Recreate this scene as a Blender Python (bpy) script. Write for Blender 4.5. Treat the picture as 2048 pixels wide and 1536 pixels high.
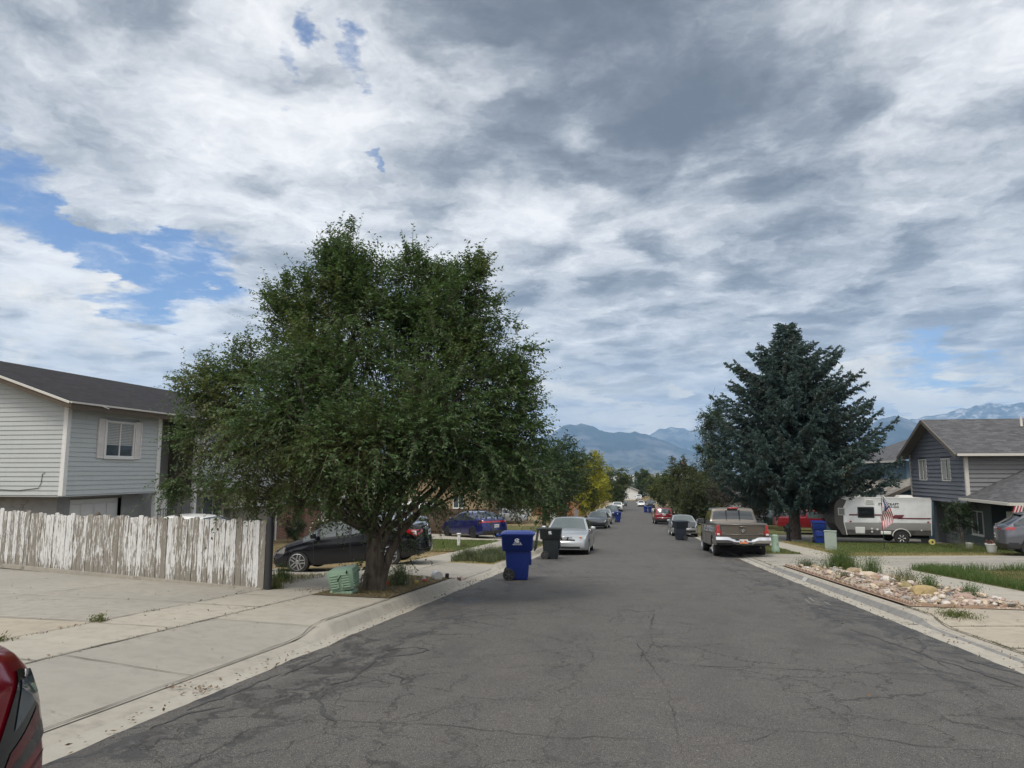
import bpy, math, random
import numpy as np
from mathutils import Vector, Matrix, noise as mnoise
R = math.radians
rnd = random.Random(7)
SC = bpy.context.scene
for _o in list(bpy.data.objects): bpy.data.objects.remove(_o)

# ---------------------------------------------------------------- camera
cam_d = bpy.data.cameras.new('camera'); cam = bpy.data.objects.new('camera', cam_d)
SC.collection.objects.link(cam); SC.camera = cam
cam_d.sensor_width = 36; cam_d.lens = 24.96; cam_d.clip_start = 0.1; cam_d.clip_end = 60000
cam.location = (0, 0, 1.53); cam.rotation_euler = (R(96.986), 0, R(9.562))

# ---------------------------------------------------------------- colour management, engine
SC.view_settings.view_transform = 'Standard'; SC.view_settings.look = 'None'
SC.view_settings.exposure = 0.12; SC.view_settings.gamma = 1
SC.render.engine = 'CYCLES'
SC.cycles.use_denoising = True
SC.cycles.max_bounces = 8; SC.cycles.diffuse_bounces = 3; SC.cycles.glossy_bounces = 4
SC.cycles.transparent_max_bounces = 8; SC.cycles.volume_bounces = 1
SC.cycles.caustics_reflective = False; SC.cycles.caustics_refractive = False

# ---------------------------------------------------------------- node helpers
class NT:
    def __init__(s, tree): s.t = tree; s.n = tree.nodes; s.l = tree.links
    def node(s, typ, **kw):
        n = s.n.new(typ)
        for k, v in kw.items():
            if k.startswith('i_'):
                key = k[2:]; key = int(key) if key.isdigit() else key.replace('_', ' ')
                s.put(n.inputs[key], v)
            else: setattr(n, k, v)
        return n
    def put(s, sock, v):
        if isinstance(v, bpy.types.NodeSocket): s.l.new(v, sock)
        elif isinstance(v, (tuple, list)) and sock.type == 'RGBA' and len(v) == 3: sock.default_value = (*v, 1)
        else: sock.default_value = v
    def math(s, op, a, b=0.0, c=None, clamp=False):
        n = s.n.new('ShaderNodeMath'); n.operation = op; n.use_clamp = clamp
        s.put(n.inputs[0], a); s.put(n.inputs[1], b)
        if c is not None: s.put(n.inputs[2], c)
        return n.outputs[0]
    def vm(s, op, a, b=(0, 0, 0), scale=None):
        n = s.n.new('ShaderNodeVectorMath'); n.operation = op
        s.put(n.inputs[0], a); s.put(n.inputs[1], b)
        if scale is not None: s.put(n.inputs['Scale'], scale)
        return n.outputs['Value'] if op in ('DOT_PRODUCT', 'LENGTH', 'DISTANCE') else n.outputs[0]
    def ramp(s, fac, stops, interp='LINEAR'):
        n = s.n.new('ShaderNodeValToRGB'); cr = n.color_ramp; cr.interpolation = interp
        while len(cr.elements) < len(stops): cr.elements.new(0.5)
        for e, (p, c) in zip(cr.elements, stops):
            e.position = p; e.color = (c, c, c, 1) if isinstance(c, (int, float)) else (*c[:3], 1)
        s.put(n.inputs[0], fac); return n.outputs[0]
    def noise(s, vec=None, scale=5, detail=4, rough=.5, dist=0, dim='3D'):
        n = s.n.new('ShaderNodeTexNoise'); n.noise_dimensions = dim
        if vec is not None: s.l.new(vec, n.inputs['Vector'])
        s.put(n.inputs['Scale'], scale); n.inputs['Detail'].default_value = detail
        n.inputs['Roughness'].default_value = rough; n.inputs['Distortion'].default_value = dist
        return n.outputs['Fac'], n.outputs['Color']
    def vor(s, vec=None, scale=5, feat='F1', rand=1.0):
        n = s.n.new('ShaderNodeTexVoronoi'); n.feature = feat
        if vec is not None: s.l.new(vec, n.inputs['Vector'])
        n.inputs['Scale'].default_value = scale; n.inputs['Randomness'].default_value = rand
        return n
    def mix(s, fac, a, b, mode='MIX'):
        n = s.n.new('ShaderNodeMix'); n.data_type = 'RGBA'; n.blend_type = mode; n.clamp_factor = True
        s.put(n.inputs['Factor'], fac); s.put(n.inputs['A'], a) if False else None
        ins = [i for i in n.inputs if i.type == 'RGBA']
        s.put(ins[0], a); s.put(ins[1], b)
        return [o for o in n.outputs if o.type == 'RGBA'][0]
    def mapr(s, v, a, b, c=0.0, d=1.0, smooth=False):
        n = s.n.new('ShaderNodeMapRange'); n.interpolation_type = 'SMOOTHSTEP' if smooth else 'LINEAR'
        s.put(n.inputs[0], v); n.inputs[1].default_value = a; n.inputs[2].default_value = b
        n.inputs[3].default_value = c; n.inputs[4].default_value = d
        return n.outputs[0]
    def mapping(s, vec, scale=(1, 1, 1), loc=(0, 0, 0), rot=(0, 0, 0)):
        n = s.n.new('ShaderNodeMapping'); s.l.new(vec, n.inputs['Vector'])
        n.inputs['Scale'].default_value = scale; n.inputs['Location'].default_value = loc; n.inputs['Rotation'].default_value = rot
        return n.outputs[0]

# ---------------------------------------------------------------- world: daylight sky with a broken cloud deck
SUN_EL, SUN_ROT = R(58), R(200)       # soft sun high behind the cloud, slightly behind the camera
W = bpy.data.worlds.new('World'); SC.world = W; W.use_nodes = True
w = NT(W.node_tree); w.n.clear()
sky = w.node('ShaderNodeTexSky', sky_type='NISHITA'); sky.sun_disc = False
sky.sun_elevation = SUN_EL; sky.sun_rotation = SUN_ROT; sky.altitude = 1400
sky.air_density = 1.3; sky.dust_density = .6; sky.ozone_density = 2.0
d = w.node('ShaderNodeTexCoord').outputs['Generated']
d = w.vm('NORMALIZE', d)
sep = w.node('ShaderNodeSeparateXYZ', i_0=d)
zc = w.math('MAXIMUM', sep.outputs[2], 0.0)
den = w.math('ADD', zc, 0.10)
uv = w.vm('DIVIDE', d, w.node('ShaderNodeCombineXYZ', i_0=den, i_1=den, i_2=den).outputs[0])
uvs = w.node('ShaderNodeSeparateXYZ', i_0=uv)
uv = w.node('ShaderNodeCombineXYZ', i_0=uvs.outputs[0], i_1=uvs.outputs[1], i_2=0.37).outputs[0]
#  ragged direction: blobs below are placed by direction, their edges torn by noise
wn, wc = w.noise(uv, 1.6, 7, .62)
wc2 = w.vm('SUBTRACT', wc, (.5, .5, .5))
dd = w.vm('NORMALIZE', w.vm('ADD', d, w.vm('SCALE', wc2, scale=SKY_TEAR if 'SKY_TEAR' in globals() else .34)))
def blob(dirv, rad, soft=.55, wt=1.0):
    dt = w.vm('DOT_PRODUCT', dd, tuple(dirv))
    return w.math('MULTIPLY', w.mapr(dt, math.cos(R(rad * (1 + soft))), math.cos(R(rad * (1 - soft))), 0, 1, True), wt)
def total(lst):
    acc = None
    for b in lst:
        o = blob(*b); acc = o if acc is None else w.math('ADD', acc, o)
    return acc
SKY_BLUE = [((-0.6807, 0.6573, 0.3234), 3.43, 0.7, 0.9), ((-0.6525, 0.6999, 0.2905), 1.82, 0.7, 0.6), ((-0.5958, 0.7672, 0.2375), 2.82, 0.7, 0.85), ((-0.6351, 0.7296, 0.2536), 2.02, 0.7, 0.8), ((-0.5401, 0.806, 0.2423), 2.02, 0.7, 0.7), ((-0.3701, 0.769, 0.5212), 1.05, 0.95, 0.78), ((-0.3098, 0.8086, 0.5001), 1.13, 0.95, 0.8), ((-0.4039, 0.7733, 0.4888), 0.61, 0.9, 0.6), ((-0.2664, 0.866, 0.4232), 0.48, 0.5, 0.6), ((0.3439, 0.9288, 0.1379), 2.82, 0.6, 0.42), ((0.4054, 0.9049, 0.1295), 3.63, 0.6, 0.45)]
SKY_DARK = [((-0.0414, 0.8347, 0.5491), 9.59, 0.6, 1.15), ((-0.0065, 0.8847, 0.4662), 4.03, 0.6, 1.0), ((0.1514, 0.8441, 0.5144), 9.59, 0.6, 0.6), ((0.2967, 0.8815, 0.3673), 8.81, 0.6, 0.45), ((-0.1074, 0.8551, 0.5073), 4.83, 0.6, 0.35), ((0.1564, 0.9077, 0.3893), 5.63, 0.6, 0.35), ((0.3974, 0.8729, 0.2831), 8.02, 0.6, 0.4), ((-0.4041, 0.8225, 0.4002), 4.43, 0.7, 0.28), ((-0.6418, 0.6482, 0.4098), 8.81, 0.7, 0.35), ((0.1268, 0.9685, 0.2145), 10.38, 0.6, 0.25), ((-0.0752, 0.9764, 0.2026), 6.43, 0.6, 0.22), ((-0.1999, 0.888, 0.4141), 4.43, 0.7, 0.25), ((0.3281, 0.9156, 0.2324), 7.22, 0.6, 0.1)]
SKY_LITE = [((-0.4917, 0.7312, 0.4729), 10.38, 0.6, 0.35), ((-0.4554, 0.7877, 0.4149), 6.03, 0.6, 0.35), ((-0.6538, 0.7351, 0.1792), 8.02, 0.6, 0.5), ((-0.1966, 0.872, 0.4483), 4.83, 0.6, 0.25), ((-0.0811, 0.9095, 0.4077), 4.43, 0.6, 0.6), ((-0.1566, 0.874, 0.4599), 2.42, 0.6, 0.5), ((0.4151, 0.7822, 0.4646), 4.43, 0.7, 0.4), ((-0.2388, 0.8505, 0.4687), 4.43, 0.6, 0.4), ((-0.5768, 0.7526, 0.3176), 4.83, 0.6, 0.3), ((0.0432, 0.9434, 0.3289), 4.83, 0.6, 0.3), ((-0.3523, 0.8266, 0.4388), 3.63, 0.6, 0.5), ((-0.6898, 0.7236, 0.0242), 8.81, 0.6, 0.4), ((0.1577, 0.9304, 0.331), 6.03, 0.6, 0.15), ((0.3021, 0.9473, 0.107), 3.22, 0.6, 0.5)]
SKY_CREAM = [((0.032, 0.997, 0.0698), 2.22, 0.6, 0.9), ((-0.043, 0.9952, 0.0881), 1.61, 0.6, 0.7), ((0.3073, 0.946, 0.1036), 2.42, 0.6, 1.0), ((0.3577, 0.9299, 0.0855), 2.82, 0.6, 0.9), ((0.4183, 0.9029, 0.0994), 2.42, 0.6, 0.7), ((-0.1124, 0.9887, 0.0991), 2.42, 0.6, 0.6), ((-0.6553, 0.7391, 0.1557), 4.83, 0.6, 0.45)]
blue = total(SKY_BLUE); dark = total(SKY_DARK); lite = total(SKY_LITE)
wp = w.vm('ADD', uv, w.vm('SCALE', w.vm('SUBTRACT', w.noise(uv, 2.2, 5, .6)[1], (.5, .5, .5)), scale=.55))
n1, _ = w.noise(w.mapping(uv, (1, 1, 1), (3.1, 1.7, 0)), 1.05, 7, .55, .2)
n2, _ = w.noise(w.mapping(wp, (1, 1, 1), (9.1, 4.4, 2)), 3.0, 9, .58, .15)
n3, _ = w.noise(w.mapping(wp, (1.0, 1.0, 1), (1.3, 8.2, 5)), 8.5, 7, .62, .1)
vc = w.node('ShaderNodeTexVoronoi', feature='SMOOTH_F1', i_Vector=wp); vc.inputs['Scale'].default_value = 3.4; vc.inputs['Smoothness'].default_value = .55
puff = w.mapr(vc.outputs['Distance'], .12, .62, 0, 1, True)          # 0 in the heart of a billow, 1 between billows
th = w.math('ADD', w.math('MULTIPLY', w.math('SUBTRACT', n1, .5), 1.55), w.math('MULTIPLY', w.math('SUBTRACT', n2, .5), 1.75))
th = w.math('ADD', th, w.math('MULTIPLY', w.math('SUBTRACT', n3, .5), 1.0))
th = w.math('ADD', th, w.math('MULTIPLY', w.math('SUBTRACT', .5, puff), .55))
th = w.math('ADD', th, w.math('MULTIPLY', dark, .40))
th = w.math('SUBTRACT', th, w.math('MULTIPLY', lite, .30))
th = w.math('ADD', w.math('MULTIPLY', th, .53), .375)
ccol = w.ramp(th, [(.02, (.98, .97, .96)), (.17, (.80, .80, .81)), (.30, (.63, .64, .66)), (.44, (.44, .46, .49)),
                   (.58, (.29, .31, .345)), (.78, (.175, .19, .22)), (1.0, (.12, .135, .16))], 'B_SPLINE')
#  towards the horizon the far clouds are creamier and lower in contrast
hz = w.mapr(zc, .0, .22, 1, 0, True)
n4, _ = w.noise(w.mapping(uv, (.55, .9, 1), (2, 2, 7)), 1.9, 8, .6, .4)
fcol = w.ramp(n4, [(.36, (.52, .56, .62)), (.50, (.80, .80, .79)), (.60, (1.15, 1.06, .90)), (.7, (1.3, 1.2, 1.02))])
fcol = w.mix(w.mapr(zc, .0, .05, 1, 0, True), fcol, (1.12, 1.08, 1.0))
ccol = w.mix(w.math('MULTIPLY', hz, .72), ccol, fcol)
cream = total(SKY_CREAM); n5, _ = w.noise(w.mapping(d, (1, 1, 2.2), (3, 1, 7)), 9, 8, .6, .3)
cm = w.mapr(w.math('ADD', cream, w.math('MULTIPLY', w.math('SUBTRACT', n5, .5), 1.6)), .35, .85, 0, 1, True)
ccol = w.mix(w.math('MULTIPLY', cm, w.mapr(cream, .05, .4)), ccol, w.ramp(n5, [(.3, (.55, .56, .58)), (.5, (.95, .88, .76)), (.7, (1.25, 1.15, .98))]))
#  the cloud deck overhead and behind the camera, where the sun sits, is brighter
sd = (math.sin(SUN_ROT) * math.cos(SUN_EL), math.cos(SUN_ROT) * math.cos(SUN_EL), math.sin(SUN_EL))
glow = w.mapr(w.vm('DOT_PRODUCT', d, sd), .45, 1.0, 1.0, 2.6, True)
ccol = w.vm('SCALE', ccol, scale=glow)
thin = w.math('ADD', w.math('MULTIPLY', w.math('SUBTRACT', n2, .5), 1.3), w.math('MULTIPLY', w.math('SUBTRACT', n3, .5), .8))
blue = w.math('MINIMUM', blue, 1.0)
bfac = w.mapr(w.math('ADD', blue, thin), .30, 1.08, 0, 1, True)
bfac = w.math('MULTIPLY', bfac, w.mapr(blue, .08, .75, 0, 1, True))
bg1 = w.node('ShaderNodeBackground', i_0=w.vm('MULTIPLY', sky.outputs[0], (.80, .95, 1.22)), i_1=.098)
bg2 = w.node('ShaderNodeBackground', i_0=ccol, i_1=1.0)
mx = w.node('ShaderNodeMixShader', i_0=bfac, i_1=bg2.outputs[0], i_2=bg1.outputs[0])
w.node('ShaderNodeOutputWorld', i_0=mx.outputs[0])
W.cycles.sampling_method = 'AUTOMATIC'

# ---------------------------------------------------------------- sun, softened by the cloud
sl = bpy.data.lights.new('sun', 'SUN'); so = bpy.data.objects.new('sun', sl); SC.collection.objects.link(so)
sl.energy = 2.1; sl.angle = R(18); sl.color = (1, .93, .82)
so.rotation_euler = Vector(sd).to_track_quat('Z', 'Y').to_euler()

# ---------------------------------------------------------------- the lie of the land
PROF = [(-80, 5.0), (0, 0), (25, -1.57), (42, -2.45), (55, -3.05), (75, -3.9), (115, -5.4), (145, -6.35), (220, -8.0), (260, -8.3), (400, -10), (9000, -75)]
def _pl(y):
    for (a, b), (c, d_) in zip(PROF, PROF[1:]):
        if y <= c: return b + (d_ - b) * (y - a) / (c - a)
    return PROF[-1][1]
_pc = {}
def P(y):
    k = round(y, 3)
    if k not in _pc: _pc[k] = sum(_pl(y + q) for q in (-3.5, -2, -.7, .7, 2, 3.5)) / 6 if y < 390 else _pl(y)
    return _pc[k]
CUTS_L = [(-30, 8.2), (16.4, 20.0), (36.5, 42), (56, 60), (84, 88)]
CUTS_R = [(-30, 11.2), (23.6, 29.0), (46, 51), (66, 70), (90, 94)]
def ss(t): t = max(0, min(1, t)); return t * t * (3 - 2 * t)
def kerb(y, cuts):
    k = 1.0
    for a, b in cuts:
        k = min(k, 1 - .78 * ss((y - a + .8) / .8) * ss((b + .8 - y) / .8))
    return k
def lerp(a, b, t): return a + (b - a) * t
def Hh(x, y):
    if x < -3.55:
        k = .15 * kerb(y, CUTS_L)
        if x > -4.0: return k if x < -3.86 else 0
        if x > -5.4: return lerp(k, .17, (-4.0 - x) / 1.4)
        if x > -6.5: return lerp(.17, .19, (-5.4 - x) / 1.1)
        return .19 + min(.10, .008 * (-6.5 - x)) - .27*ss((-6.2-x)/2.6)*ss((y-14.6)/1.6)*ss((27.5-y)/5)
    if x > 3.85:
        k = .13 * kerb(y, CUTS_R)
        if x < 4.35: return k if x > 4.15 else 0
        if x < 6.5: return lerp(k, .12, (x - 4.35) / 2.15)
        if x < 7.75: return .12
        return .12 + .03 * min(8, max(0, x - 8)) * ss((36 - y) / 10)
    return 0
def G(x, y): return P(y) + Hh(x, y)

# ---------------------------------------------------------------- mesh builder
class MB:
    def __init__(s): s.v = []; s.f = []; s.m = []; s.uv = None
    def quad(s, a, b, c, d_, m=0): i = len(s.v); s.v += [tuple(a), tuple(b), tuple(c), tuple(d_)]; s.f.append((i, i+1, i+2, i+3)); s.m.append(m); return s
    def poly(s, pts, m=0): i = len(s.v); s.v += [tuple(p) for p in pts]; s.f.append(tuple(range(i, i+len(pts)))); s.m.append(m); return s
    def box(s, x0, x1, y0, y1, z0, z1, m=0, bev=0.0, M=None):
        if bev > 0:
            b = min(bev, abs(x1-x0)*.45, abs(y1-y0)*.45, abs(z1-z0)*.45); i = len(s.v); pts = []
            for z, o in ((z0, b), (z0+b, 0), (z1-b, 0), (z1, b)):
                pts += [(x0+o+b*(o == 0), y0+o, z), (x1-o-b*(o == 0), y0+o, z), (x1-o, y0+o+b*(o == 0), z), (x1-o, y1-o-b*(o == 0), z),
                        (x1-o-b*(o == 0), y1-o, z), (x0+o+b*(o == 0), y1-o, z), (x0+o, y1-o-b*(o == 0), z), (x0+o, y0+o+b*(o == 0), z)]
            if M is not None: pts = [tuple(M @ Vector(p)) for p in pts]
            s.v += pts
            for r in range(3):
                for k in range(8):
                    a = i+r*8+k; b2 = i+r*8+(k+1) % 8; s.f.append((a, b2, b2+8, a+8)); s.m.append(m)
            s.f.append(tuple(i+k for k in reversed(range(8)))); s.f.append(tuple(i+24+k for k in range(8))); s.m += [m, m]
            return s
        i = len(s.v); pts = [(x0, y0, z0), (x1, y0, z0), (x1, y1, z0), (x0, y1, z0), (x0, y0, z1), (x1, y0, z1), (x1, y1, z1), (x0, y1, z1)]
        if M is not None: pts = [tuple(M @ Vector(p)) for p in pts]
        s.v += pts
        for q in ((0, 3, 2, 1), (4, 5, 6, 7), (0, 1, 5, 4), (1, 2, 6, 5), (2, 3, 7, 6), (3, 0, 4, 7)): s.f.append(tuple(i+k for k in q)); s.m.append(m)
        return s
    def tube(s, pts, rads, n=8, m=0, cap=True):
        pts = [Vector(p) for p in pts]
        if isinstance(rads, (int, float)): rads = [rads]*len(pts)
        i = len(s.v); up = None
        for k, p in enumerate(pts):
            t = (pts[min(k+1, len(pts)-1)] - pts[max(k-1, 0)])
            t = t.normalized() if t.length > 1e-9 else Vector((0, 0, 1))
            if up is None: up = t.orthogonal().normalized()
            up = (up - t*up.dot(t)); up = up.normalized() if up.length > 1e-6 else t.orthogonal().normalized()
            b = t.cross(up)
            for q in range(n):
                a = 2*math.pi*q/n; s.v.append(tuple(p + (up*math.cos(a)+b*math.sin(a))*rads[k]))
        for k in range(len(pts)-1):
            for q in range(n): s.f.append((i+k*n+q, i+k*n+(q+1) % n, i+(k+1)*n+(q+1) % n, i+(k+1)*n+q)); s.m.append(m)
        if cap:
            s.f.append(tuple(i+q for q in reversed(range(n)))); s.f.append(tuple(i+(len(pts)-1)*n+q for q in range(n))); s.m += [m, m]
        return s
    def lathe(s, prof, n=24, axis='z', c=(0, 0, 0), m=0):      # prof: (radius, height)
        i = len(s.v)
        for r, h in prof:
            for q in range(n):
                a = 2*math.pi*q/n; x, y = r*math.cos(a), r*math.sin(a)
                p = (x, y, h) if axis == 'z' else (h, x, y) if axis == 'x' else (x, h, y)
                s.v.append((p[0]+c[0], p[1]+c[1], p[2]+c[2]))
        for k in range(len(prof)-1):
            for q in range(n): s.f.append((i+k*n+q, i+k*n+(q+1) % n, i+(k+1)*n+(q+1) % n, i+(k+1)*n+q)); s.m.append(m)
        s.f.append(tuple(i+q for q in reversed(range(n)))); s.f.append(tuple(i+(len(prof)-1)*n+q for q in range(n))); s.m += [m, m]
        return s
    def loft(s, rings, m=0, caps=True):
        n = len(rings[0]); i = len(s.v)
        for r in rings: s.v += [tuple(p) for p in r]
        for k in range(len(rings)-1):
            for q in range(n): s.f.append((i+k*n+q, i+k*n+(q+1) % n, i+(k+1)*n+(q+1) % n, i+(k+1)*n+q)); s.m.append(m)
        if caps: s.f.append(tuple(i+q for q in reversed(range(n)))); s.f.append(tuple(i+(len(rings)-1)*n+q for q in range(n))); s.m += [m, m]
        return s
    def prism(s, pts2, d0, d1, plane='xz', m=0):     # extrude a 2-D outline
        f = {'xz': lambda p, t: (p[0], t, p[1]), 'yz': lambda p, t: (t, p[0], p[1]), 'xy': lambda p, t: (p[0], p[1], t)}[plane]
        return s.loft([[f(p, d0) for p in pts2], [f(p, d1) for p in pts2]], m)
    def strip(s, a, b, m=0):                          # two poly-lines
        i = len(s.v); n = len(a); s.v += [tuple(p) for p in a] + [tuple(p) for p in b]
        for k in range(n-1): s.f.append((i+k, i+k+1, i+n+k+1, i+n+k)); s.m.append(m)
        return s
    def add(s, o, M=None):
        i = len(s.v); s.v += [tuple(M @ Vector(p)) for p in o.v] if M is not None else o.v
        s.f += [tuple(k+i for k in q) for q in o.f]; s.m += o.m; return s
    def build(s, name, mats, parent=None, smooth=None, loc=None, fixn=False):
        me = bpy.data.meshes.new(name); me.from_pydata(s.v, [], s.f)
        if not isinstance(mats, (list, tuple)): mats = [mats]
        for q in mats: me.materials.append(q)
        if len(mats) > 1: me.polygons.foreach_set('material_index', s.m)
        if fixn or True:
            import bmesh
            bm = bmesh.new(); bm.from_mesh(me)
            if fixn: bmesh.ops.remove_doubles(bm, verts=bm.verts, dist=1e-4)
            bmesh.ops.recalc_face_normals(bm, faces=bm.faces); bm.to_mesh(me); bm.free()
        if smooth is not None:
            me.polygons.foreach_set('use_smooth', [True]*len(me.polygons)); me.set_sharp_from_angle(angle=R(smooth))
        me.update(); return link(name, me, parent, loc)
def link(name, me, parent=None, loc=None):
    o = bpy.data.objects.new(name, me); SC.collection.objects.link(o)
    if parent is not None: o.parent = parent
    if loc is not None: o.location = loc
    return o
def raw_mesh(name, V, F, mats, parent=None, mi=None, smooth=False, uvs=None):   # fast numpy path; F (n,k)
    me = bpy.data.meshes.new(name); V = np.asarray(V, dtype=np.float32); F = np.asarray(F, dtype=np.int32)
    k = F.shape[1]; me.vertices.add(len(V)); me.vertices.foreach_set('co', V.ravel())
    me.loops.add(F.size); me.loops.foreach_set('vertex_index', F.ravel())
    me.polygons.add(len(F)); me.polygons.foreach_set('loop_start', np.arange(0, F.size, k, dtype=np.int32))
    if not isinstance(mats, (list, tuple)): mats = [mats]
    for q in mats: me.materials.append(q)
    if mi is not None: me.polygons.foreach_set('material_index', np.asarray(mi, dtype=np.int32))
    if smooth: me.polygons.foreach_set('use_smooth', [True]*len(F))
    me.update(calc_edges=True); me.validate(); return link(name, me, parent)
def tag(o, label=None, cat=None, group=None, kind=None):
    if label: o['label'] = label
    if cat: o['category'] = cat
    if group: o['group'] = group
    if kind: o['kind'] = kind
    return o
def thing(name, label, cat, loc=(0, 0, 0), rz=0, group=None, rx=0, ry=0):
    o = bpy.data.objects.new(name, None); SC.collection.objects.link(o); o.location = loc; o.rotation_euler = (rx, ry, rz)
    o.empty_display_size = .2
    return tag(o, label, cat, group)
def struct(name, mb, mats, smooth=None): return tag(mb.build(name, mats, None, smooth), kind='structure')
def copy_tree(o, parent=None, **kw):
    c = o.copy(); SC.collection.objects.link(c); c.parent = parent
    for ch in [q for q in bpy.data.objects if q.parent == o]: copy_tree(ch, c)
    return c
def recopy(o, label, loc, rz=None, group=None, scale=None):
    c = copy_tree(o); c['label'] = label; c.location = loc
    if rz is not None: c.rotation_euler[2] = rz
    if group: c['group'] = group
    if scale: c.scale = scale
    return c
def text_mesh(txt, size, font_bold=False, extrude=0.0015, spacing=1.0):
    cu = bpy.data.curves.new('writing', 'FONT'); cu.body = txt; cu.size = size; cu.extrude = extrude
    cu.align_x = 'CENTER'; cu.align_y = 'CENTER'; cu.space_character = spacing; cu.resolution_u = 2
    if font_bold: cu.offset = size*.02
    o = bpy.data.objects.new('writing_tmp', cu); SC.collection.objects.link(o)
    bpy.context.view_layer.update()
    me = bpy.data.meshes.new_from_object(o.evaluated_get(bpy.context.evaluated_depsgraph_get()))
    bpy.data.objects.remove(o); bpy.data.curves.remove(cu); return me
def writing(name, txt, size, mat, parent, loc, rot, bold=True, sx=1.0, spacing=1.0):
    me = text_mesh(txt, size, bold, .0015, spacing); me.materials.clear(); me.materials.append(mat)
    o = link(name, me, parent, loc); o.rotation_euler = rot; o.scale = (sx, 1, 1); return o

# ---------------------------------------------------------------- materials
MATS = {}
def mat(name, fn=None, **kw):
    if name in MATS: return MATS[name]
    m = bpy.data.materials.new(name); m.use_nodes = True; t = NT(m.node_tree); t.n.clear()
    bs = t.node('ShaderNodeBsdfPrincipled'); t.node('ShaderNodeOutputMaterial', i_0=bs.outputs[0])
    t.bs = bs; t.obj = t.node('ShaderNodeTexCoord').outputs['Object']; t.geo = t.node('ShaderNodeNewGeometry')
    for k, v in kw.items(): t.put(bs.inputs[k.replace('_', ' ')], v)
    if fn: fn(t)
    MATS[name] = m; return m
def bump(t, h, strength=.3, dist=.02):
    b = t.node('ShaderNodeBump', i_Height=h); b.inputs['Strength'].default_value = strength; b.inputs['Distance'].default_value = dist
    t.l.new(b.outputs[0], t.bs.inputs['Normal'])
def col(t, c): t.put(t.bs.inputs['Base Color'], c)
def pos(t): return t.geo.outputs['Position']

def plain(name, c, rough=.5, metal=0.0, var=.12, scale=6, **kw):
    def f(t):
        n, _ = t.noise(t.obj, scale, 5, .6)
        col(t, t.mix(n, tuple(q*(1-var) for q in c), tuple(min(1, q*(1+var)) for q in c)))
        t.put(t.bs.inputs['Roughness'], t.mapr(n, .2, .8, max(0, rough-.08), min(1, rough+.08)))
    return mat(name, f, Metallic=metal, **kw)
def paint(name, c, metal=.35, rough=.32, dirt=.5, coat=.8):
    def f(t):
        n, _ = t.noise(t.obj, 3.2, 6, .65); n2, _ = t.noise(t.obj, 60, 3, .6)
        s_ = t.node('ShaderNodeSeparateXYZ', i_0=t.obj)
        dust = t.math('MULTIPLY', t.mapr(s_.outputs[2], .65, .15, 0, 1), t.mapr(n, .35, .7, .15, 1))
        dust = t.math('MULTIPLY', dust, dirt)
        col(t, t.mix(dust, c, (.16, .145, .125)))
        t.put(t.bs.inputs['Roughness'], t.math('ADD', t.mapr(n2, .3, .7, rough-.04, rough+.06), t.math('MULTIPLY', dust, .4)))
        t.put(t.bs.inputs['Metallic'], t.math('MULTIPLY', t.math('SUBTRACT', 1.0, dust), metal))
    return mat(name, f, **{'Coat_Weight': coat, 'Coat_Roughness': .06, 'Specular_IOR_Level': .5 if coat > .5 else .35})
def glassy(name, c=(.012, .016, .018), rough=.06):
    def f(t):
        n, _ = t.noise(t.obj, 2.3, 4, .6)
        t.put(t.bs.inputs['Roughness'], t.mapr(n, .3, .75, rough, rough+.10)); col(t, t.mix(n, c, tuple(q*1.8+.004 for q in c)))
    return mat(name, f, Specular_IOR_Level=.75, Coat_Weight=.3)

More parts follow.
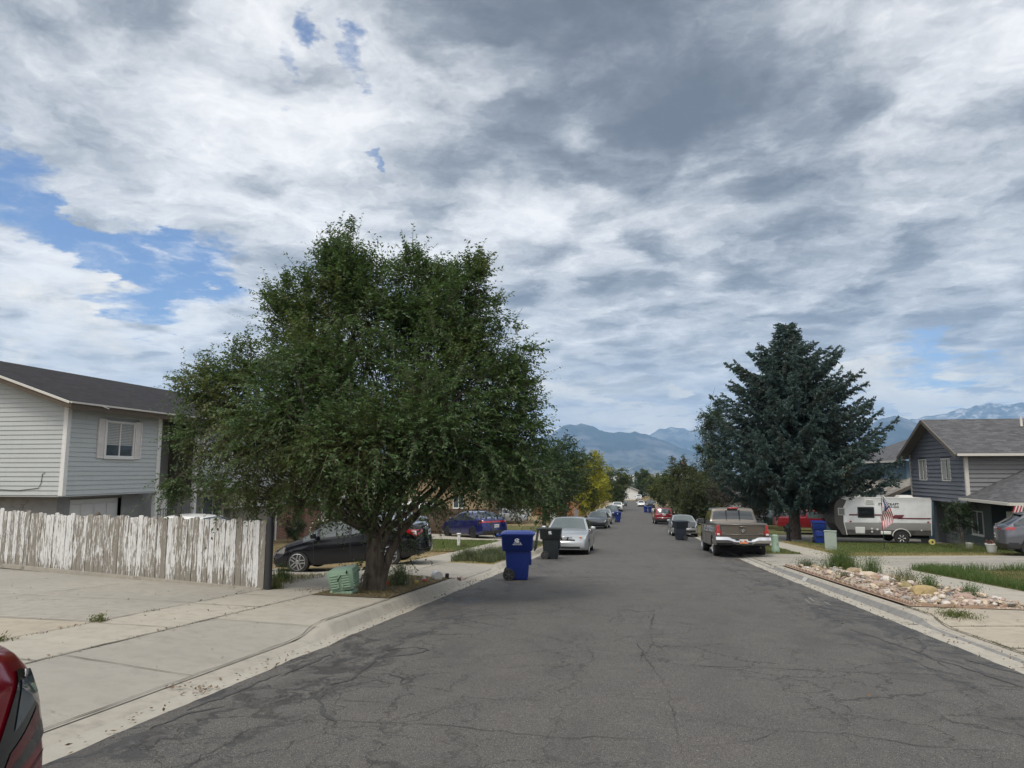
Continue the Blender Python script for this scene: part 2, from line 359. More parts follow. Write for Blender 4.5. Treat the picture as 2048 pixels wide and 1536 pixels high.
def _asphalt(t):
    p = pos(t)
    big, _ = t.noise(p, .35, 4, .55); mid, _ = t.noise(p, 2.2, 5, .6)
    agg, aggc = t.noise(p, 130, 3, .7); v = t.vor(p, 85)
    v2, _ = t.noise(p, 420, 2, .6)
    base = t.mix(big, (.049, .048, .048), (.074, .072, .070))
    base = t.mix(t.mapr(mid, .35, .75), base, (.083, .079, .074))
    g2, _ = t.noise(p, 38, 4, .75)
    base = t.mix(t.mapr(g2, .50, .70, 0, .5), base, (.150, .138, .118)); base = t.mix(t.mapr(g2, .48, .32, 0, .5), base, (.040, .037, .034))
    base = t.mix(t.mapr(agg, .52, .66, 0, .75), base, (.26, .24, .205))
    base = t.mix(t.mapr(agg, .48, .34, 0, .8), base, (.022, .021, .020))
    base = t.mix(t.mapr(v.outputs['Distance'], .10, .0, 0, .55), base, (.26, .24, .215))
    #  hairline and alligator cracks
    q = t.vm('ADD', p, t.vm('SCALE', t.noise(p, 1.3, 5, .7)[1], scale=.9))
    q = t.mapping(q, (1, .8, 0))
    s = t.node('ShaderNodeSeparateXYZ', i_0=p)
    c1 = t.vor(q, .42, 'DISTANCE_TO_EDGE'); c2 = t.vor(q, 1.35, 'DISTANCE_TO_EDGE')
    mask, _ = t.noise(t.mapping(p, (.5, .22, 1), (4, 1, 0)), 1, 3, .5)
    side = t.math('MAXIMUM', t.mapr(s.outputs[0], 1.9, 3.3), t.mapr(s.outputs[0], -1.7, -3.0))
    m2 = t.mapr(t.math('ADD', mask, t.math('MULTIPLY', side, .26)), .50, .64)
    k1 = t.math('MULTIPLY', t.mapr(c1.outputs['Distance'], .005, .0015), t.mapr(mask, .46, .60))
    k2 = t.math('MULTIPLY', t.mapr(c2.outputs['Distance'], .014, .004), m2)
    k = t.math('MULTIPLY', t.math('MAXIMUM', k1, k2), .6)
    #  old sealer, dark and slick, wandering along both edges
    tn, _ = t.noise(t.mapping(q, (1.3, .55, 1), (7, 3, 0)), 1.0, 6, .62, .6)
    tar = t.math('MULTIPLY', t.mapr(t.math('ABSOLUTE', t.math('SUBTRACT', tn, .5)), .032, .014), t.mapr(side, .3, .75))
    tn2, _ = t.noise(t.mapping(p, (.8, .35, 1)), 2.1, 5, .6)
    st = t.math('MULTIPLY', t.mapr(tn2, .50, .68), t.mapr(side, 0, 1, .35, .85))
    base = t.mix(t.math('MULTIPLY', st, 1), base, (.048, .046, .045))
    base = t.mix(t.math('MULTIPLY', tar, .65), base, (.026, .025, .026))
    base = t.mix(k, base, (.020, .019, .018))
    #  pale scuffs
    sc_, _ = t.noise(t.mapping(p, (3.0, 9, 1)), 1.1, 6, .75); sm, _ = t.noise(p, .33, 3, .5)
    base = t.mix(t.math('MULTIPLY', t.mapr(sc_, .62, .74), t.mapr(sm, .5, .62, 0, .5)), base, (.30, .28, .25))
    col(t, base)
    t.put(t.bs.inputs['Roughness'], t.mapr(tar, 0, 1, .86, .6))
    hgt = t.math('SUBTRACT', t.math('ADD', agg, t.math('MULTIPLY', v2, .5)), t.math('MULTIPLY', k, 3.0))
    bump(t, hgt, .55, .006)
M_ASPH = mat('asphalt', _asphalt, Specular_IOR_Level=.3)
def concrete(name, c, var=.20, agg=.0, stain=.5):
    def f(t):
        p = pos(t)
        n, _ = t.noise(p, .55, 6, .6); n2, _ = t.noise(p, 6, 6, .65); n3, _ = t.noise(p, 150, 3, .7)
        n4, _ = t.noise(t.mapping(p, (.35, 2.4, 1), (3, 3, 3)), 1.2, 6, .7)
        b = t.mix(n, tuple(q*(1-var) for q in c), tuple(q*(1+var) for q in c))
        b = t.mix(t.mapr(n2, .45, .72, 0, min(1, .8*stain*2)), b, tuple(q*.70 for q in c)); nb_, _ = t.noise(t.mapping(p, (1, 1, 1), (8, 1, 2)), .22, 3, .5); b = t.mix(t.mapr(nb_, .40, .62, 0, .5), b, tuple(q*k_ for q, k_ in zip(c, (.80, .82, .86))))
        b = t.mix(t.mapr(n4, .56, .72, 0, .5*stain), b, tuple(q*.68 for q in c))
        b = t.mix(t.mapr(n3, .56, .72, 0, .35+agg), b, tuple(min(1, q*1.35) for q in c))
        b = t.mix(t.mapr(n3, .44, .30, 0, .40+agg), b, tuple(q*.55 for q in c))
        sp, _ = t.noise(p, 15, 5, .8)
        b = t.mix(t.mapr(sp, .70, .76, 0, .6), b, (.05, .045, .035))
        cr = t.vor(t.vm('ADD', p, t.vm('SCALE', t.noise(p, 1.1, 5, .7)[1], scale=1.0)), .33, 'DISTANCE_TO_EDGE')
        b = t.mix(t.math('MULTIPLY', t.mapr(cr.outputs['Distance'], .006, .002), t.mapr(n, .5, .56, 0, .6)), b, (.06, .055, .045))
        col(t, b); bump(t, t.math('ADD', n3, t.math('MULTIPLY', n2, .6)), .35, .004)
    return mat(name, f, Roughness=.88, Specular_IOR_Level=.25)
M_CONC = concrete('concrete', (.325, .300, .250))
M_CONC2 = concrete('concrete_grey', (.29, .27, .232))
M_CONC3 = concrete('concrete_tan', (.335, .295, .235), agg=.15)
M_CONCD = concrete('concrete_path', (.345, .318, .265))
M_KERB = concrete('kerb_concrete', (.315, .29, .245), stain=.8)
M_GUT = concrete('gutter_concrete', (.335, .312, .265), stain=.3)
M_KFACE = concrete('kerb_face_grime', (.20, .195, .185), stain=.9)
def ground_mat(name, c1, c2, c3, sc=1.0, bs=.6):
    def f(t):
        p = pos(t)
        n, _ = t.noise(p, .45*sc, 5, .6); n2, _ = t.noise(p, 4*sc, 6, .7); n3, _ = t.noise(p, 45*sc, 4, .75)
        b = t.mix(t.mapr(n, .35, .65), c1, c2); b = t.mix(t.mapr(n2, .45, .65), b, c3)
        b = t.mix(t.mapr(n3, .5, .7, 0, .55), b, tuple(q*1.5 for q in c2)); b = t.mix(t.mapr(n3, .48, .3, 0, .7), b, tuple(q*.35 for q in c1))
        col(t, b); bump(t, t.math('ADD', n3, n2), bs, .03)
    return mat(name, f, Roughness=.95, Specular_IOR_Level=.15)
M_DRY = ground_mat('dry_yard', (.17, .125, .065), (.27, .205, .115), (.13, .105, .055))
M_LAWN = ground_mat('lawn', (.060, .072, .026), (.095, .095, .035), (.15, .125, .055), 1.3)
M_LAWNG = ground_mat('lawn_lush', (.055, .088, .020), (.085, .115, .028), (.11, .10, .04), 1.1)
M_YEL = ground_mat('parched_grass', (.22, .17, .07), (.30, .24, .11), (.10, .11, .035), 1.6)
M_EARTH = ground_mat('earth', (.10, .075, .045), (.15, .115, .07), (.07, .065, .035))
M_FAR = ground_mat('valley_floor', (.05, .055, .035), (.075, .075, .05), (.04, .05, .03), .02)
M_JOINT = plain('joint_dirt', (.085, .075, .055), .95)
M_CRACK = plain('crack_dark', (.034, .032, .030), .95)
M_TAR = plain('old_crack_sealer', (.042, .041, .040), .7, var=.3, scale=12)
M_LITTER = plain('dry_litter', (.13, .085, .05), .95, var=.5, scale=40)
M_BLACK = plain('black_plastic', (.018, .018, .019), .5)
M_RUB = plain('tyre_rubber', (.022, .022, .023), .85, var=.3)
M_CHROME = plain('chrome', (.50, .50, .51), .16, 1.0, var=.05)
M_ALLOY = plain('alloy_silver', (.45, .45, .46), .3, .9)
M_DALLOY = plain('alloy_dark', (.05, .05, .055), .35, .7)
M_UNDER = plain('underbody_black', (.012, .012, .012), .9)
M_GLASS = glassy('car_glass')
M_GLASSL = glassy('car_glass_pale', (.045, .058, .058), .05)
M_RED = plain('tail_lamp_red', (.30, .008, .012), .12, 0, .1, Coat_Weight=1.0)
M_REDD = plain('tail_lamp_dark_red', (.10, .006, .010), .10, 0, .3, Coat_Weight=1.0)
M_SMOKE = plain('smoked_lens', (.014, .017, .02), .07, 0, .3, Coat_Weight=1.0)
M_LAMPW = plain('clear_lens', (.52, .54, .55), .12, .3, .2, Coat_Weight=1.0)
M_AMBER = plain('amber_lens', (.62, .22, .05), .15, 0, .1, Coat_Weight=1.0)
M_WHITE = plain('white_trim', (.66, .66, .64), .5)
M_PLATE = plain('plate_white', (.62, .62, .62), .4)
M_INK = plain('ink_black', (.02, .02, .022), .6)
M_ORG = plain('plate_orange', (.62, .20, .08), .5)
M_WPRINT = plain('white_print', (.55, .57, .60), .6)

# ---------------------------------------------------------------- ground, road, kerbs, paths
def frange(a, b, st):
    n = max(1, int(math.ceil((b-a)/st - 1e-9))); return [a+(b-a)*k/n for k in range(n+1)]
def ylist(a, b):
    out = []; y = a
    while y < b-1e-6:
        out.append(y); y += .4 if y < 30 else 1.0 if y < 80 else 4 if y < 300 else 60 if y < 1500 else 800
    out.append(b); return out
def sheet(name, x0, x1, y0, y1, dz, m, step=.7, xf0=None, xf1=None, kind='structure'):
    mb = MB(); ys = ylist(y0, y1); nx = max(1, int(abs(x1-x0)/step)); i0 = 0
    for y in ys:
        a = xf0(y) if xf0 else x0; b = xf1(y) if xf1 else x1
        for k in range(nx+1):
            x = lerp(a, b, k/nx); xx = min(max(x, min(a, b)+1e-3), max(a, b)-1e-3); mb.v.append((x, y, G(xx, y)+dz))
    for j in range(len(ys)-1):
        for k in range(nx): q = j*(nx+1)+k; mb.f.append((q, q+1, q+nx+2, q+nx+1)); mb.m.append(0)
    o = mb.build(name, m, None, 60); return tag(o, kind=kind) if kind else o
# base ground: one sheet to the horizon
gb = MB(); xs = [-9000, -4000, -1500, -600, -250, -120, -70, -50, -40, -32, -26, -22, -19, -16, -14, -12, -10, -8, -6.6, -6.5, -5.4, -4.7, -4.1, -3.95, -3.6, -3.3, 0, 3.6, 3.9, 4.3, 4.4, 5.4, 6.5, 7.75, 9, 11, 13, 15, 17, 20, 24, 30, 38, 50, 70, 120, 250, 600, 1500, 4000, 9000]
ys = ylist(-60, 9000)
for y in ys:
    for x in xs:
        h = -.16 if -4.0 < x < 4.38 else -.035
        gb.v.append((x, y, G(x, y)+h))
n_ = len(xs)
for j in range(len(ys)-1):
    for k in range(n_-1): q = j*n_+k; gb.f.append((q, q+1, q+n_+1, q+n_)); gb.m.append(0 if ys[j] < 300 else 1)
struct('ground', gb, [M_DRY, M_FAR], 60)
# asphalt with a nibbled edge over the gutter pans
def edge(y, s): return (mnoise.noise(Vector((y*1.3, s*9, 0)))*.035 + mnoise.noise(Vector((y*6, s*9, 3)))*.018)
rd = MB(); ys = [y for y in frange(-40, 40, .12)] + [y for y in ylist(40, 226) if y > 40]
cols = [-3.56, -2.6, -1.3, 0, 1.4, 2.8, 3.86]
for y in ys:
    for k, x in enumerate(cols):
        xx = x + (edge(y, 1) if k == 0 else edge(y, 2) if k == 6 else 0)
        rd.v.append((xx, y, P(y)+.012+.035*(1-(abs(x)/3.9)**2)))
for j in range(len(ys)-1):
    for k in range(6): q = j*7+k; rd.f.append((q, q+1, q+8, q+7)); rd.m.append(0)
struct('road', rd, M_ASPH, 60)
cross = MB()
for a, b in ((-160, -8), (-8, 8), (8, 160)): cross.quad((a, 226, P(226)+.03), (b, 226, P(226)+.03), (b, 238, P(238)+.03), (a, 238, P(238)+.03))
struct('cross_road', cross, M_ASPH)
# gutters and kerbs
def kerb_line(name, sgn, cuts, xs, kh):
    mb = MB(); ys = [y for y in ylist(-40, 60)] + [y for y in ylist(60, 224) if y > 60]; ys = sorted(set(ys+[c+q for a, b in cuts if b > 0 for c in (a, b) for q in (-.8, -.6, -.4, -.2, 0, .2, .4, .6, .8) if c > -29 and 0 < c+q < 224]))
    prof = []
    for y in ys:
        k = kerb(y, cuts); h = kh*k; z = P(y)
        w = mnoise.noise(Vector((y*.9, sgn*5, 0)))*.006
        prof.append([(xs[0], z+.004), (xs[1], z-.004), (xs[2]+w, z+.012+.006*k), (xs[3]+w, z+h*.82), (xs[4]+w, z+h*.98), (xs[5], z+h+.003), (xs[5], z-.1)])
    n = 7
    for y, pr in zip(ys, prof):
        for (x, z) in pr: mb.v.append((x, y, z))
    for j in range(len(ys)-1):
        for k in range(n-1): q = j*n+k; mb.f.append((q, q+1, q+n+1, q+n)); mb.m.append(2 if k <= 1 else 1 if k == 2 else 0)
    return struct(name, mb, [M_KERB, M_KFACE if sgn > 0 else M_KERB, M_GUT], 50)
kerb_line('kerb', -1, CUTS_L, [-3.50, -3.74, -3.80, -3.87, -3.92, -4.02], .15)
kerb_line('kerb', 1, CUTS_R, [3.80, 4.05, 4.13, 4.20, 4.25, 4.37], .13)
# pavements and slabs
for a, b in ((-30, 16.0), (16.0, 70), (70, 223)): sheet('pavement', -6.5, -5.4, a, b, .012, M_CONCD if a < 10 else M_CONC)
sheet('pavement', 6.5, 7.75, -30, 70, .012, M_CONCD); sheet('pavement', 6.5, 7.75, 70, 223, .012, M_CONC)
sheet('driveway_apron', -5.4, -4.0, -30, 8.7, .010, M_CONC2, .35)
sheet('driveway_apron', -5.4, -4.0, 8.7, 11.6, .011, M_CONC, .35)
sheet('driveway', -16, -6.5, -30, 8.0, .008, M_CONC3)
sheet('driveway', -16, -6.5, 8.0, 11.95, .009, M_CONC2)
sheet('driveway', -16, -6.5, 11.95, 16.0, .004, M_CONC2)
sheet('driveway_apron', -5.4, -4.0, 16.2, 20.6, .010, M_CONC2, .35)
sheet('driveway', -15.9, -6.5, 16.0, 19.6, .010, M_CONC2)
sheet('driveway_apron', -5.4, -4.0, 36.5, 42, .010, M_CONC, .35)
sheet('driveway', -16, -6.5, 35.5, 41.5, .010, M_CONC)
sheet('driveway_apron', 4.35, 6.5, -30, 12.9, .010, M_CONC3, .35)
sheet('driveway_apron', 4.35, 6.5, 23.9, 29.6, .010, M_CONC2, .35)
sheet('driveway', 7.75, 26, 22.2, 29.0, .012, M_CONC2)
sheet('driveway', 7.75, 20, 42.0, 51, .008, M_CONC)
# lawns, verges, dry yards
sheet('tree_bed', -5.4, -4.02, 11.6, 16.2, .020, M_EARTH, .35)
sheet('verge', -5.4, -4.02, 20.6, 36.5, .012, M_YEL, .35)
sheet('lawn', -13, -6.5, 26.5, 35.4, .012, M_LAWNG)
sheet('verge', -5.4, -4.02, 42, 84, .012, M_DRY, .35)
sheet('lawn', -20, -6.5, 47.5, 60, .012, M_LAWN)
sheet('lawn', 7.75, 30, 8, 22.2, .014, M_LAWN)
def yel_edge(y): return 9.0 + .22*math.sin(y*1.3) + max(0, (31.5-y))*2.6
sheet('parched_lawn_edge', 7.75, 26, 29.0, 30.6, .012, M_YEL)
sheet('parched_lawn_edge', 7.75, 8.5, 30.6, 41.9, .013, M_YEL, .4)
sheet('lawn', 8.5, 26, 30.6, 41.9, .014, M_LAWNG)
sheet('verge', 4.37, 6.5, 29.6, 46, .012, M_LAWN, .4)
sheet('lawn', 7.75, 24, 51, 90, .010, M_LAWN)
sheet('verge', 4.37, 6.5, 51, 120, .010, M_LAWN, .4)
# joints between slabs
jt = MB()
def jline(x0, y0, x1, y1, wdt=.018, dz=.020, wob=.012):
    L = math.hypot(x1-x0, y1-y0); n = max(2, int(L/.15)); a = []; b = []
    nx, ny = -(y1-y0)/L, (x1-x0)/L
    for k in range(n+1):
        t = k/n; x = lerp(x0, x1, t); y = lerp(y0, y1, t); o = rnd.uniform(-1, 1)*wob; ww = wdt*(.25+1.1*abs(mnoise.noise(Vector((x*1.7, y*1.7, 4)))))
        X, Y = x+nx*o, y+ny*o; z = G(X, Y)+dz
        a.append((X+nx*ww/2, Y+ny*ww/2, z)); b.append((X-nx*ww/2, Y-ny*ww/2, z))
    jt.strip(a, b)
jline(-5.4, 2, -5.4, 11.6, .03); jline(-6.5, 2, -6.5, 12, .03); jline(-5.4, 16, -5.4, 20.5); jline(-6.5, 16, -6.5, 20)
for y in (3.9, 5.9, 7.9, 9.9, 11.2): jline(-6.5, y, -5.4, y+.02)
for y in (6.2, 8.7, 11.6): jline(-5.4, y, -4.03, y+.03, .02)
jline(-4.03, 2, -4.03, 11.6, .02); jline(-16, 8.0, -6.5, 8.0, .02); jline(-16, 5.1, -6.5, 5.1, .02); jline(-9.5, 8.0, -9.3, 12, .02); jline(-12.8, 2, -12.8, 12, .02); jline(-15, 10.1, -6.5, 10.0, .02)
jline(-15, 17.6, -4.1, 17.5); jline(-9, 16, -9, 19.6); jline(-12, 16, -12, 19.6)
for y in (24.5, 26.4, 28.2): jline(6.5, y, 7.75, y)
for y in (13.4, 15.4, 17.4, 19.4, 21.4, 10, 8): jline(6.5, y, 7.75, y, .02)
for y in (9.6, 7.4, 5.2, 11.3): jline(4.4, y, 6.5, y, .045)
jline(4.38, 2, 4.38, 13, .035); jline(6.5, 2, 6.5, 12.9, .02); jline(6.5, 24, 6.5, 29.5)
for y in (25.4, 26.3, 28): jline(4.4, y, 6.5, y-.05, .06); jline(7.8, y-.6, 24, y-.6, .05)
for y in frange(31, 70, 2): jline(6.5, y, 7.75, y, .02); jline(-6.5, y-8, -5.4, y-8, .02)
struct('slab_joints', jt, M_JOINT)
# long cracks in the asphalt, traced on the ground
ck = MB(); tk = MB()
def crack(pts, wdt=.014, jag=.03):
    if wdt < .012: wdt *= .7
    P2 = []
    for (x0, y0), (x1, y1) in zip(pts, pts[1:]):
        L = math.hypot(x1-x0, y1-y0); n = max(2, int(L/.07))
        for k in range(n): P2.append((lerp(x0, x1, k/n)+rnd.gauss(0, jag*.45), lerp(y0, y1, k/n)+rnd.gauss(0, jag*.45)))
    P2.append(pts[-1]); a = []; b = []
    for k, (x, y) in enumerate(P2):
        xa, ya = P2[max(0, k-1)]; xb, yb = P2[min(len(P2)-1, k+1)]; L = math.hypot(xb-xa, yb-ya)+1e-6
        ww = wdt*(.3+1.3*abs(mnoise.noise(Vector((x*2, y*2, 8)))))*min(1, .3+4*min(k, len(P2)-1-k)/len(P2))
        z = P(y)+.0165+.035*(1-(abs(x)/3.9)**2); nx, ny = -(yb-ya)/L*ww, (xb-xa)/L*ww
        a.append((x+nx, y+ny, z)); b.append((x-nx, y-ny, z))
    (tk if wdt > .012 else ck).strip(a, b)
crack([(0.34, 7.68), (1.13, 7.76), (1.81, 7.8), (2.37, 7.82), (3.19, 7.98)], 0.011000000000000001)
crack([(0.23, 11.96), (1.19, 12.2), (2.27, 12.24), (3.3, 12.14), (3.94, 11.92)], 0.006600000000000001)
crack([(-2.66, 4.14), (-2.68, 4.38), (-2.69, 4.68), (-2.69, 4.88), (-2.53, 5.0), (-2.32, 5.2), (-1.84, 5.18), (-1.4, 5.2), (-1.02, 5.14), (-0.59, 5.06), (0.08, 5.16)], 0.007700000000000001)
crack([(-2.64, 5.72), (-2.14, 5.76), (-1.69, 5.68)], 0.0044)
crack([(-1.73, 6.1), (-1.19, 5.98), (-0.7, 6.02), (0.11, 6.44)], 0.0044)
crack([(0.26, 5.84), (0.46, 5.72), (0.73, 5.6), (1.0, 5.56), (1.46, 5.56), (1.89, 5.4), (2.47, 5.4)], 0.007700000000000001)
crack([(0.99, 5.52), (0.75, 5.26), (0.53, 5.12), (0.27, 5.04)], 0.0055000000000000005)
crack([(0.19, 10.18), (0.2, 9.02), (0.09, 8.08), (0.18, 7.46), (0.25, 6.74), (0.27, 5.92), (0.27, 5.08), (0.27, 4.72)], 0.00495)
crack([(-0.0, 8.98), (0.07, 8.36), (0.04, 7.8)], 0.011000000000000001)
crack([(0.3, 11.74), (0.19, 10.18)], 0.011000000000000001)
crack([(0.11, 9.0), (0.27, 8.7), (0.39, 8.86)], 0.0088)
crack([(-2.87, 7.68), (-2.7, 8.02), (-2.5, 8.16), (-2.31, 8.02), (-2.37, 7.74), (-2.56, 7.62), (-2.69, 7.5)], 0.0165)
crack([(-2.69, 7.68), (-2.66, 7.08), (-2.61, 6.74), (-2.58, 6.42), (-2.7, 6.26)], 0.027500000000000004)
crack([(-2.61, 6.74), (-2.32, 6.76), (-2.13, 6.58), (-2.06, 6.28)], 0.011000000000000001)
crack([(-2.74, 6.82), (-2.64, 6.96), (-2.46, 6.88)], 0.011000000000000001)
crack([(-2.7, 6.14), (-2.52, 5.64), (-2.28, 5.26), (-2.15, 5.08)], 0.027500000000000004)
crack([(-3.3, 6.48), (-3.31, 6.92), (-3.29, 7.46), (-3.29, 7.6)], 0.022000000000000002)
crack([(-3.44, 5.3), (-3.39, 5.78), (-3.38, 6.26), (-3.35, 6.58)], 0.027500000000000004)
crack([(-3.39, 4.76), (-3.38, 5.22), (-3.21, 5.42)], 0.022000000000000002)
crack([(2.93, 10.84), (3.07, 10.24), (3.14, 9.7), (3.25, 9.08), (3.18, 8.24)], 0.0165)
crack([(3.33, 10.1), (3.6, 10.36), (3.51, 9.78), (3.24, 9.22)], 0.027500000000000004)
crack([(3.27, 8.74), (3.38, 8.28), (3.46, 7.84), (3.53, 7.54)], 0.027500000000000004)
crack([(2.95, 9.66), (2.97, 8.2), (3.03, 7.34), (3.07, 6.66)], 0.006600000000000001)
crack([(3.36, 12.38), (3.93, 12.08), (4.35, 11.18)], 0.0165)
crack([(3.57, 8.86), (3.66, 8.6), (3.82, 8.14)], 0.027500000000000004)
crack([(3.85, 10.72), (4.1, 11.04), (4.16, 10.12)], 0.011000000000000001)
crack([(-4.15, 13.14), (-3.45, 13.42), (-2.47, 13.34)], 0.0055000000000000005)
crack([(-2.61, 11.12), (-2.09, 11.26), (-1.65, 11.5)], 0.011000000000000001)
crack([(-2.56, 9.44), (-2.57, 8.56), (-2.53, 8.06)], 0.0044)
crack([(3.32, 17.7), (3.82, 16.14), (4.04, 14.82)], 0.006600000000000001)
crack([(1.9, 22.06), (2.12, 18.0), (2.11, 16.2)], 0.0055000000000000005)
crack([(-1.31, 13.82), (-0.19, 14.38)], 0.0055000000000000005)
crack([(-3.43, 9.54), (-2.72, 9.28), (-1.96, 9.18)], 0.0044)
crack([(-2.53, 4.72), (-2.86, 4.66), (-2.98, 4.4)], 0.006600000000000001)
crack([(0.48, 6.44), (0.22, 6.22), (-0.1, 6.22)], 0.0055000000000000005)
struct('road_cracks', ck, M_CRACK); struct('road_crack_sealer', tk, M_TAR)

wk = MB()
def chalk(pts):
    a = []; b = []
    for k, (x, y) in enumerate(pts):
        xa, ya = pts[max(0, k-1)]; xb, yb = pts[min(len(pts)-1, k+1)]; L = math.hypot(xb-xa, yb-ya); nx, ny = -(yb-ya)/L*.007, (xb-xa)/L*.007; z = P(y)+.0175+.035*(1-(abs(x)/3.9)**2)
        a.append((x+nx, y+ny, z)); b.append((x-nx, y-ny, z))
    wk.strip(a, b)
chalk([(3.35, 15.06), (3.28, 14.36), (3.36, 14.08), (3.53, 14.2)])
chalk([(3.18, 14.58), (3.12, 13.94), (3.26, 13.82)])
chalk([(3.45, 14.34), (3.44, 13.86)])
struct('road_scuff_marks', wk, plain('chalk_white', (.27, .265, .25), .9))
kn = MB(); kb = MB()
for dy in (0,): 
    z0_ = P(19.0)
    kn.quad((4.124, 18.82, P(18.82)+.022), (4.124, 19.22, P(19.22)+.022), (4.192, 19.22, P(19.22)+.108), (4.192, 18.82, P(18.82)+.108))
tag(kn.build('painted_kerb_number', plain('kerb_white', (.38, .38, .36), .9)), 'faded white house number patch painted on the right kerb', 'kerb number')

# ---------------------------------------------------------------- vehicles
def interp(tab, s):
    if s <= tab[0][0]: return tab[0][1]
    for (a, b), (c, d_) in zip(tab, tab[1:]):
        if s <= c:
            t = (s-a)/(c-a) if c > a else 1
            return b + (d_-b)*t
    return tab[-1][1]
def smooth_tab(tab, r):
    return lambda s: sum(interp(tab, s+r*q) for q in (-1, -.5, 0, .5, 1))/5
def rim_mb(r, side, style):
    mb = MB(); n = 20; f = side                         # disc set back, lip, spokes; wheel axis = x, outer face towards side
    mb.lathe([(r*.97, -.02*f), (r*1.0, .06*f), (r*.93, .065*f), (r*.88, .02*f), (r*.3, .0)], n, 'x', m=0)
    mb.lathe([(r*.87, .012*f), (r*.86, .018*f)], n, 'x', m=1)
    ns, w_, tw = {'five': (5, .15, 0), 'double': (5, .07, 1), 'ten': (9, .075, 0), 'six': (6, .16, 0), 'steel': (8, .13, 0)}[style]
    for k in range(ns):
        for o in ((-.17, .17) if tw else (0,)):
            a = 2*math.pi*k/ns + .3
            M = Matrix.Rotation(a, 4, 'X'); t = MB(); ww = r*w_
            x0, x1 = sorted((.02*f, .058*f))
            t.box(x0, x1, -ww+o*r, ww+o*r, r*.10, r*.90, 0); mb.add(t, M)
    mb.lathe([(r*.24, .02*f), (r*.24, .062*f), (r*.12, .07*f)], 14, 'x', m=0)
    return mb
def make_car(name, label, cat, spec, pm, loc, rz, group=None, fine=1.0, pitch=None):
    L, Wd, H = spec['L'], spec['W'], spec['H']; wr = spec.get('wr', .32)
    top = smooth_tab(spec['top'], .05); belt = smooth_tab(spec['belt'], .05); bot = smooth_tab(spec['bot'], .05)
    wf, wb_ = spec['axles']; Ra = wr + spec.get('gap', .045)
    tum = spec.get('tumble', .26); pf = spec.get('plan_f', .16); pr = spec.get('plan_r', .12)
    fin, rin = spec['front'], spec['rear']; cf, cr = spec.get('curve_f', .22), spec.get('curve_r', .16)
    nb, nu, nt = (14, 9, 18) if fine >= 1 else (10, 6, 12)
    st = .045/fine
    S = set(round(x, 3) for x in frange(0, L, st))
    for a in spec.get('stations', []): S.add(round(a, 3))
    for a in (wf, wb_):
        for q in (-Ra, -Ra*.93, Ra*.93, Ra): S.add(round(a+q, 3))
    S = sorted(S); S2 = [S[0]]
    for s_ in S[1:]:
        if s_ - S2[-1] > .012: S2.append(s_)
    S2[-1] = L; S = S2; NR = nb+nu
    def plan(s):
        v = 1.0
        if s < 1.0: v -= pf*(1-s/1.0)**2.2
        if s > L-.9: v -= pr*((s-(L-.9))/.9)**2.2
        return v
    def hw(s, z, zbl):
        h = Wd/2*plan(s); zl = max(zbl, .4)
        if z <= zl:
            t = z/zl; f = 1 - .075*max(0, (.42-t)/.42)**1.5 - .035*ss((t-.72)/.28)
        else: f = .965 - tum*((z-zl)/max(.2, H-zl))**1.12
        return h*f
    def zrow(s, r):
        zt = top(s); zbl = min(belt(s), zt-.02); z0 = bot(s)
        for a in (wf, wb_):
            q = Ra*Ra-(s-a)**2
            if q > 0: z0 = max(z0, wr*.96+math.sqrt(q))
        z0 = min(z0, zbl-.06)
        return lerp(z0, zbl, r/nb) if r <= nb else lerp(zbl, zt, (r-nb)/nu)
    def place(s, b, z, zbl, ontop):
        y = L/2 - s; h = hw(s, z, zbl)
        zz = z - (spec.get('crown', .05)*abs(b)**2.4 if ontop else spec.get('crown', .05))*(1 if z > .3 else 0)
        if s < 1.1: y -= (1-s/1.1)**1.6*(interp(fin, z)+cf*abs(b)**2.5)
        if s > L-1.0: y += ((s-(L-1.0))/1.0)**1.6*(interp(rin, z)+cr*abs(b)**2.5)
        bed = spec.get('bed')
        if bed and ontop and bed[0] < s < bed[1] and abs(b) < .86: zz = z - bed[2]
        return (b*h, y, zz)
    V = []; F = []; info = []; ids = {}
    def vid(key, p):
        if key not in ids: ids[key] = len(V); V.append(p)
        return ids[key]
    ns_ = len(S)
    def vert(i, side, r, c):          # keys: side verts (i,'L'/'R',row), top (i,'T',col), bottom (i,'B',col), caps (i,'C',row,col)
        s = S[i]; zbl = min(belt(s), top(s)-.02)
        b = -1+2*c/nt
        if side == 'T':
            if c == 0: return vert(i, 'L', NR, 0)
            if c == nt: return vert(i, 'R', NR, 0)
            return vid((i, 'T', c), place(s, b, zrow(s, NR), zbl, True))
        if side == 'B':
            if c == 0: return vert(i, 'L', 0, 0)
            if c == nt: return vert(i, 'R', 0, 0)
            return vid((i, 'B', c), place(s, b, zrow(s, 0), zbl, False))
        if side in 'LR': return vid((i, side, r), place(s, -1 if side == 'L' else 1, zrow(s, r), zbl, False))
        if side == 'C':
            if r == 0: return vert(i, 'B', 0, c)
            if r == NR: return vert(i, 'T', 0, c)
            if c == 0: return vert(i, 'L', r, 0)
            if c == nt: return vert(i, 'R', r, 0)
            z = zrow(s, r); return vid((i, 'C', r, c), place(s, b, z, zbl, False))
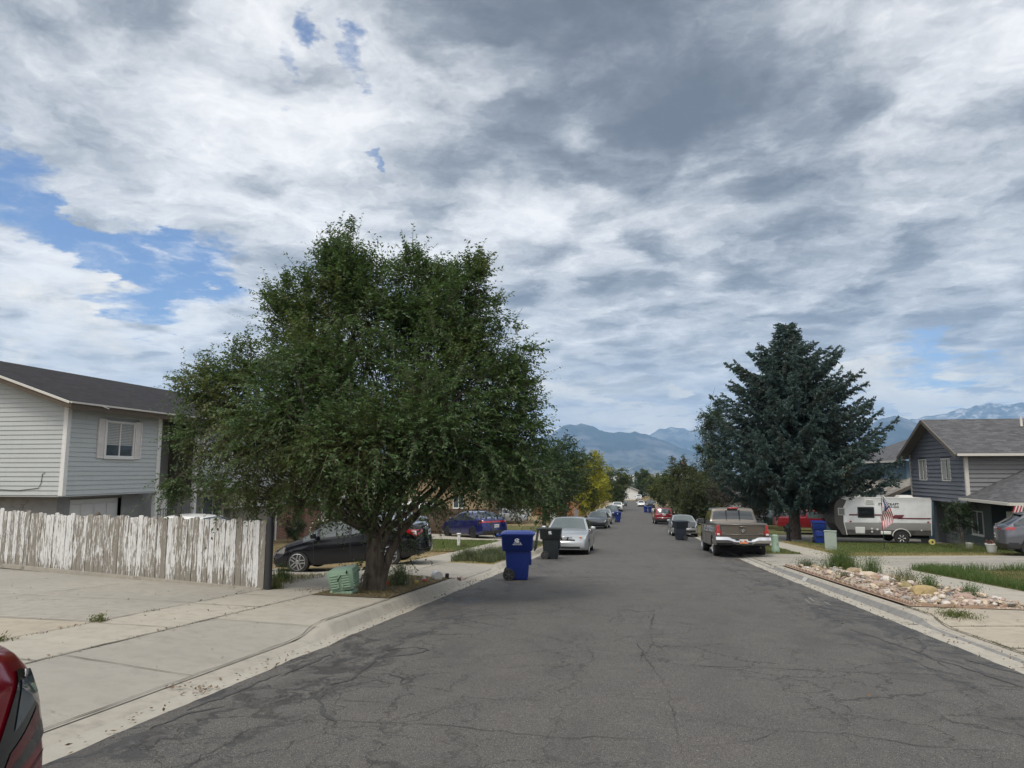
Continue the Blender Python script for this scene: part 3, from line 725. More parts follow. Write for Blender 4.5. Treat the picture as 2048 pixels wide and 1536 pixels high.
    for i in range(ns_-1):
        sm = (S[i]+S[i+1])/2
        for r in range(NR):
            for sd in 'LR':
                q = (vert(i, sd, r, 0), vert(i+1, sd, r, 0), vert(i+1, sd, r+1, 0), vert(i, sd, r+1, 0))
                F.append(q if sd == 'L' else q[::-1]); info.append((sd, sm, r, 1))
        for c in range(nt):
            F.append((vert(i, 'T', 0, c), vert(i+1, 'T', 0, c), vert(i+1, 'T', 0, c+1), vert(i, 'T', 0, c+1))); info.append(('T', sm, NR, abs(-1+2*(c+.5)/nt)))
            F.append((vert(i, 'B', 0, c), vert(i, 'B', 0, c+1), vert(i+1, 'B', 0, c+1), vert(i+1, 'B', 0, c))); info.append(('B', sm, 0, abs(-1+2*(c+.5)/nt)))
    for i, sd in ((0, 'F'), (ns_-1, 'R2')):
        for r in range(NR):
            for c in range(nt):
                q = (vert(i, 'C', r, c), vert(i, 'C', r, c+1), vert(i, 'C', r+1, c+1), vert(i, 'C', r+1, c))
                F.append(q if sd == 'F' else q[::-1]); info.append((sd, S[i], r, abs(-1+2*(c+.5)/nt)))
    V = np.array(V); F = np.array(F)
    # soften the corners
    for it in range(spec.get('soft', 2)):
        acc = np.zeros_like(V); cnt = np.zeros(len(V))
        for k in range(4):
            a, b = F[:, k], F[:, (k+1) % 4]
            np.add.at(acc, a, V[b]); np.add.at(cnt, a, 1); np.add.at(acc, b, V[a]); np.add.at(cnt, b, 1)
        V = V*.5 + .5*acc/cnt[:, None]
    cen = V[F].mean(axis=1)
    sg = spec['side_glass']; pil = spec.get('pillars', []); ws = spec['windshield']; rw = spec.get('rear_window')
    groups = {}
    for k, (sd, s, r, b) in enumerate(info):
        x, y, z = cen[k]; x0 = abs(x); nm = 'body'
        if sd == 'B': nm = 'underbody' if spec.get('ub', 1) else 'body'
        elif sd == 'T':
            if ws[0] < s < ws[1] and b < .90: nm = 'windshield'
            elif rw and rw[0] < s < rw[1] and b < .88: nm = 'rear_window'
            elif spec.get('bed') and spec['bed'][0] < s < spec['bed'][1] and b < .9: nm = 'bed_liner'
            elif spec.get('sunroof') and spec['sunroof'][0] < s < spec['sunroof'][1] and b < .6: nm = 'sunroof'
        elif sd in 'LR':
            if r >= nb+1 and r < NR-1 and sg[0] < s < sg[1] and (top(s)-belt(s)) > .10 and not any(p-.04 < s < p+.04 for p in pil): nm = 'side_window'
            elif r < nb and z > bot(s)+.10 and any(a < s < c for a, c in spec.get('doors', [])) and not (abs(s-wb_) < Ra+.05 or abs(s-wf) < Ra+.05): nm = 'door'
        f = spec.get('detail')
        if f:
            q = f(sd, s, x, y, z, b)
            if q: nm = q
        if nm == 'side_window': nm = ('side_window', sd, sum(1 for p in pil if s > p))
        if nm == 'door': nm = ('door', sd, [n_ for n_, (a, c) in enumerate(spec['doors']) if a < s < c][0])
        if nm in ('headlight', 'taillight', 'fog_lamp', 'clear_lamp'): nm = (nm, 'L' if x < 0 else 'R', 0)
        groups.setdefault(nm, []).append(k)
    root = thing(name, label, cat, loc, rz, group)
    if pitch is not None: root.rotation_euler[0] = pitch
    pmats = {'body': pm, 'door': pm, 'underbody': M_UNDER, 'windshield': spec.get('glass_f', M_GLASS), 'rear_window': M_GLASS, 'side_window': spec.get('glass_s', M_GLASS), 'headlight': M_LAMPW, 'taillight': M_RED,
             'grille': M_BLACK, 'lower_grille': M_BLACK, 'bumper': pm, 'sunroof': M_GLASS, 'bed_liner': M_BLACK, 'cladding': M_BLACK, 'fog_lamp': M_LAMPW, 'clear_lamp': M_LAMPW, 'hood': pm, 'trunk_trim': M_BLACK}
    pmats.update(spec.get('mats', {}))
    doors = {}
    for nm, fs in groups.items():
        base = nm if isinstance(nm, str) else nm[0]
        ff = F[fs]; used, inv = np.unique(ff, return_inverse=True)
        vv = V[used].copy()
        o = raw_mesh(base, vv, inv.reshape(ff.shape), pmats.get(base, pm), root, smooth=True)
        o.data.set_sharp_from_angle(angle=R(48))
        if base == 'door': doors[nm[1:]] = o
    # door seams and handles
    def side_pt(s, zfrac, sd, off=.004):
        i = min(range(ns_), key=lambda k: abs(S[k]-s)); r = int(round(zfrac*nb))
        k = ids[(i, sd, r)]; p = V[k]; return Vector((p[0]+(off if sd == 'R' else -off), p[1], p[2]))
    for (sd, n_), o in doors.items():
        a, c = spec['doors'][n_]
        if fine >= 1:
            for ss_ in (a, c):
                if abs(ss_-wb_) < Ra+.06 or abs(ss_-wf) < Ra+.06: continue
                mb = MB(); mb.tube([side_pt(ss_, q/nb, sd, .0015) for q in range(1, nb+1)], .0045, 4); mb.build('door_seam', M_INK, root)
        hp = side_pt(c-.18, .82, sd, .018)
        mb = MB(); mb.box(hp.x-.014, hp.x+.014, hp.y-.10, hp.y+.10, hp.z-.014, hp.z+.014, 0, .008)
        mb.build('handle', spec.get('handle', pm), o)
    if fine >= 1 and 'hoodline' in spec:
        mb = MB(); s = spec['hoodline']; i = min(range(ns_), key=lambda k: abs(S[k]-s))
        mb.tube([tuple(V[vert(i, 'T', 0, c)]+np.array((0, 0, .001))) for c in range(nt+1)], .005, 4); mb.build('hood_seam', M_INK, root)
    # mirrors
    ms = spec.get('mirror', ws[1]-.25 if False else ws[0]+.30); mz = spec.get('mirror_z', belt(ms)+.02)
    for sx in (-1, 1):
        hwm = hw(ms, belt(ms), belt(ms)); big = spec.get('mirror_big', 1.0)
        mb = MB(); y = L/2-ms
        mb.box(sx*(hwm+.13)-.10*big, sx*(hwm+.13)+.10*big, y-.05, y+.06, mz, mz+.15*big, 0, .035)
        mb.tube([(sx*(hwm-.03), y, mz+.02), (sx*(hwm+.10), y, mz+.05)], .022, 6)
        o = mb.build('mirror', spec.get('mirror_mat', pm), root, 40)
        mg = MB(); mg.box(sx*(hwm+.13)-.08*big, sx*(hwm+.13)+.08*big, y-.056, y-.0505, mz+.02, mz+.15*big-.02, 0); mg.build('mirror_glass', M_GLASS, o)
    # wheels
    for sx in (-1, 1):
        for a in (wf, wb_):
            y = L/2-a; tw = spec.get('tyre_w', .215); xo = Wd/2-.035; tr = wr
            mb = MB(); rr = tr*spec.get('rimr', .69)
            mb.lathe([(rr, -tw/2), (tr*.93, -tw/2), (tr*.985, -tw/2+.02), (tr, -tw/2+.05), (tr, tw/2-.05), (tr*.985, tw/2-.02), (tr*.93, tw/2), (rr, tw/2-.01)], 28, 'x')
            o = mb.build('wheel', M_RUB, root, 40, (sx*(xo-tw/2), y, tr*.985))
            rm = rim_mb(rr, sx, spec.get('rim', 'five')); rb = rm.build('rim', [spec.get('rim_mat', M_ALLOY), M_INK], o, 35, (sx*(tw/2-.045), 0, 0))
    # dark wheel-well liner
    for a in (wf, wb_): mb = MB(); mb.box(-Wd/2+.24, Wd/2-.24, L/2-a-Ra*.9, L/2-a+Ra*.9, .18, wr+.3); mb.build('wheel_well', M_UNDER, root)
    root['_L'] = L
    ctx = dict(V=V, F=F, S=S, L=L, W=Wd, H=H, root=root, info=info, cen=cen, ids=ids, NR=NR)
    return root, ctx
def patch(ctx, sd, quad, name, m, off=.006, n=14, parent=None):
    """a panel that follows the body side: quad = 4 (s, z) corners"""
    S, V, ids, NR = np.array(ctx['S']), ctx['V'], ctx['ids'], ctx['NR']; mb = MB()
    def sp_(s, z):
        i = int(np.clip(np.searchsorted(S, s)-1, 0, len(S)-2)); f = (s-S[i])/(S[i+1]-S[i]); out = []
        for ii in (i, i+1):
            col_ = np.array([V[ids[(ii, sd, r)]] for r in range(NR+1)]); zz = np.maximum.accumulate(col_[:, 2]); out.append(np.array([np.interp(z, zz, col_[:, 0]), np.interp(z, zz, col_[:, 1])]))
        x, y = out[0]*(1-f)+out[1]*f; return Vector((x, y, z))
    def sn_(s, z):
        s = min(s, ctx['L']-.012); p = sp_(s, z); n = (sp_(s-.03, z)-sp_(s+.01, z)).cross(sp_(s, z+.03)-sp_(s, z-.03)); n.z *= .3
        if n.length < 1e-9: return tuple(p)
        n.normalize(); n = n*(1 if n.x*(1 if sd == 'R' else -1) > 0 else -1); return tuple(p+n*off)
    (a, b, c, d_) = quad
    for j in range(n+1):
        for i in range(n+1):
            u, v = i/n, j/n; s = lerp(lerp(a[0], b[0], u), lerp(d_[0], c[0], u), v); z = lerp(lerp(a[1], b[1], u), lerp(d_[1], c[1], u), v); mb.v.append(sn_(s, z))
    for j in range(n):
        for i in range(n): q = j*(n+1)+i; mb.f.append((q, q+1, q+n+2, q+n+1)); mb.m.append(0)
    return mb.build(name, m, parent or ctx['root'], 60)
def patch_rear(ctx, quad, name, m, off=.008, n=10, parent=None, rear=True):
    V = ctx['V']; mb = MB(); sg = -1 if rear else 1; W_ = V[V[:, 1]*sg > ctx['L']/2-.75]
    def yy(x, z):
        d = (W_[:, 0]-x)**2+(W_[:, 2]-z)**2; k = np.argsort(d)[:10]; k = [q for q in k if W_[q, 1]*sg > (W_[k, 1]*sg).max()-.06]; w_ = 1/(d[k]+1e-5); return float((W_[k, 1]*w_).sum()/w_.sum())+sg*off
    (a, b, c, d_) = quad
    for j in range(n+1):
        for i in range(n+1): u, v = i/n, j/n; x = lerp(lerp(a[0], b[0], u), lerp(d_[0], c[0], u), v); z = lerp(lerp(a[1], b[1], u), lerp(d_[1], c[1], u), v); mb.v.append((x, yy(x, z), z))
    for j in range(n):
        for i in range(n): q = j*(n+1)+i; mb.f.append((q, q+1, q+n+2, q+n+1)); mb.m.append(0)
    return mb.build(name, m, parent or ctx['root'], 60)
def face_y(ctx, x, z, rear=True):
    V = ctx['V']; m = (np.abs(V[:, 0]-x) < .10) & (np.abs(V[:, 2]-z) < .07)
    ys_ = V[m][:, 1]
    if not len(ys_): return (-1 if rear else 1)*ctx['L']/2
    return float(ys_.min() if rear else ys_.max())
def plate(ctx, z, rear=True, x=0, matb=None, ink=None, w_=.30, h_=.155):
    y = face_y(ctx, x, z, rear); s = -1 if rear else 1
    mb = MB(); mb.box(x-w_/2, x+w_/2, min(y+s*.012, y+s*.004), max(y+s*.012, y+s*.004), z-h_/2, z+h_/2, 0, .003)
    o = mb.build('licence_plate', matb or M_PLATE, ctx['root'])
    mb = MB(); yy = y+s*.0135
    r2 = random.Random(int(abs(y)*1000))
    for k in range(6):
        xx = x-w_*.36+k*w_*.145
        if k == 3 and ink: continue
        mb.box(xx-.012, xx+.012, yy-.0005, yy+.0005, z-.035, z+.03)
        mb.box(xx-.004, xx+.018, yy-.0005, yy+.0005, z-.004 if r2.random() < .5 else z+.018, z+.004 if r2.random() < .5 else z+.03)
    mb.build('plate_digits', ink or M_INK, o)
    return o
def emblem(ctx, z, rear=True, r=.05, x=0, m=None, flat=.6):
    y = face_y(ctx, x, z, rear); s = -1 if rear else 1; mb = MB(); mb.lathe([(r, y), (r, y+s*.012), (r*.8, y+s*.016)], 18, 'y', (x, 0, z))
    for i, v in enumerate(mb.v): mb.v[i] = (v[0], v[1], z+(v[2]-z)*flat)
    return mb.build('emblem', m or M_CHROME, ctx['root'], 40)
def bar(ctx, z, x0, x1, h, rear, m, name, off=.01, dep=.02):
    y = face_y(ctx, (x0+x1)/2, z, rear); s = -1 if rear else 1; a, b = sorted((y-s*.02, y+s*(off+dep)))
    mb = MB(); mb.box(x0, x1, a, b, z-h/2, z+h/2, 0, min(h*.35, .012)); return mb.build(name, m, ctx['root'], 40)

def sedan_spec(**k):
    L = k.get('L', 4.6); H = k.get('H', 1.44)
    s = dict(L=L, W=k.get('W', 1.78), H=H, wr=.325, axles=(.92, L-.98-.02), side_glass=(1.42, L-.80), pillars=[2.42, L-1.36],
             top=[(0, .60), (.04, .68), (.35, .80), (1.25, .965), (1.35, .98), (2.10, H-.03), (2.45, H), (2.9, H-.005), (3.35, H-.05), (L-.62, 1.13), (L-.50, 1.10), (L-.06, 1.06), (L, .95)],
             belt=[(0, .58), (.4, .74), (1.3, .90), (L-1.0, .98), (L-.3, .98), (L, .88)], bot=[(0, .22), (.5, .18), (L-.6, .20), (L, .27)],
             front=[(.2, .05), (.35, 0), (.55, .0), (.75, .12)], rear=[(.25, .05), (.45, 0), (.7, .02), (.95, .06), (1.1, .10)],
             windshield=(1.36, 2.08), rear_window=(3.40, L-.60), doors=[(1.40, 2.42), (2.46, 3.38)], hoodline=1.30, stations=[1.36, 2.08, 3.40, L-.60, 1.40, 2.42, 2.46, 3.38])
    s.update(k); return s
def suv_spec(**k):
    L = k.get('L', 4.6); H = k.get('H', 1.68)
    s = dict(L=L, W=1.85, H=H, wr=.36, axles=(.92, L-.95), side_glass=(1.40, L-.35), pillars=[2.35, 3.28, ],
             top=[(0, .75), (.04, .85), (.35, .98), (1.15, 1.10), (1.25, 1.12), (1.92, H-.05), (2.3, H), (3.2, H), (L-.35, H-.06), (L-.28, H-.09), (L-.02, 1.12), (L, .95)],
             belt=[(0, .72), (.4, .92), (1.2, 1.02), (L-.6, 1.12), (L, 1.0)], bot=[(0, .28), (.5, .24), (L-.6, .26), (L, .34)],
             front=[(.3, .06), (.45, 0), (.7, 0), (.95, .12)], rear=[(.3, .06), (.5, 0), (.8, .02), (1.1, .03), (1.3, .04)],
             windshield=(1.26, 1.90), rear_window=(L-.27, L-.03), doors=[(1.38, 2.35), (2.39, 3.30)], hoodline=1.2, tumble=.20, plan_r=.07,
             stations=[1.26, 1.90, L-.27, L-.03, L-.2, L-.15, L-.1, L-.06, 1.38, 2.35, 2.39, 3.30])
    s.update(k); return s
def pickup_spec(**k):
    L = k.get('L', 5.8); H = k.get('H', 1.90); c = k.get('cab', 3.55)
    s = dict(L=L, W=2.0, H=H, wr=.40, gap=.07, tyre_w=.27, axles=(.98, L-1.22), side_glass=(1.55, c-.12), pillars=[2.62],
             top=[(0, 1.0), (.03, 1.10), (.3, 1.19), (1.45, 1.27), (1.5, 1.28), (2.08, H-.06), (2.35, H), (c-.2, H-.01), (c-.10, H-.04), (c, 1.34), (c+.03, 1.32), (L-.02, 1.32), (L, 1.26)],
             belt=[(0, .98), (.4, 1.12), (1.5, 1.18), (c-.1, 1.20), (c+.02, 1.20), (L, 1.20)], bot=[(0, .42), (L-1.9, .42), (L, .50)],
             front=[(.4, .05), (.6, 0), (1.05, 0)], rear=[(.4, .0), (1.4, .0)], curve_f=.14, curve_r=.03, plan_f=.06, plan_r=.02, crown=.03,
             windshield=(1.52, 2.06), rear_window=(c-.09, c-.005), doors=[(1.60, 2.60), (2.66, c-.1)], tumble=.17, soft=1,
             bed=(c+.10, L-.10, .45), stations=[1.52, 2.06, c-.10, c-.075, c-.05, c-.025, c, c+.03, c+.1, L-.1, L-.08, 1.6, 2.6, 2.66], mirror_big=1.5, mirror_mat=M_BLACK, ub=1)
    s.update(k); return s
def gpitch(x, y, rz):      # tilt of a vehicle resting on the sloping ground
    fx, fy = -math.sin(rz), math.cos(rz); return math.atan2(G(x+fx*1.3, y+fy*1.3)-G(x-fx*1.3, y-fy*1.3), 2.6)
def park(x, y, deg): return (x, y, (G(x-math.sin(R(deg))*1.3, y+math.cos(R(deg))*1.3)+G(x+math.sin(R(deg))*1.3, y-math.cos(R(deg))*1.3))/2+.015)

P_BLACK = paint('paint_black', (.004, .004, .006), .0, .10, .05, .35)
P_SILVER = paint('paint_silver', (.40, .42, .43), .6, .34, .25)
P_SILVB = paint('paint_silver_old', (.34, .35, .36), .55, .42, .4)
P_GREY = paint('paint_graphite', (.075, .078, .085), .6, .3, .3)
P_DGREY = paint('paint_slate', (.035, .038, .042), .6, .28, .3)
P_BLUE = paint('paint_blue', (.010, .015, .11), .5, .26, .25)
P_NAVY = paint('paint_navy', (.02, .032, .06), .5, .3, .3)
P_WHITE = paint('paint_white', (.62, .62, .60), .0, .35, .3)
P_BROWN = paint('paint_brown', (.098, .085, .070), .55, .34, .35)
P_RED = paint('paint_red', (.21, .006, .012), .35, .35, .2)
P_CRIM = paint('paint_crimson', (.21, .004, .014), .35, .16, .0)
P_CHAR = paint('paint_lunar', (.125, .13, .15), .6, .3, .25)
P_GREEN = paint('paint_dark_green', (.01, .03, .022), .4, .3, .3)

# -- black sedan, side-on in the driveway behind the tree
def det_civic(sd, s, x, y, z, b):
    L = 4.5; ax = abs(x)
    if sd == 'F' and ax > .42 and .56 < z < .70: return 'headlight'
    if sd in 'LR' and s < .42 and .58 < z < .74 - .0: return 'headlight'
    if sd == 'F' and ax < .40 and .55 < z < .66: return 'grille'
    if sd == 'F' and ax < .62 and .25 < z < .42: return 'lower_grille'
sp = sedan_spec(L=4.5, W=1.75, H=1.43, detail=det_civic, rim='double', rimr=.72, wr=.32, handle=P_BLACK, glass_s2=0, mats={'headlight': plain('headlamp_dark', (.16, .15, .14), .15, .2, .3)}, glass_s=glassy('car_glass_mid', (.022, .028, .028), .06),  # headlamp lens in a darker, even tone
                side_glass=(1.10, 3.95), pillars=[1.55, 2.44, 3.36],
                top=[(0, .58), (.04, .66), (.35, .80), (.95, .94), (1.0, .96), (1.85, 1.38), (2.3, 1.43), (2.8, 1.42), (3.3, 1.36), (3.92, 1.13), (4.0, 1.11), (4.44, 1.09), (4.5, .98)],
                windshield=(1.02, 1.82), rear_window=(3.34, 3.88), mirror=1.45, hoodline=.96)
BLACK_POS = (-7.85, 19.65, 94)
root, ctx = make_car('parked_sedan', 'glossy black sedan parked side-on in the driveway behind the big leafy tree', 'car', sp, P_BLACK, park(*BLACK_POS), R(BLACK_POS[2]), pitch=gpitch(BLACK_POS[0], BLACK_POS[1], R(BLACK_POS[2])), fine=1.5)
for sd in 'LR':
    tl = patch(ctx, sd, [(4.02, .93), (4.47, .74), (4.49, .93), (4.12, .965)], 'taillight', M_RED); patch(ctx, sd, [(4.30, .84), (4.47, .79), (4.48, .90), (4.34, .91)], 'reversing_lens', M_LAMPW, .010, 6, tl)
    sx = 1 if sd == 'R' else -1; patch_rear(ctx, [(sx*.50, .80), (sx*.80, .76), (sx*.80, .93), (sx*.46, .93)], 'taillight', M_RED)
plate(ctx, .80); emblem(ctx, .98, True, .045, 0, M_CHROME, .9); bar(ctx, .97, -.40, -.12, .02, True, M_CHROME, 'chrome_strip')
writing('badge_lettering', 'CIVIC', .05, M_CHROME, ctx['root'], (-.42, face_y(ctx, -.4, .93)-.006, .93), (R(90), 0, 0))

# -- silver sedan with a broken nose
def det_alt(sd, s, x, y, z, b):
    ax = abs(x)
    if sd in 'FLR' and s < .55 and ax > .46 and .60 < z < .80: return 'headlight'
    if sd == 'F' and ax > .42 and .52 < z <= .60 and x > 0: return 'grille'
    if sd in 'F' and ax < .44 and .55 < z < .70: return 'grille'
    if sd in 'F' and ax < .60 and .26 < z < .36: return 'lower_grille'
    if sd in 'LR' and s > 4.4 and .75 < z < .98: return 'taillight'
sp = sedan_spec(L=4.7, W=1.80, H=1.46, detail=det_alt, rim='steel', glass_f=M_GLASSL, glass_s=M_GLASS)
root, ctx = make_car('parked_sedan', 'silver sedan with a damaged front bumper parked facing us behind the black bin', 'car', sp, P_SILVER, park(-2.62, 30.1, 179.5), R(179.5), pitch=gpitch(-2.6, 30, R(180)))
mb = MB(); yf = face_y(ctx, .1, .66, False)
for sx in (-1, 1): mb.box(sx*.11-.035, sx*.11+.035, yf-.05, yf+.015, .52, .72, 0, .01, Matrix.Translation((sx*.11, yf, .62)) @ Matrix.Rotation(sx*.35, 4, 'Y') @ Matrix.Translation((-sx*.11, -yf, -.62)))
mb.box(-.30, .30, yf-.05, yf+.01, .69, .72, 0, .008); mb.build('grille_bars', M_CHROME, ctx['root'], 40)
for sx in (-1, 1):
    mb = MB(); mb.box(sx*.60-.05, sx*.60+.05, face_y(ctx, sx*.6, .72, False)-.06, face_y(ctx, sx*.6, .72, False)+.004, .67, .72, 0, .01); mb.build('turn_signal', M_AMBER, ctx['root'])

# -- graphite sedan further down on the left
def det_cor(sd, s, x, y, z, b):
    ax = abs(x)
    if sd in 'FLR' and s < .5 and ax > .42 and .60 < z < .74: return 'headlight'
    if sd == 'F' and ax < .72 and .24 < z < .53: return 'lower_grille'
sp = sedan_spec(L=4.6, W=1.78, H=1.45, detail=det_cor, glass_f=M_GLASSL)
root, ctx = make_car('parked_sedan', 'dark grey sedan with a wide black lower grille facing us beyond the silver sedan', 'car', sp, P_GREY, park(-3.0, 63.0, 177), R(177), fine=.8, pitch=gpitch(-3, 63, R(180)))
emblem(ctx, .62, False, .07)
def det_plain(sd, s, x, y, z, b):
    ax = abs(x)
    if sd in 'FLR' and s < .5 and ax > .50 and .74 < z < .90: return 'headlight'
    if sd == 'F' and ax < .5 and .60 < z < .85: return 'grille'
    if sd == 'F' and ax < .6 and .34 < z < .5: return 'lower_grille'
sp = suv_spec(L=4.5, W=1.8, H=1.55, detail=det_plain, glass_f=M_GLASSL)
root, ctx = make_car('parked_suv', 'pale silver crossover parked just behind the dark grey sedan', 'car', sp, P_SILVB, park(-3.05, 74.6, 181), R(181), fine=.7, pitch=gpitch(-3, 75, R(180)))
sp = suv_spec(L=4.6, W=1.85, H=1.66, detail=det_plain, glass_f=M_GLASSL)
root, ctx = make_car('parked_suv', 'navy blue crossover facing us beyond the pale silver one on the left kerb', 'car', sp, P_NAVY, park(-2.9, 101, 178), R(178), fine=.7, pitch=gpitch(-3, 100, R(180)))
bar(ctx, .72, -.35, .35, .03, False, M_CHROME, 'grille_bar')
def det_pk(sd, s, x, y, z, b):
    ax = abs(x)
    if sd in 'FLR' and s < .4 and ax > .62 and .92 < z < 1.10: return 'headlight'
    if sd == 'F' and ax < .6 and .72 < z < 1.06: return 'grille'
sp = pickup_spec(L=5.6, W=1.98, H=1.82, detail=det_pk, bed=None, mirror_mat=P_WHITE, glass_f=M_GLASSL)
root, ctx = make_car('parked_pickup', 'white pickup truck with a black grille parked far down the left kerb', 'pickup truck', sp, P_WHITE, park(-2.96, 139, 180), R(180), fine=.7, pitch=gpitch(-3, 139, R(180)))
bar(ctx, .60, -.85, .85, .16, False, M_CHROME, 'bumper')
sp = sedan_spec(L=4.6, detail=det_cor, glass_f=M_GLASSL)
root, ctx = make_car('parked_sedan', 'silver sedan peeking out behind the far white pickup on the left', 'car', sp, P_SILVB, park(-3.3, 158, 180), R(180), fine=.5, pitch=gpitch(-3, 158, R(180)))
root, ctx = make_car('parked_sedan', 'dark sedan parked last on the left near the end of the street', 'car', sp, P_DGREY, park(-2.4, 181, 180), R(180), fine=.5, pitch=gpitch(-3, 180, R(180)))

# -- brown pickup on the right kerb, tail towards us
def det_ram(sd, s, x, y, z, b):
    ax = abs(x)
    if sd == 'R2' and ax > .80 and .82 < z < 1.22: return 'taillight'
    if sd in 'LR' and s > 5.8-.12 and .82 < z < 1.22: return 'taillight'
    if sd in 'R2' and z < .66: return 'trunk_trim'
sp = pickup_spec(detail=det_ram, rim='five', rim_mat=M_CHROME, mats={'trunk_trim': M_BLACK})
TR = (4.02, 31.3, 1.0)
root, ctx = make_car('parked_pickup', 'brown pickup truck with a chrome rear bumper parked on the right kerb', 'pickup truck', sp, P_BROWN, park(*TR), R(TR[2]), pitch=gpitch(TR[0], TR[1], 0))
yb = face_y(ctx, 0, .9)
mb = MB(); pts = []
for k in range(25):
    x = -1.0+2.0*k/24; a = abs(x); drop = .10*(1-ss((a-.36)/.20)); o = .14-.05*(a**4)
    zt, zb = .78-drop*.9, .52-.02*drop+(.04 if a > .36 else 0)
    pts.append([(x, yb+.10, zt), (x, yb-o, zt), (x, yb-o-.03, (zt+zb)/2), (x, yb-o+.02, zb), (x, yb+.10, zb)])
mb.loft(pts, 0); mb.build('bumper', M_CHROME, ctx['root'], 35)
mb = MB(); mb.box(-.30, .30, yb-.155, yb-.12, .53, .72, 0, .01); pr = mb.build('plate_recess', M_BLACK, ctx['root'])
mb = MB(); mb.box(-.155, .155, yb-.168, yb-.157, .545, .695, 0, .004); pl = mb.build('licence_plate', M_PLATE, ctx['root'])
mb = MB(); mb.box(-.15, .15, yb-.1695, yb-.1685, .55, .60); mb.box(-.01, .06, yb-.1695, yb-.1685, .60, .67); mb.build('orange_arch', M_ORG, pl)
mb = MB()
for xx in (-.12, -.07, .07, .11): mb.box(xx-.015, xx+.012, yb-.171, yb-.170, .60, .66)
mb.build('plate_digits', M_INK, pl)
# tailgate: seam, lower crease, handle, shield emblem with a horned head
mb = MB()
for x in (-.80, .80): mb.box(x-.006, x+.006, yb-.006, yb+.03, .70, 1.24)
mb.box(-.80, .80, yb-.004, yb+.03, .700, .708); mb.build('tailgate_seam', M_INK, ctx['root'])
mb = MB(); mb.box(-.79, .79, yb-.022, yb+.02, .86, .885, 0, .008); mb.box(-.79, .79, yb-.03, yb+.02, 1.20, 1.27, 0, .02); mb.build('tailgate_trim', P_BROWN, ctx['root'], 40)
mb = MB(); mb.box(-.13, .13, yb-.03, yb+.02, 1.13, 1.19, 0, .015); mb.build('tailgate_handle', P_BROWN, ctx['root'], 40)
mb = MB(); mb.prism([(-.085, .10), (-.045, .115), (0, .105), (.045, .115), (.085, .10), (.075, -.01), (.0, -.11), (-.075, -.01)], yb-.022, yb-.006, 'xz')
em = mb.build('emblem', M_INK, ctx['root'], None, (0, 0, 1.0))
mb = MB()
for sx in (-1, 1):
    mb.tube([(sx*.015, yb-.03, .06), (sx*.045, yb-.034, .075), (sx*.072, yb-.034, .045), (sx*.065, yb-.034, .0), (sx*.04, yb-.034, -.012), (sx*.035, yb-.034, .015)], [.016, .02, .02, .017, .012, .007], 6)
mb.prism([(-.022, .06), (.022, .06), (.03, .01), (.014, -.07), (-.014, -.07), (-.03, .01)], yb-.038, yb-.02, 'xz'); mb.build('horned_head', M_CHROME, em, 40)
writing('badge_lettering', '4X4', .055, M_CHROME, ctx['root'], (.66, yb-.010, .915), (R(90), 0, 0), sx=1.6)
writing('badge_lettering', 'HEMI', .04, M_CHROME, ctx['root'], (-.70, yb-.010, .93), (R(90), 0, 0), sx=1.4)
mb = MB(); mb.box(-.22, .22, 5.8/2-3.56, 5.8/2-3.44, 1.835, 1.895, 0, .015); hb = mb.build('high_brake_lamp', M_RED, ctx['root'], 40)
for sx in (-1, 1):
    mb = MB(); mb.box(sx*.895-.055, sx*.895+.055, yb-.012, yb+.01, .83, .91, 0, .01); mb.build('reversing_lamp', M_LAMPW, ctx['root'])
mb = MB(); mb.tube([(0, yb-.02, .50), (0, yb-.22, .50)], .03, 8); mb.box(-.07, .07, yb-.16, yb-.02, .46, .54, 0, .01); mb.tube([(.55, yb+.3, .40), (.62, yb-.05, .40)], .035, 10); mb.build('tow_hitch', M_BLACK, ctx['root'], 40)
mb = MB(); mb.tube([(-.75, 1.68-2.9+1.22-1.22, .36), (.75, 1.68-2.9, .36)], .06, 8); mb.box(-.35, .35, -2.6, -.2, .36, .46); mb.build('axle', M_UNDER, ctx['root'])
mb = MB()
for x in (-.26, .26): mb.box(x-.006, x+.006, 2.9-3.56-.03, 2.9-3.47, 1.36, 1.80)
mb.build('slider_frame', M_INK, ctx['root'])

# -- crimson car whose rear corner enters at the lower left
def det_tes(sd, s, x, y, z, b):
    L = 4.7; ax = abs(x)
    if sd in 'FLR' and s < .5 and ax > .50 and .58 < z < .72: return 'headlight'
sp = sedan_spec(L=4.7, W=1.86, H=1.45, detail=det_tes, mats={'taillight': M_SMOKE}, plan_r=.15, curve_r=.20, rear=[(.25, .07), (.5, 0), (.75, .0), (1.0, .05), (1.15, .12)])
sp['axles'] = (.85, 3.72)
REDC = (-2.86, .20, 181.5)
root, ctx = make_car('parked_sedan', 'deep red car with a smoked tail lamp cut off at the lower left edge', 'car', sp, P_CRIM, park(*REDC), R(REDC[2]), fine=2.2, pitch=gpitch(REDC[0], REDC[1], R(180)))

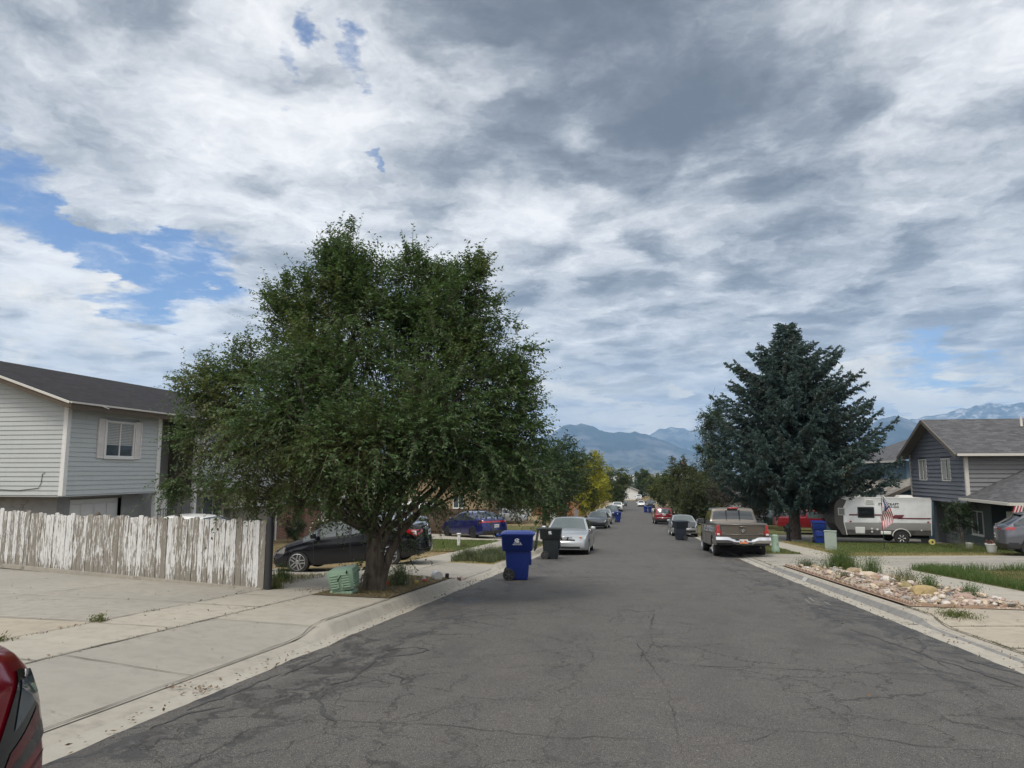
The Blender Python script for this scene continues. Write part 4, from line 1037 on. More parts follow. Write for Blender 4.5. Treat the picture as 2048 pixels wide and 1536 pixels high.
for sd in 'LR':
    tl = patch(ctx, sd, [(4.08, .60), (4.672, .72), (4.66, .95), (4.46, .975)], 'taillight', M_SMOKE, .008, 18)
    patch(ctx, sd, [(4.26, .67), (4.62, .775), (4.62, .83), (4.32, .73)], 'lamp_bar', M_REDD, .011, 10, tl); patch(ctx, sd, [(4.36, .79), (4.65, .87), (4.64, .93), (4.46, .94)], 'clear_section', plain('smoked_clear', (.08, .10, .11), .06, 0, .4, Coat_Weight=1.0), .011, 10, tl)
    sx = 1 if sd == 'R' else -1; patch_rear(ctx, [(sx*.45, .85), (sx*.70, .83), (sx*.70, .91), (sx*.45, .90)], 'taillight', M_SMOKE, .014)
    patch(ctx, sd, [(4.1, .555), (4.69, .66), (4.69, .666), (4.1, .561)], 'bumper_seam', M_INK, .004, 10)
# -- gunmetal crossover in the drive at the right edge
def det_lex(sd, s, x, y, z, b):
    L = 4.65; ax = abs(x)
    if (sd in 'LR' and s > L-.42 and .97 < z < 1.06 + (s-(L-.42))*.0) or (sd == 'R2' and .98 < z < 1.045): return 'taillight'
    if z < .50 and sd in ('L', 'R', 'R2', 'F'): return 'cladding'
sp = suv_spec(L=4.65, W=1.88, H=1.64, detail=det_lex, rim='five', rim_mat=M_DALLOY,
              top=[(0, .75), (.04, .85), (.35, .98), (1.15, 1.10), (1.25, 1.12), (1.95, 1.59), (2.3, 1.64), (3.1, 1.62), (3.75, 1.54), (3.86, 1.50), (4.45, 1.16), (4.55, 1.12), (4.65, 1.0)],
              rear_window=(3.88, 4.44), stations=[3.88, 4.44])
LX = (15.5, 28.9, -104)
root, ctx = make_car('parked_suv', 'gunmetal crossover in the driveway at the right edge of the view', 'car', sp, P_CHAR, park(*LX), R(LX[2]), pitch=gpitch(LX[0], LX[1], R(LX[2])))
plate(ctx, .72, True, -.0); emblem(ctx, 1.12, True, .05)
mb = MB(); mb.box(-.60, .60, -1.64, -1.40, 1.475, 1.505, 0, .012); mb.build('roof_spoiler', M_BLACK, ctx['root'], 40)

# -- blue sedan at the left, tail towards us
def det_el(sd, s, x, y, z, b):
    L = 4.6; ax = abs(x)
    if sd == 'R2' and .84 < z < .92 and ax > .0: return 'taillight'
    if sd in 'LR' and s > L-.30 and .84 < z < .97: return 'taillight'
    if sd == 'R2' and z < .42: return 'trunk_trim'
sp = sedan_spec(L=4.6, W=1.82, H=1.42, detail=det_el, rim='ten', rim_mat=M_DALLOY, rimr=.75)
BL = (-8.75, 39.0, 46)
root, ctx = make_car('parked_sedan', 'bright blue sedan with a full-width tail lamp in front of the brown fence', 'car', sp, P_BLUE, park(*BL), R(BL[2]), pitch=gpitch(BL[0], BL[1], R(BL[2])))
plate(ctx, .66); emblem(ctx, 1.0, True, .055)
writing('badge_lettering', 'ELANTRA', .06, M_CHROME, ctx['root'], (0, face_y(ctx, 0, .8)-.008, .80), (R(90), 0, 0), spacing=1.6)
# -- black sedan tail beyond the first one
sp = sedan_spec(L=4.6, W=1.8, H=1.42, detail=det_civic, rim='five', rimr=.7)
g2 = (-12.9, 36.6, 86)
root, ctx = make_car('parked_sedan', 'charcoal sedan with red tail lamps half hidden behind the big tree trunk', 'car', sp, P_DGREY, park(*g2), R(g2[2]), pitch=gpitch(g2[0], g2[1], R(g2[2])))
plate(ctx, .80)
# -- silver coupe with dark bonnet on the right kerb
def det_cp(sd, s, x, y, z, b):
    ax = abs(x)
    if sd in 'FLR' and s < .5 and ax > .40 and .56 < z < .72: return 'headlight'
    if sd == 'F' and ax < .62 and .28 < z < .42: return 'lower_grille'
    if sd == 'F' and ax < .3 and .58 < z < .64: return 'grille'
    if sd == 'T' and s < 1.15 and b < .86: return 'hood'
sp = sedan_spec(L=4.4, W=1.74, H=1.40, detail=det_cp, glass_f=M_GLASSL, mats={'hood': plain('primer_bonnet', (.05, .052, .055), .55), 'headlight': M_SMOKE}, doors=[(1.4, 2.6)])
root, ctx = make_car('parked_coupe', 'silver coupe with a dark bonnet facing us behind the right-hand black bin', 'car', sp, P_SILVB, park(3.3, 50.4, 180.8), R(180.8), pitch=gpitch(3.3, 50, R(180)))
# -- dark red crossover
def det_lx(sd, s, x, y, z, b):
    L = 4.7; ax = abs(x)
    if sd == 'R2' and ax > .55 and .98 < z < 1.12: return 'clear_lamp'
    if z < .58 and sd in ('L', 'R', 'R2'): return 'cladding'
sp = suv_spec(L=4.7, W=1.87, H=1.72, detail=det_lx)
root, ctx = make_car('parked_suv', 'dark red crossover seen from behind on the right side of the road', 'car', sp, P_RED, park(2.98, 77.0, 2.5), R(2.5), fine=.8, pitch=gpitch(3, 77, 0))
plate(ctx, 1.0); bar(ctx, 1.10, -.32, .32, .04, True, M_CHROME, 'chrome_strip'); bar(ctx, .68, -.75, .75, .05, True, M_CHROME, 'bumper_strip')
# -- red pickup side-on behind the spruce trunk
sp = pickup_spec(L=5.1, W=1.78, H=1.62, cab=2.95, detail=det_pk, rim='five', rim_mat=M_CHROME, axles=(.85, 3.95), doors=[(1.5, 2.6)], pillars=[], side_glass=(1.5, 2.85), wr=.36, mirror_mat=P_RED, mirror_big=1.0,
                 top=[(0, .85), (.03, .92), (.3, .98), (1.3, 1.04), (1.4, 1.06), (1.95, 1.56), (2.2, 1.62), (2.75, 1.61), (2.85, 1.58), (2.95, 1.12), (2.98, 1.10), (5.08, 1.10), (5.1, 1.05)],
                 belt=[(0, .84), (.4, .92), (1.5, .98), (5.1, .98)], bot=[(0, .34), (3.2, .34), (5.1, .42)], rear_window=(2.87, 2.945), windshield=(1.42, 1.92), bed=(3.08, 5.0, .4), glass_s=M_GLASSL)
root, ctx = make_car('parked_pickup', 'red pickup truck parked side-on behind the spruce trunk', 'pickup truck', sp, P_RED, park(13.5, 59.5, -88), R(-88), pitch=0)
# -- bits of further vehicles
sp = pickup_spec(L=5.4, W=1.95, H=1.85, detail=det_pk, rim='five', rim_mat=M_CHROME, bed=None)
root, ctx = make_car('parked_pickup', 'bright red pickup nose poking out of a drive between the right-hand shrubs', 'pickup truck', sp, P_RED, park(11.2, 93, 84), R(84), fine=.6)
sp = suv_spec(L=4.6, detail=det_plain)
root, ctx = make_car('parked_suv', 'white crossover half hidden behind the mirror of the brown pickup', 'car', sp, P_WHITE, park(8.9, 66, 70), R(70), fine=.6)
root, ctx = make_car('parked_sedan', 'dark green car glimpsed between the brown pickup and the white wall', 'car', sedan_spec(detail=det_cor), P_GREEN, park(12.3, 68, 90), R(90), fine=.5)
sp = sedan_spec(L=4.6, W=1.8, H=1.50, detail=det_plain)
root, ctx = make_car('parked_sedan', 'white car whose roof shows above the peeling picket fence', 'car', sp, P_WHITE, park(-14.0, 20.6, 90), R(90))
root, ctx = make_car('parked_pickup', 'white pickup parked nose-out behind the left-hand garden with the brown fence', 'pickup truck', pickup_spec(L=5.4, W=1.9, H=1.75, detail=det_pk, bed=None), P_WHITE, park(-13.4, 76, -85), R(-85), fine=.6)
root, ctx = make_car('parked_sedan', 'silver car with a dark tail beside the white pickup on the left', 'car', sedan_spec(detail=det_civic), P_SILVB, park(-11.9, 66, -80), R(-80), fine=.5)
root, ctx = make_car('parked_suv', 'white van-like car roof showing above the brown fence on the left', 'van', suv_spec(H=1.9, detail=det_plain), P_WHITE, park(-16.5, 52.0, 88), R(88), fine=.5)
root, ctx = make_car('parked_sedan', 'white sedan parked far away on the right near the street end', 'car', sedan_spec(detail=det_cor), P_WHITE, park(1.9, 178, 180), R(180), fine=.5)
root, ctx = make_car('parked_pickup', 'dark pickup parked beside the far white sedan on the right', 'pickup truck', pickup_spec(detail=det_pk, bed=None), P_DGREY, park(3.9, 166, 178), R(178), fine=.5)
root, ctx = make_car('parked_suv', 'dark crossover in front of the white house closing the street', 'car', suv_spec(detail=det_plain), P_DGREY, park(-4.6, 244, 140), R(140), fine=.5)
root, ctx = make_car('parked_pickup', 'white truck parked beside the house closing the street', 'pickup truck', pickup_spec(detail=det_pk, bed=None), P_WHITE, park(1.9, 243, 178), R(178), fine=.5)

# ---------------------------------------------------------------- houses, fences, street furniture
def siding_mat(name, c, dirt=.25):
    def f(t):
        p = t.obj
        n, _ = t.noise(t.mapping(p, (1, 1, 3)), 1.1, 6, .6); n2, _ = t.noise(t.mapping(p, (6, 6, .5)), 2, 5, .7)
        b = t.mix(n, tuple(q*(1-dirt*.5) for q in c), tuple(q*(1+dirt*.3) for q in c))
        b = t.mix(t.mapr(n2, .56, .75, 0, dirt*1.6), b, tuple(q*.62 for q in c)); col(t, b)
    return mat(name, f, Roughness=.62, Specular_IOR_Level=.35)
def shingle_mat(name, c, sc=1.0):
    def f(t):
        p = t.obj
        s = t.node('ShaderNodeSeparateXYZ', i_0=p)
        u = t.math('ADD', s.outputs[0], s.outputs[1]) if False else None
        vec = t.node('ShaderNodeTexCoord').outputs['UV']
        br = t.node('ShaderNodeTexBrick', i_Vector=vec); br.inputs['Scale'].default_value = 1.0; br.inputs['Brick Width'].default_value = .34; br.inputs['Row Height'].default_value = .145
        br.inputs['Mortar Size'].default_value = .008; br.inputs['Mortar Smooth'].default_value = .3; br.offset = .37; br.squash = 1
        br.inputs['Color1'].default_value = (*[q*.62 for q in c], 1); br.inputs['Color2'].default_value = (*[q*1.45 for q in c], 1); br.inputs['Mortar'].default_value = (*[q*.30 for q in c], 1)
        n, _ = t.noise(p, .7, 5, .6); n2, _ = t.noise(p, 55, 3, .7); n3, _ = t.noise(t.mapping(p, (1, 1, 1)), 3.0, 6, .7)
        b = t.mix(t.mapr(n, .3, .7, 0, .45), br.outputs['Color'], c); b = t.mix(t.mapr(n2, .5, .7, 0, .45), b, tuple(q*1.9 for q in c))
        b = t.mix(t.mapr(n3, .55, .72, 0, .3), b, tuple(q*.55 for q in c)); col(t, b)
        bump(t, t.math('ADD', br.outputs['Fac'], t.math('MULTIPLY', n2, -.4)), -.5, .02)
    return mat(name, f, Roughness=.92, Specular_IOR_Level=.2)
def brick_mat(name):
    def f(t):
        br = t.node('ShaderNodeTexBrick', i_Vector=t.node('ShaderNodeTexCoord').outputs['UV']); br.inputs['Scale'].default_value = 1.0
        br.inputs['Brick Width'].default_value = .22; br.inputs['Row Height'].default_value = .075; br.inputs['Mortar Size'].default_value = .009
        br.inputs['Color1'].default_value = (.22, .085, .048, 1); br.inputs['Color2'].default_value = (.13, .05, .032, 1); br.inputs['Mortar'].default_value = (.27, .23, .19, 1)
        n, _ = t.noise(t.obj, 5, 5, .6); col(t, t.mix(t.mapr(n, .4, .7, 0, .4), br.outputs['Color'], (.10, .045, .03)))
    return mat(name, f, Roughness=.9)
S_PALE = siding_mat('siding_pale_blue_grey', (.40, .425, .425)); S_CREAM = siding_mat('siding_cream', (.50, .47, .38))
S_SLATE = siding_mat('siding_slate', (.165, .178, .210)); S_TAUPE = siding_mat('siding_taupe', (.165, .165, .170)); S_BLUE = siding_mat('siding_blue', (.10, .17, .225))
S_TAN = siding_mat('siding_tan', (.28, .21, .13)); S_WHITE = siding_mat('wall_white', (.52, .52, .50)); S_DKGR = siding_mat('siding_dark_green_grey', (.10, .12, .125))
SH_DARK = shingle_mat('shingles_charcoal', (.022, .021, .023)); SH_GREY = shingle_mat('shingles_grey', (.078, .078, .082)); SH_LITE = shingle_mat('shingles_weathered', (.20, .185, .165)); SH_BRN = shingle_mat('shingles_brown', (.10, .08, .065))
STUCCO = concrete('stucco_grey', (.25, .25, .245), stain=.5); STUCCOB = concrete('stucco_beige', (.27, .245, .205), stain=.3); BRICK = brick_mat('red_brick')
T_WHITE = siding_mat('trim_white', (.60, .60, .585)); T_GREY = siding_mat('trim_grey', (.13, .115, .10)); T_GUT = siding_mat('gutter_pale', (.50, .48, .44)); W_GL = glassy('window_glass', (.035, .045, .05), .04)
CURT = plain('curtain', (.34, .35, .34), .9); T_WOOD = plain('worn_fascia', (.075, .058, .042), .9, var=.5, scale=9)
def uvset(o, f):
    me = o.data; uv = me.uv_layers.new(name='UVMap'); vs = me.vertices
    for poly in me.polygons:
        n = poly.normal
        for li in poly.loop_indices: uv.data[li].uv = f(vs[me.loops[li].vertex_index].co, n)
def siding(a, b, z0, z1, m, parent, name='siding_wall', rake=None, holes=(), lap=.135, depth=.022):
    """lap siding from a to b (plan points, outward normal to the right of a->b); rake: (u)->top height; holes: (u0,u1,z0,z1)"""
    A = Vector(a); B = Vector(b); L = (B-A).length; ux = (B-A)/L; nx = Vector((ux.y, -ux.x)); mb = MB()
    n = max(1, int(round((z1-z0)/lap))); lp = (z1-z0)/n
    def q(u, z, o): v = A+ux*u+nx*o; return (v.x, v.y, z)
    for k in range(n):
        za, zb_ = z0+k*lp, z0+(k+1)*lp
        segs = [(0, L)]
        if rake:
            us = [L*i/200 for i in range(201)]; ok = [u for u in us if rake(u) > (za+zb_)/2]
            if not ok: continue
            segs = [(ok[0], ok[-1])]
        for (h0, h1, hz0, hz1) in holes:
            if hz0 < (za+zb_)/2 < hz1:
                ns = []
                for s0, s1 in segs:
                    if h0 > s0: ns.append((s0, min(h0, s1)))
                    if h1 < s1: ns.append((max(h1, s0), s1))
                segs = [s_ for s_ in ns if s_[1]-s_[0] > .01]
        for s0, s1 in segs:
            mb.quad(q(s0, za, depth), q(s1, za, depth), q(s1, zb_, .002), q(s0, zb_, .002)); mb.quad(q(s0, za, 0), q(s1, za, 0), q(s1, za, depth), q(s0, za, depth))
    mb.poly([q(0, z0, -.05), q(L, z0, -.05), q(L, z1 if not rake else max(z0, rake(L)), -.05)] + ([q(L*i/10, rake(L*i/10), -.05) for i in range(9, 0, -1)] if rake else []) + [q(0, z1 if not rake else max(z0, rake(0)), -.05)])
    return mb.build(name, m, parent)
def frame_at(a, b):
    A = Vector(a); B = Vector(b); ux = (B-A).normalized(); nx = Vector((ux.y, -ux.x))
    return lambda u, o, z: (A.x+ux.x*u+nx.x*o, A.y+ux.y*u+nx.y*o, z)
def obox(mb, fr, u0, u1, o0, o1, z0, z1, m=0):
    i = len(mb.v); mb.v += [fr(u0, o0, z0), fr(u1, o0, z0), fr(u1, o1, z0), fr(u0, o1, z0), fr(u0, o0, z1), fr(u1, o0, z1), fr(u1, o1, z1), fr(u0, o1, z1)]
    for q in ((0, 3, 2, 1), (4, 5, 6, 7), (0, 1, 5, 4), (1, 2, 6, 5), (2, 3, 7, 6), (3, 0, 4, 7)): mb.f.append(tuple(i+k for k in q)); mb.m.append(m)
def window(fr, u0, u1, z0, z1, parent, fm=None, split='v', fw=.06, curtain=0.0, sill=True, name='window', plainc=False):
    mb = MB(); fm = fm or T_WHITE
    obox(mb, fr, u0, u1, -.04, .045, z1-fw, z1); obox(mb, fr, u0, u1, -.04, .045, z0, z0+fw)
    obox(mb, fr, u0, u0+fw, -.04, .043, z0+fw, z1-fw); obox(mb, fr, u1-fw, u1, -.04, .043, z0+fw, z1-fw)
    um = (u0+u1)/2
    if split == 'v': obox(mb, fr, um-.022, um+.022, -.03, .03, z0+fw, z1-fw)
    if sill: obox(mb, fr, u0-.04, u1+.04, -.02, .075, z0-.045, z0-.002)
    o = mb.build(name, fm, parent)
    g = MB(); g.quad(fr(u0+fw, .004, z0+fw), fr(u1-fw, .004, z0+fw), fr(u1-fw, .004, z1-fw), fr(u0+fw, .004, z1-fw)); g.build('pane', W_GL, o)
    if curtain:
        c = MB(); zz = lerp(z1-fw, z0+fw, curtain)
        if plainc: c.quad(fr(u0+fw+.01, .008, zz), fr(um-.03, .008, zz), fr(um-.03, .008, z1-fw), fr(u0+fw+.01, .008, z1-fw)); c.quad(fr(um+.12, .008, zz), fr(u1-fw-.01, .008, zz), fr(u1-fw-.01, .008, z1-fw), fr(um+.12, .008, z1-fw))
        for k in range(0 if plainc else int((z1-fw-zz)/.05)): z = z1-fw-k*.05; c.quad(fr(u0+fw+.01, .007, z-.04), fr(um-.03, .007, z-.04), fr(um-.03, .010, z), fr(u0+fw+.01, .010, z)); c.quad(fr(um+.03, .007, z-.04), fr(u1-fw-.01, .007, z-.04), fr(u1-fw-.01, .010, z), fr(um+.03, .010, z))
        c.build('blind', CURT, o)
    return o
def roof_slab(pts, th, m, parent, name='roof', uvdir=None, edge=None):
    """pts: 4 points eaveA, eaveB, ridgeB, ridgeA"""
    P_ = [Vector(p) for p in pts]; up = Vector((0, 0, 1)); mb = MB(); i = 0
    mb.loft([[tuple(p-up*th) for p in P_], [tuple(p) for p in P_]], 0)
    o = mb.build(name, m, parent); e = (P_[1]-P_[0]).normalized(); nrm = e.cross(P_[3]-P_[0]).normalized(); s = nrm.cross(e)
    uvset(o, lambda co, n: ((co-P_[0]).dot(e), (co-P_[0]).dot(s))); return o
def bartube(mb, a, b, w_, h_, m=0):
    a = Vector(a); b = Vector(b); t = (b-a).normalized(); sd = t.cross(Vector((0, 0, 1))); sd = sd.normalized() if sd.length > .01 else Vector((1, 0, 0)); u = sd.cross(t)
    mb.loft([[tuple(p+sd*w_/2*i+u*h_/2*j) for i, j in ((-1, -1), (1, -1), (1, 1), (-1, 1))] for p in (a, b)], m)

# ---- left house: pale grey upper storey over a stucco garage
gz = G(-16, 18)
def left_house():
    H = thing('split_level_house', 'pale grey sided house with a charcoal roof above the peeling fence', 'house', (-16, 18, gz))
    def c(o): return o
    X0 = 0.0; z1 = 1.98; z2 = 4.60; D = 9.0                   # local: x<0 into the lot, y along the street
    rise = .335
    rk = lambda u: z2 + min(u, D-u)*rise*1.0
    # gable side faces the camera (-y); front faces the street (+x)
    siding((-D, 0), (0, 0), z1, z2+D/2*rise, S_PALE, H, rake=rk)
    fr = frame_at((0, 0), (0, 14)); 
    siding((0, 0), (0, 4.0), z1, z2, S_PALE, H, holes=[(1.40, 3.0, 3.05, 4.28)])
    siding((0, 6.6), (0, 13.5), z1, z2, S_PALE, H)
    # recessed lower storey
    mb = MB(); mb.box(-D+.3, -.55, .45, .95, -.4, z1); mb.box(-D+.3, -.55, 3.15, 4.6, -.4, z1); mb.box(-.75, -.55, .95, 3.15, 1.86, z1); mb.box(-.7, -.45, 4.6, 6.6, -.3, .9)
    mb.box(-D+.3, -.9, 6.6, 13.5, -.4, z1); mb.build('stucco_wall', STUCCO, H)
    mb = MB(); mb.box(-D, 0, 0, 4.0, z1-.05, z1-.002); mb.box(-D, 0, 6.6, 13.5, z1-.05, z1-.002); mb.build('soffit', S_PALE, H)
    mb = MB(); mb.box(-D+.5, -1.4, 4.0, 6.6, -.3, z2); mb.build('entry_wall', STUCCO, H)
    mb = MB(); mb.box(-D+.4, .02, 4.0, 6.6, z2-.12, z2+.10); mb.build('entry_ceiling', T_GREY, H)
    # garage door with raised panels
    mb = MB(); frg = frame_at((-.70, .95), (-.70, 3.15)); obox(mb, frg, 0, 2.2, -.05, 0, -.2, 1.80)
    for r in range(4):
        for k in range(4): obox(mb, frg, .07+k*.54, .51+k*.54, 0, .022, -.10+r*.47, .24+r*.47)
    mb.build('garage_door', T_WHITE, H)
    mb = MB(); obox(mb, frg, -.09, 0, -.02, .12, -.2, 1.86); obox(mb, frg, 2.2, 2.29, -.02, .12, -.2, 1.86); obox(mb, frg, 0, 2.2, -.02, .12, 1.80, 1.86); mb.build('door_frame', T_GREY, H)
    # corner boards
    for (x, y) in ((0, 0), (0, 4.0), (0, 6.6)):
        mb = MB(); mb.box(x-.10, x+.035, y-.035, y+.10, z1-.02, z2-.02); mb.build('corner_board', T_WHITE, H)
    # window with louvred shutters
    wi = window(fr, 1.50, 2.80, 3.08, 4.22, H, curtain=.72)
    for u0 in (1.18, 2.81):
        mb = MB(); obox(mb, fr, u0, u0+.31, .02, .045, 3.05, 4.25)
        for k in range(22):
            z = 3.13+k*.048
            if 10 <= k <= 11: continue
            obox(mb, fr, u0+.05, u0+.26, .045, .058, z, z+.028)
        obox(mb, fr, u0, u0+.045, .045, .062, 3.05, 4.25); obox(mb, fr, u0+.265, u0+.31, .045, .062, 3.05, 4.25); mb.build('shutter', plain('shutter_white', (.58, .55, .53), .6), H)
    # entry: white posts, door, railing
    for y in (4.16, 6.35):
        mb = MB(); mb.box(-.16, -.02, y-.07, y+.07, -.3, z2); mb.build('porch_post', T_WHITE, H)
    mb = MB(); mb.box(-.62, -.56, 4.7, 5.5, .9-.9, 2.0+.0); mb.build('entry_door', T_WHITE, H)
    mb = MB(); mb.tube([(-.12, 4.2, 1.35), (-.12, 6.3, 1.35)], .02, 5)
    for k in range(15): mb.tube([(-.12, 4.25+k*.145, .3), (-.12, 4.25+k*.145, 1.35)], .011, 4)
    mb.build('railing', plain('rail_iron', (.12, .12, .12), .6), H)
    w2 = frame_at((0, 6.6), (0, 13.5)); window(w2, 1.2, 2.8, 2.9, 4.1, H)
    window(frame_at((-.9, 6.6), (-.9, 13.5)), 1.5, 3.0, .6, 1.7, H, fm=T_WHITE)
    # roof
    e = .45; r = D/2
    zr = z2+r*rise+.16; ze = z2-e*rise+.16
    roof_slab([(e, -e, ze), (e, 13.5+e, ze), (-r, 13.5+e, zr), (-r, -e, zr)], .07, SH_DARK, H)
    roof_slab([(-D-e, 13.5+e, ze), (-D-e, -e, ze), (-r, -e, zr+.002), (-r, 13.5+e, zr+.002)], .07, SH_DARK, H)
    mb = MB(); bartube(mb, (e+.02, -e-.02, ze-.12), (e+.02, 13.5+e, ze-.12), .035, .17); mb.build('fascia', T_WOOD, H)
    mb = MB(); bartube(mb, (e+.05, -e-.03, ze-.02), (e+.05, 13.5+e, ze-.02), .05, .05); mb.build('gutter_edge', T_GUT, H)
    mb = MB(); bartube(mb, (e+.0, -e-.025, ze-.03), (-r, -e-.025, zr-.03), .05, .06); bartube(mb, (-D-e, -e-.025, ze-.03), (-r, -e-.025, zr-.03), .05, .06); mb.build('rake_trim', T_GUT, H)
    mb = MB(); bartube(mb, (e+.0, -e-.01, ze-.13), (-r, -e-.01, zr-.13), .03, .14); bartube(mb, (-D-e, -e-.01, ze-.13), (-r, -e-.01, zr-.13), .03, .14); mb.build('rake_board', T_WOOD, H)
    mb = MB(); mb.quad((e, -e, ze-.085), (e, 13.9, ze-.085), (-.0, 13.9, z2-.0), (0, -e, z2)); mb.build('eave_soffit', T_WOOD, H)
    # cable on the gable
    mb = MB(); mb.tube([(-2.2, -.03, z1+.16), (-1.4, -.03, z1+.13), (-.75, -.03, z1+.20), (-.68, -.03, z1+.35), (-.66, -.03, z1+.60), (-.58, -.03, z1+.64)], .008, 5); mb.build('cable', M_INK, H)
    mb = MB(); mb.tube([(.5, .6, ze-.01), (.58, .9, ze-.10)], .012, 5); mb.build('bracket', T_WHITE, H)
left_house()

# ---- second house on the left: cream siding over brick
gz2 = G(-16, 30)
def cream_house():
    H = thing('split_level_house', 'cream sided house with a red brick lower wall behind the black sedan', 'house', (-16.4, 27.5, gz2))
    z1 = 1.55; z2 = 4.1; D = 8
    siding((0, 0), (0, 17), z1+.12, z2, S_CREAM, H); siding((-D, 0), (0, 0), z1, z2+D/2*.33, S_CREAM, H, rake=lambda u: z2+min(u, D-u)*.33)
    mb = MB(); mb.box(.0, .05, 0, 17, z1, z1+.12); mb.build('base_trim', T_WHITE, H)
    mb = MB(); mb.box(-D+.3, -.25, .3, 3.95, -.5, z1); mb.build('stucco_wall', STUCCOB, H)
    bw = MB(); bw.box(-D+.3, -.2, 4.0, 5.9, -.5, z1); bw.box(-D+.3, -.2, 7.1, 9.1, -.5, z1); bw.box(-D+.3, -.2, 10.6, 12.2, -.5, z1); bw.box(-D+.3, -.2, 13.6, 17, -.5, z1); o = bw.build('brick_wall', BRICK, H); uvset(o, lambda co, n: (co.x+co.y, co.z))
    mb = MB(); mb.box(-.9, -.6, 5.9, 7.1, -.5, z1); mb.box(-.9, -.6, 9.1, 10.6, -.5, z1); mb.box(-.9, -.6, 12.2, 13.6, -.5, z1); mb.build('recess_wall', STUCCOB, H)
    fr = frame_at((-.58, 5.9), (-.58, 13.6)); window(fr, .1, 1.15, .2, 1.45, H)
    mb = MB(); obox(mb, fr, 3.5, 4.4, 0, .05, -.1, 1.5); mb.build('entry_door', T_WHITE, H)
    mb = MB(); obox(mb, fr, 6.5, 7.5, 0, .05, -.1, 1.5); mb.build('entry_door', T_WHITE, H)
    for y in (9.2, 10.4, 12.4, 12.9, 13.4): mb = MB(); mb.box(-.14, -.02, y-.05, y+.05, -.1, z1+.1); mb.build('porch_post', T_WHITE, H)
    for k in range(3): mb = MB(); mb.box(-.3+.0, .9-k*.3, 8.8, 11.4, -.5+k*.16, -.34+k*.16); mb.build('step', M_CONC, H)
    mb = MB(); mb.tube([(.08, 3.97, z2-.2), (.08, 3.97, z1+.3), (-.12, 3.97, z1-.1), (-.12, 3.97, -.1), (.05, 3.97, -.18)], .05, 6); mb.build('downspout', T_WHITE, H)
    fr = frame_at((0, 0), (0, 17))
    for u in (1.2, 6.2, 11.5): window(fr, u, u+1.3, 2.3, 3.5, H)
    e = .4; ze = z2-e*.33+.15; zr = z2+D/2*.33+.15
    roof_slab([(e, -e, ze), (e, 17+e, ze), (-D/2, 17+e, zr), (-D/2, -e, zr)], .07, SH_BRN, H); roof_slab([(-D-e, 17+e, ze), (-D-e, -e, ze), (-D/2, -e, zr+.002), (-D/2, 17+e, zr+.002)], .07, SH_BRN, H)
    mb = MB(); bartube(mb, (e+.03, -e, ze-.06), (e+.03, 17+e, ze-.06), .06, .12); mb.build('gutter_edge', T_GUT, H)
cream_house()

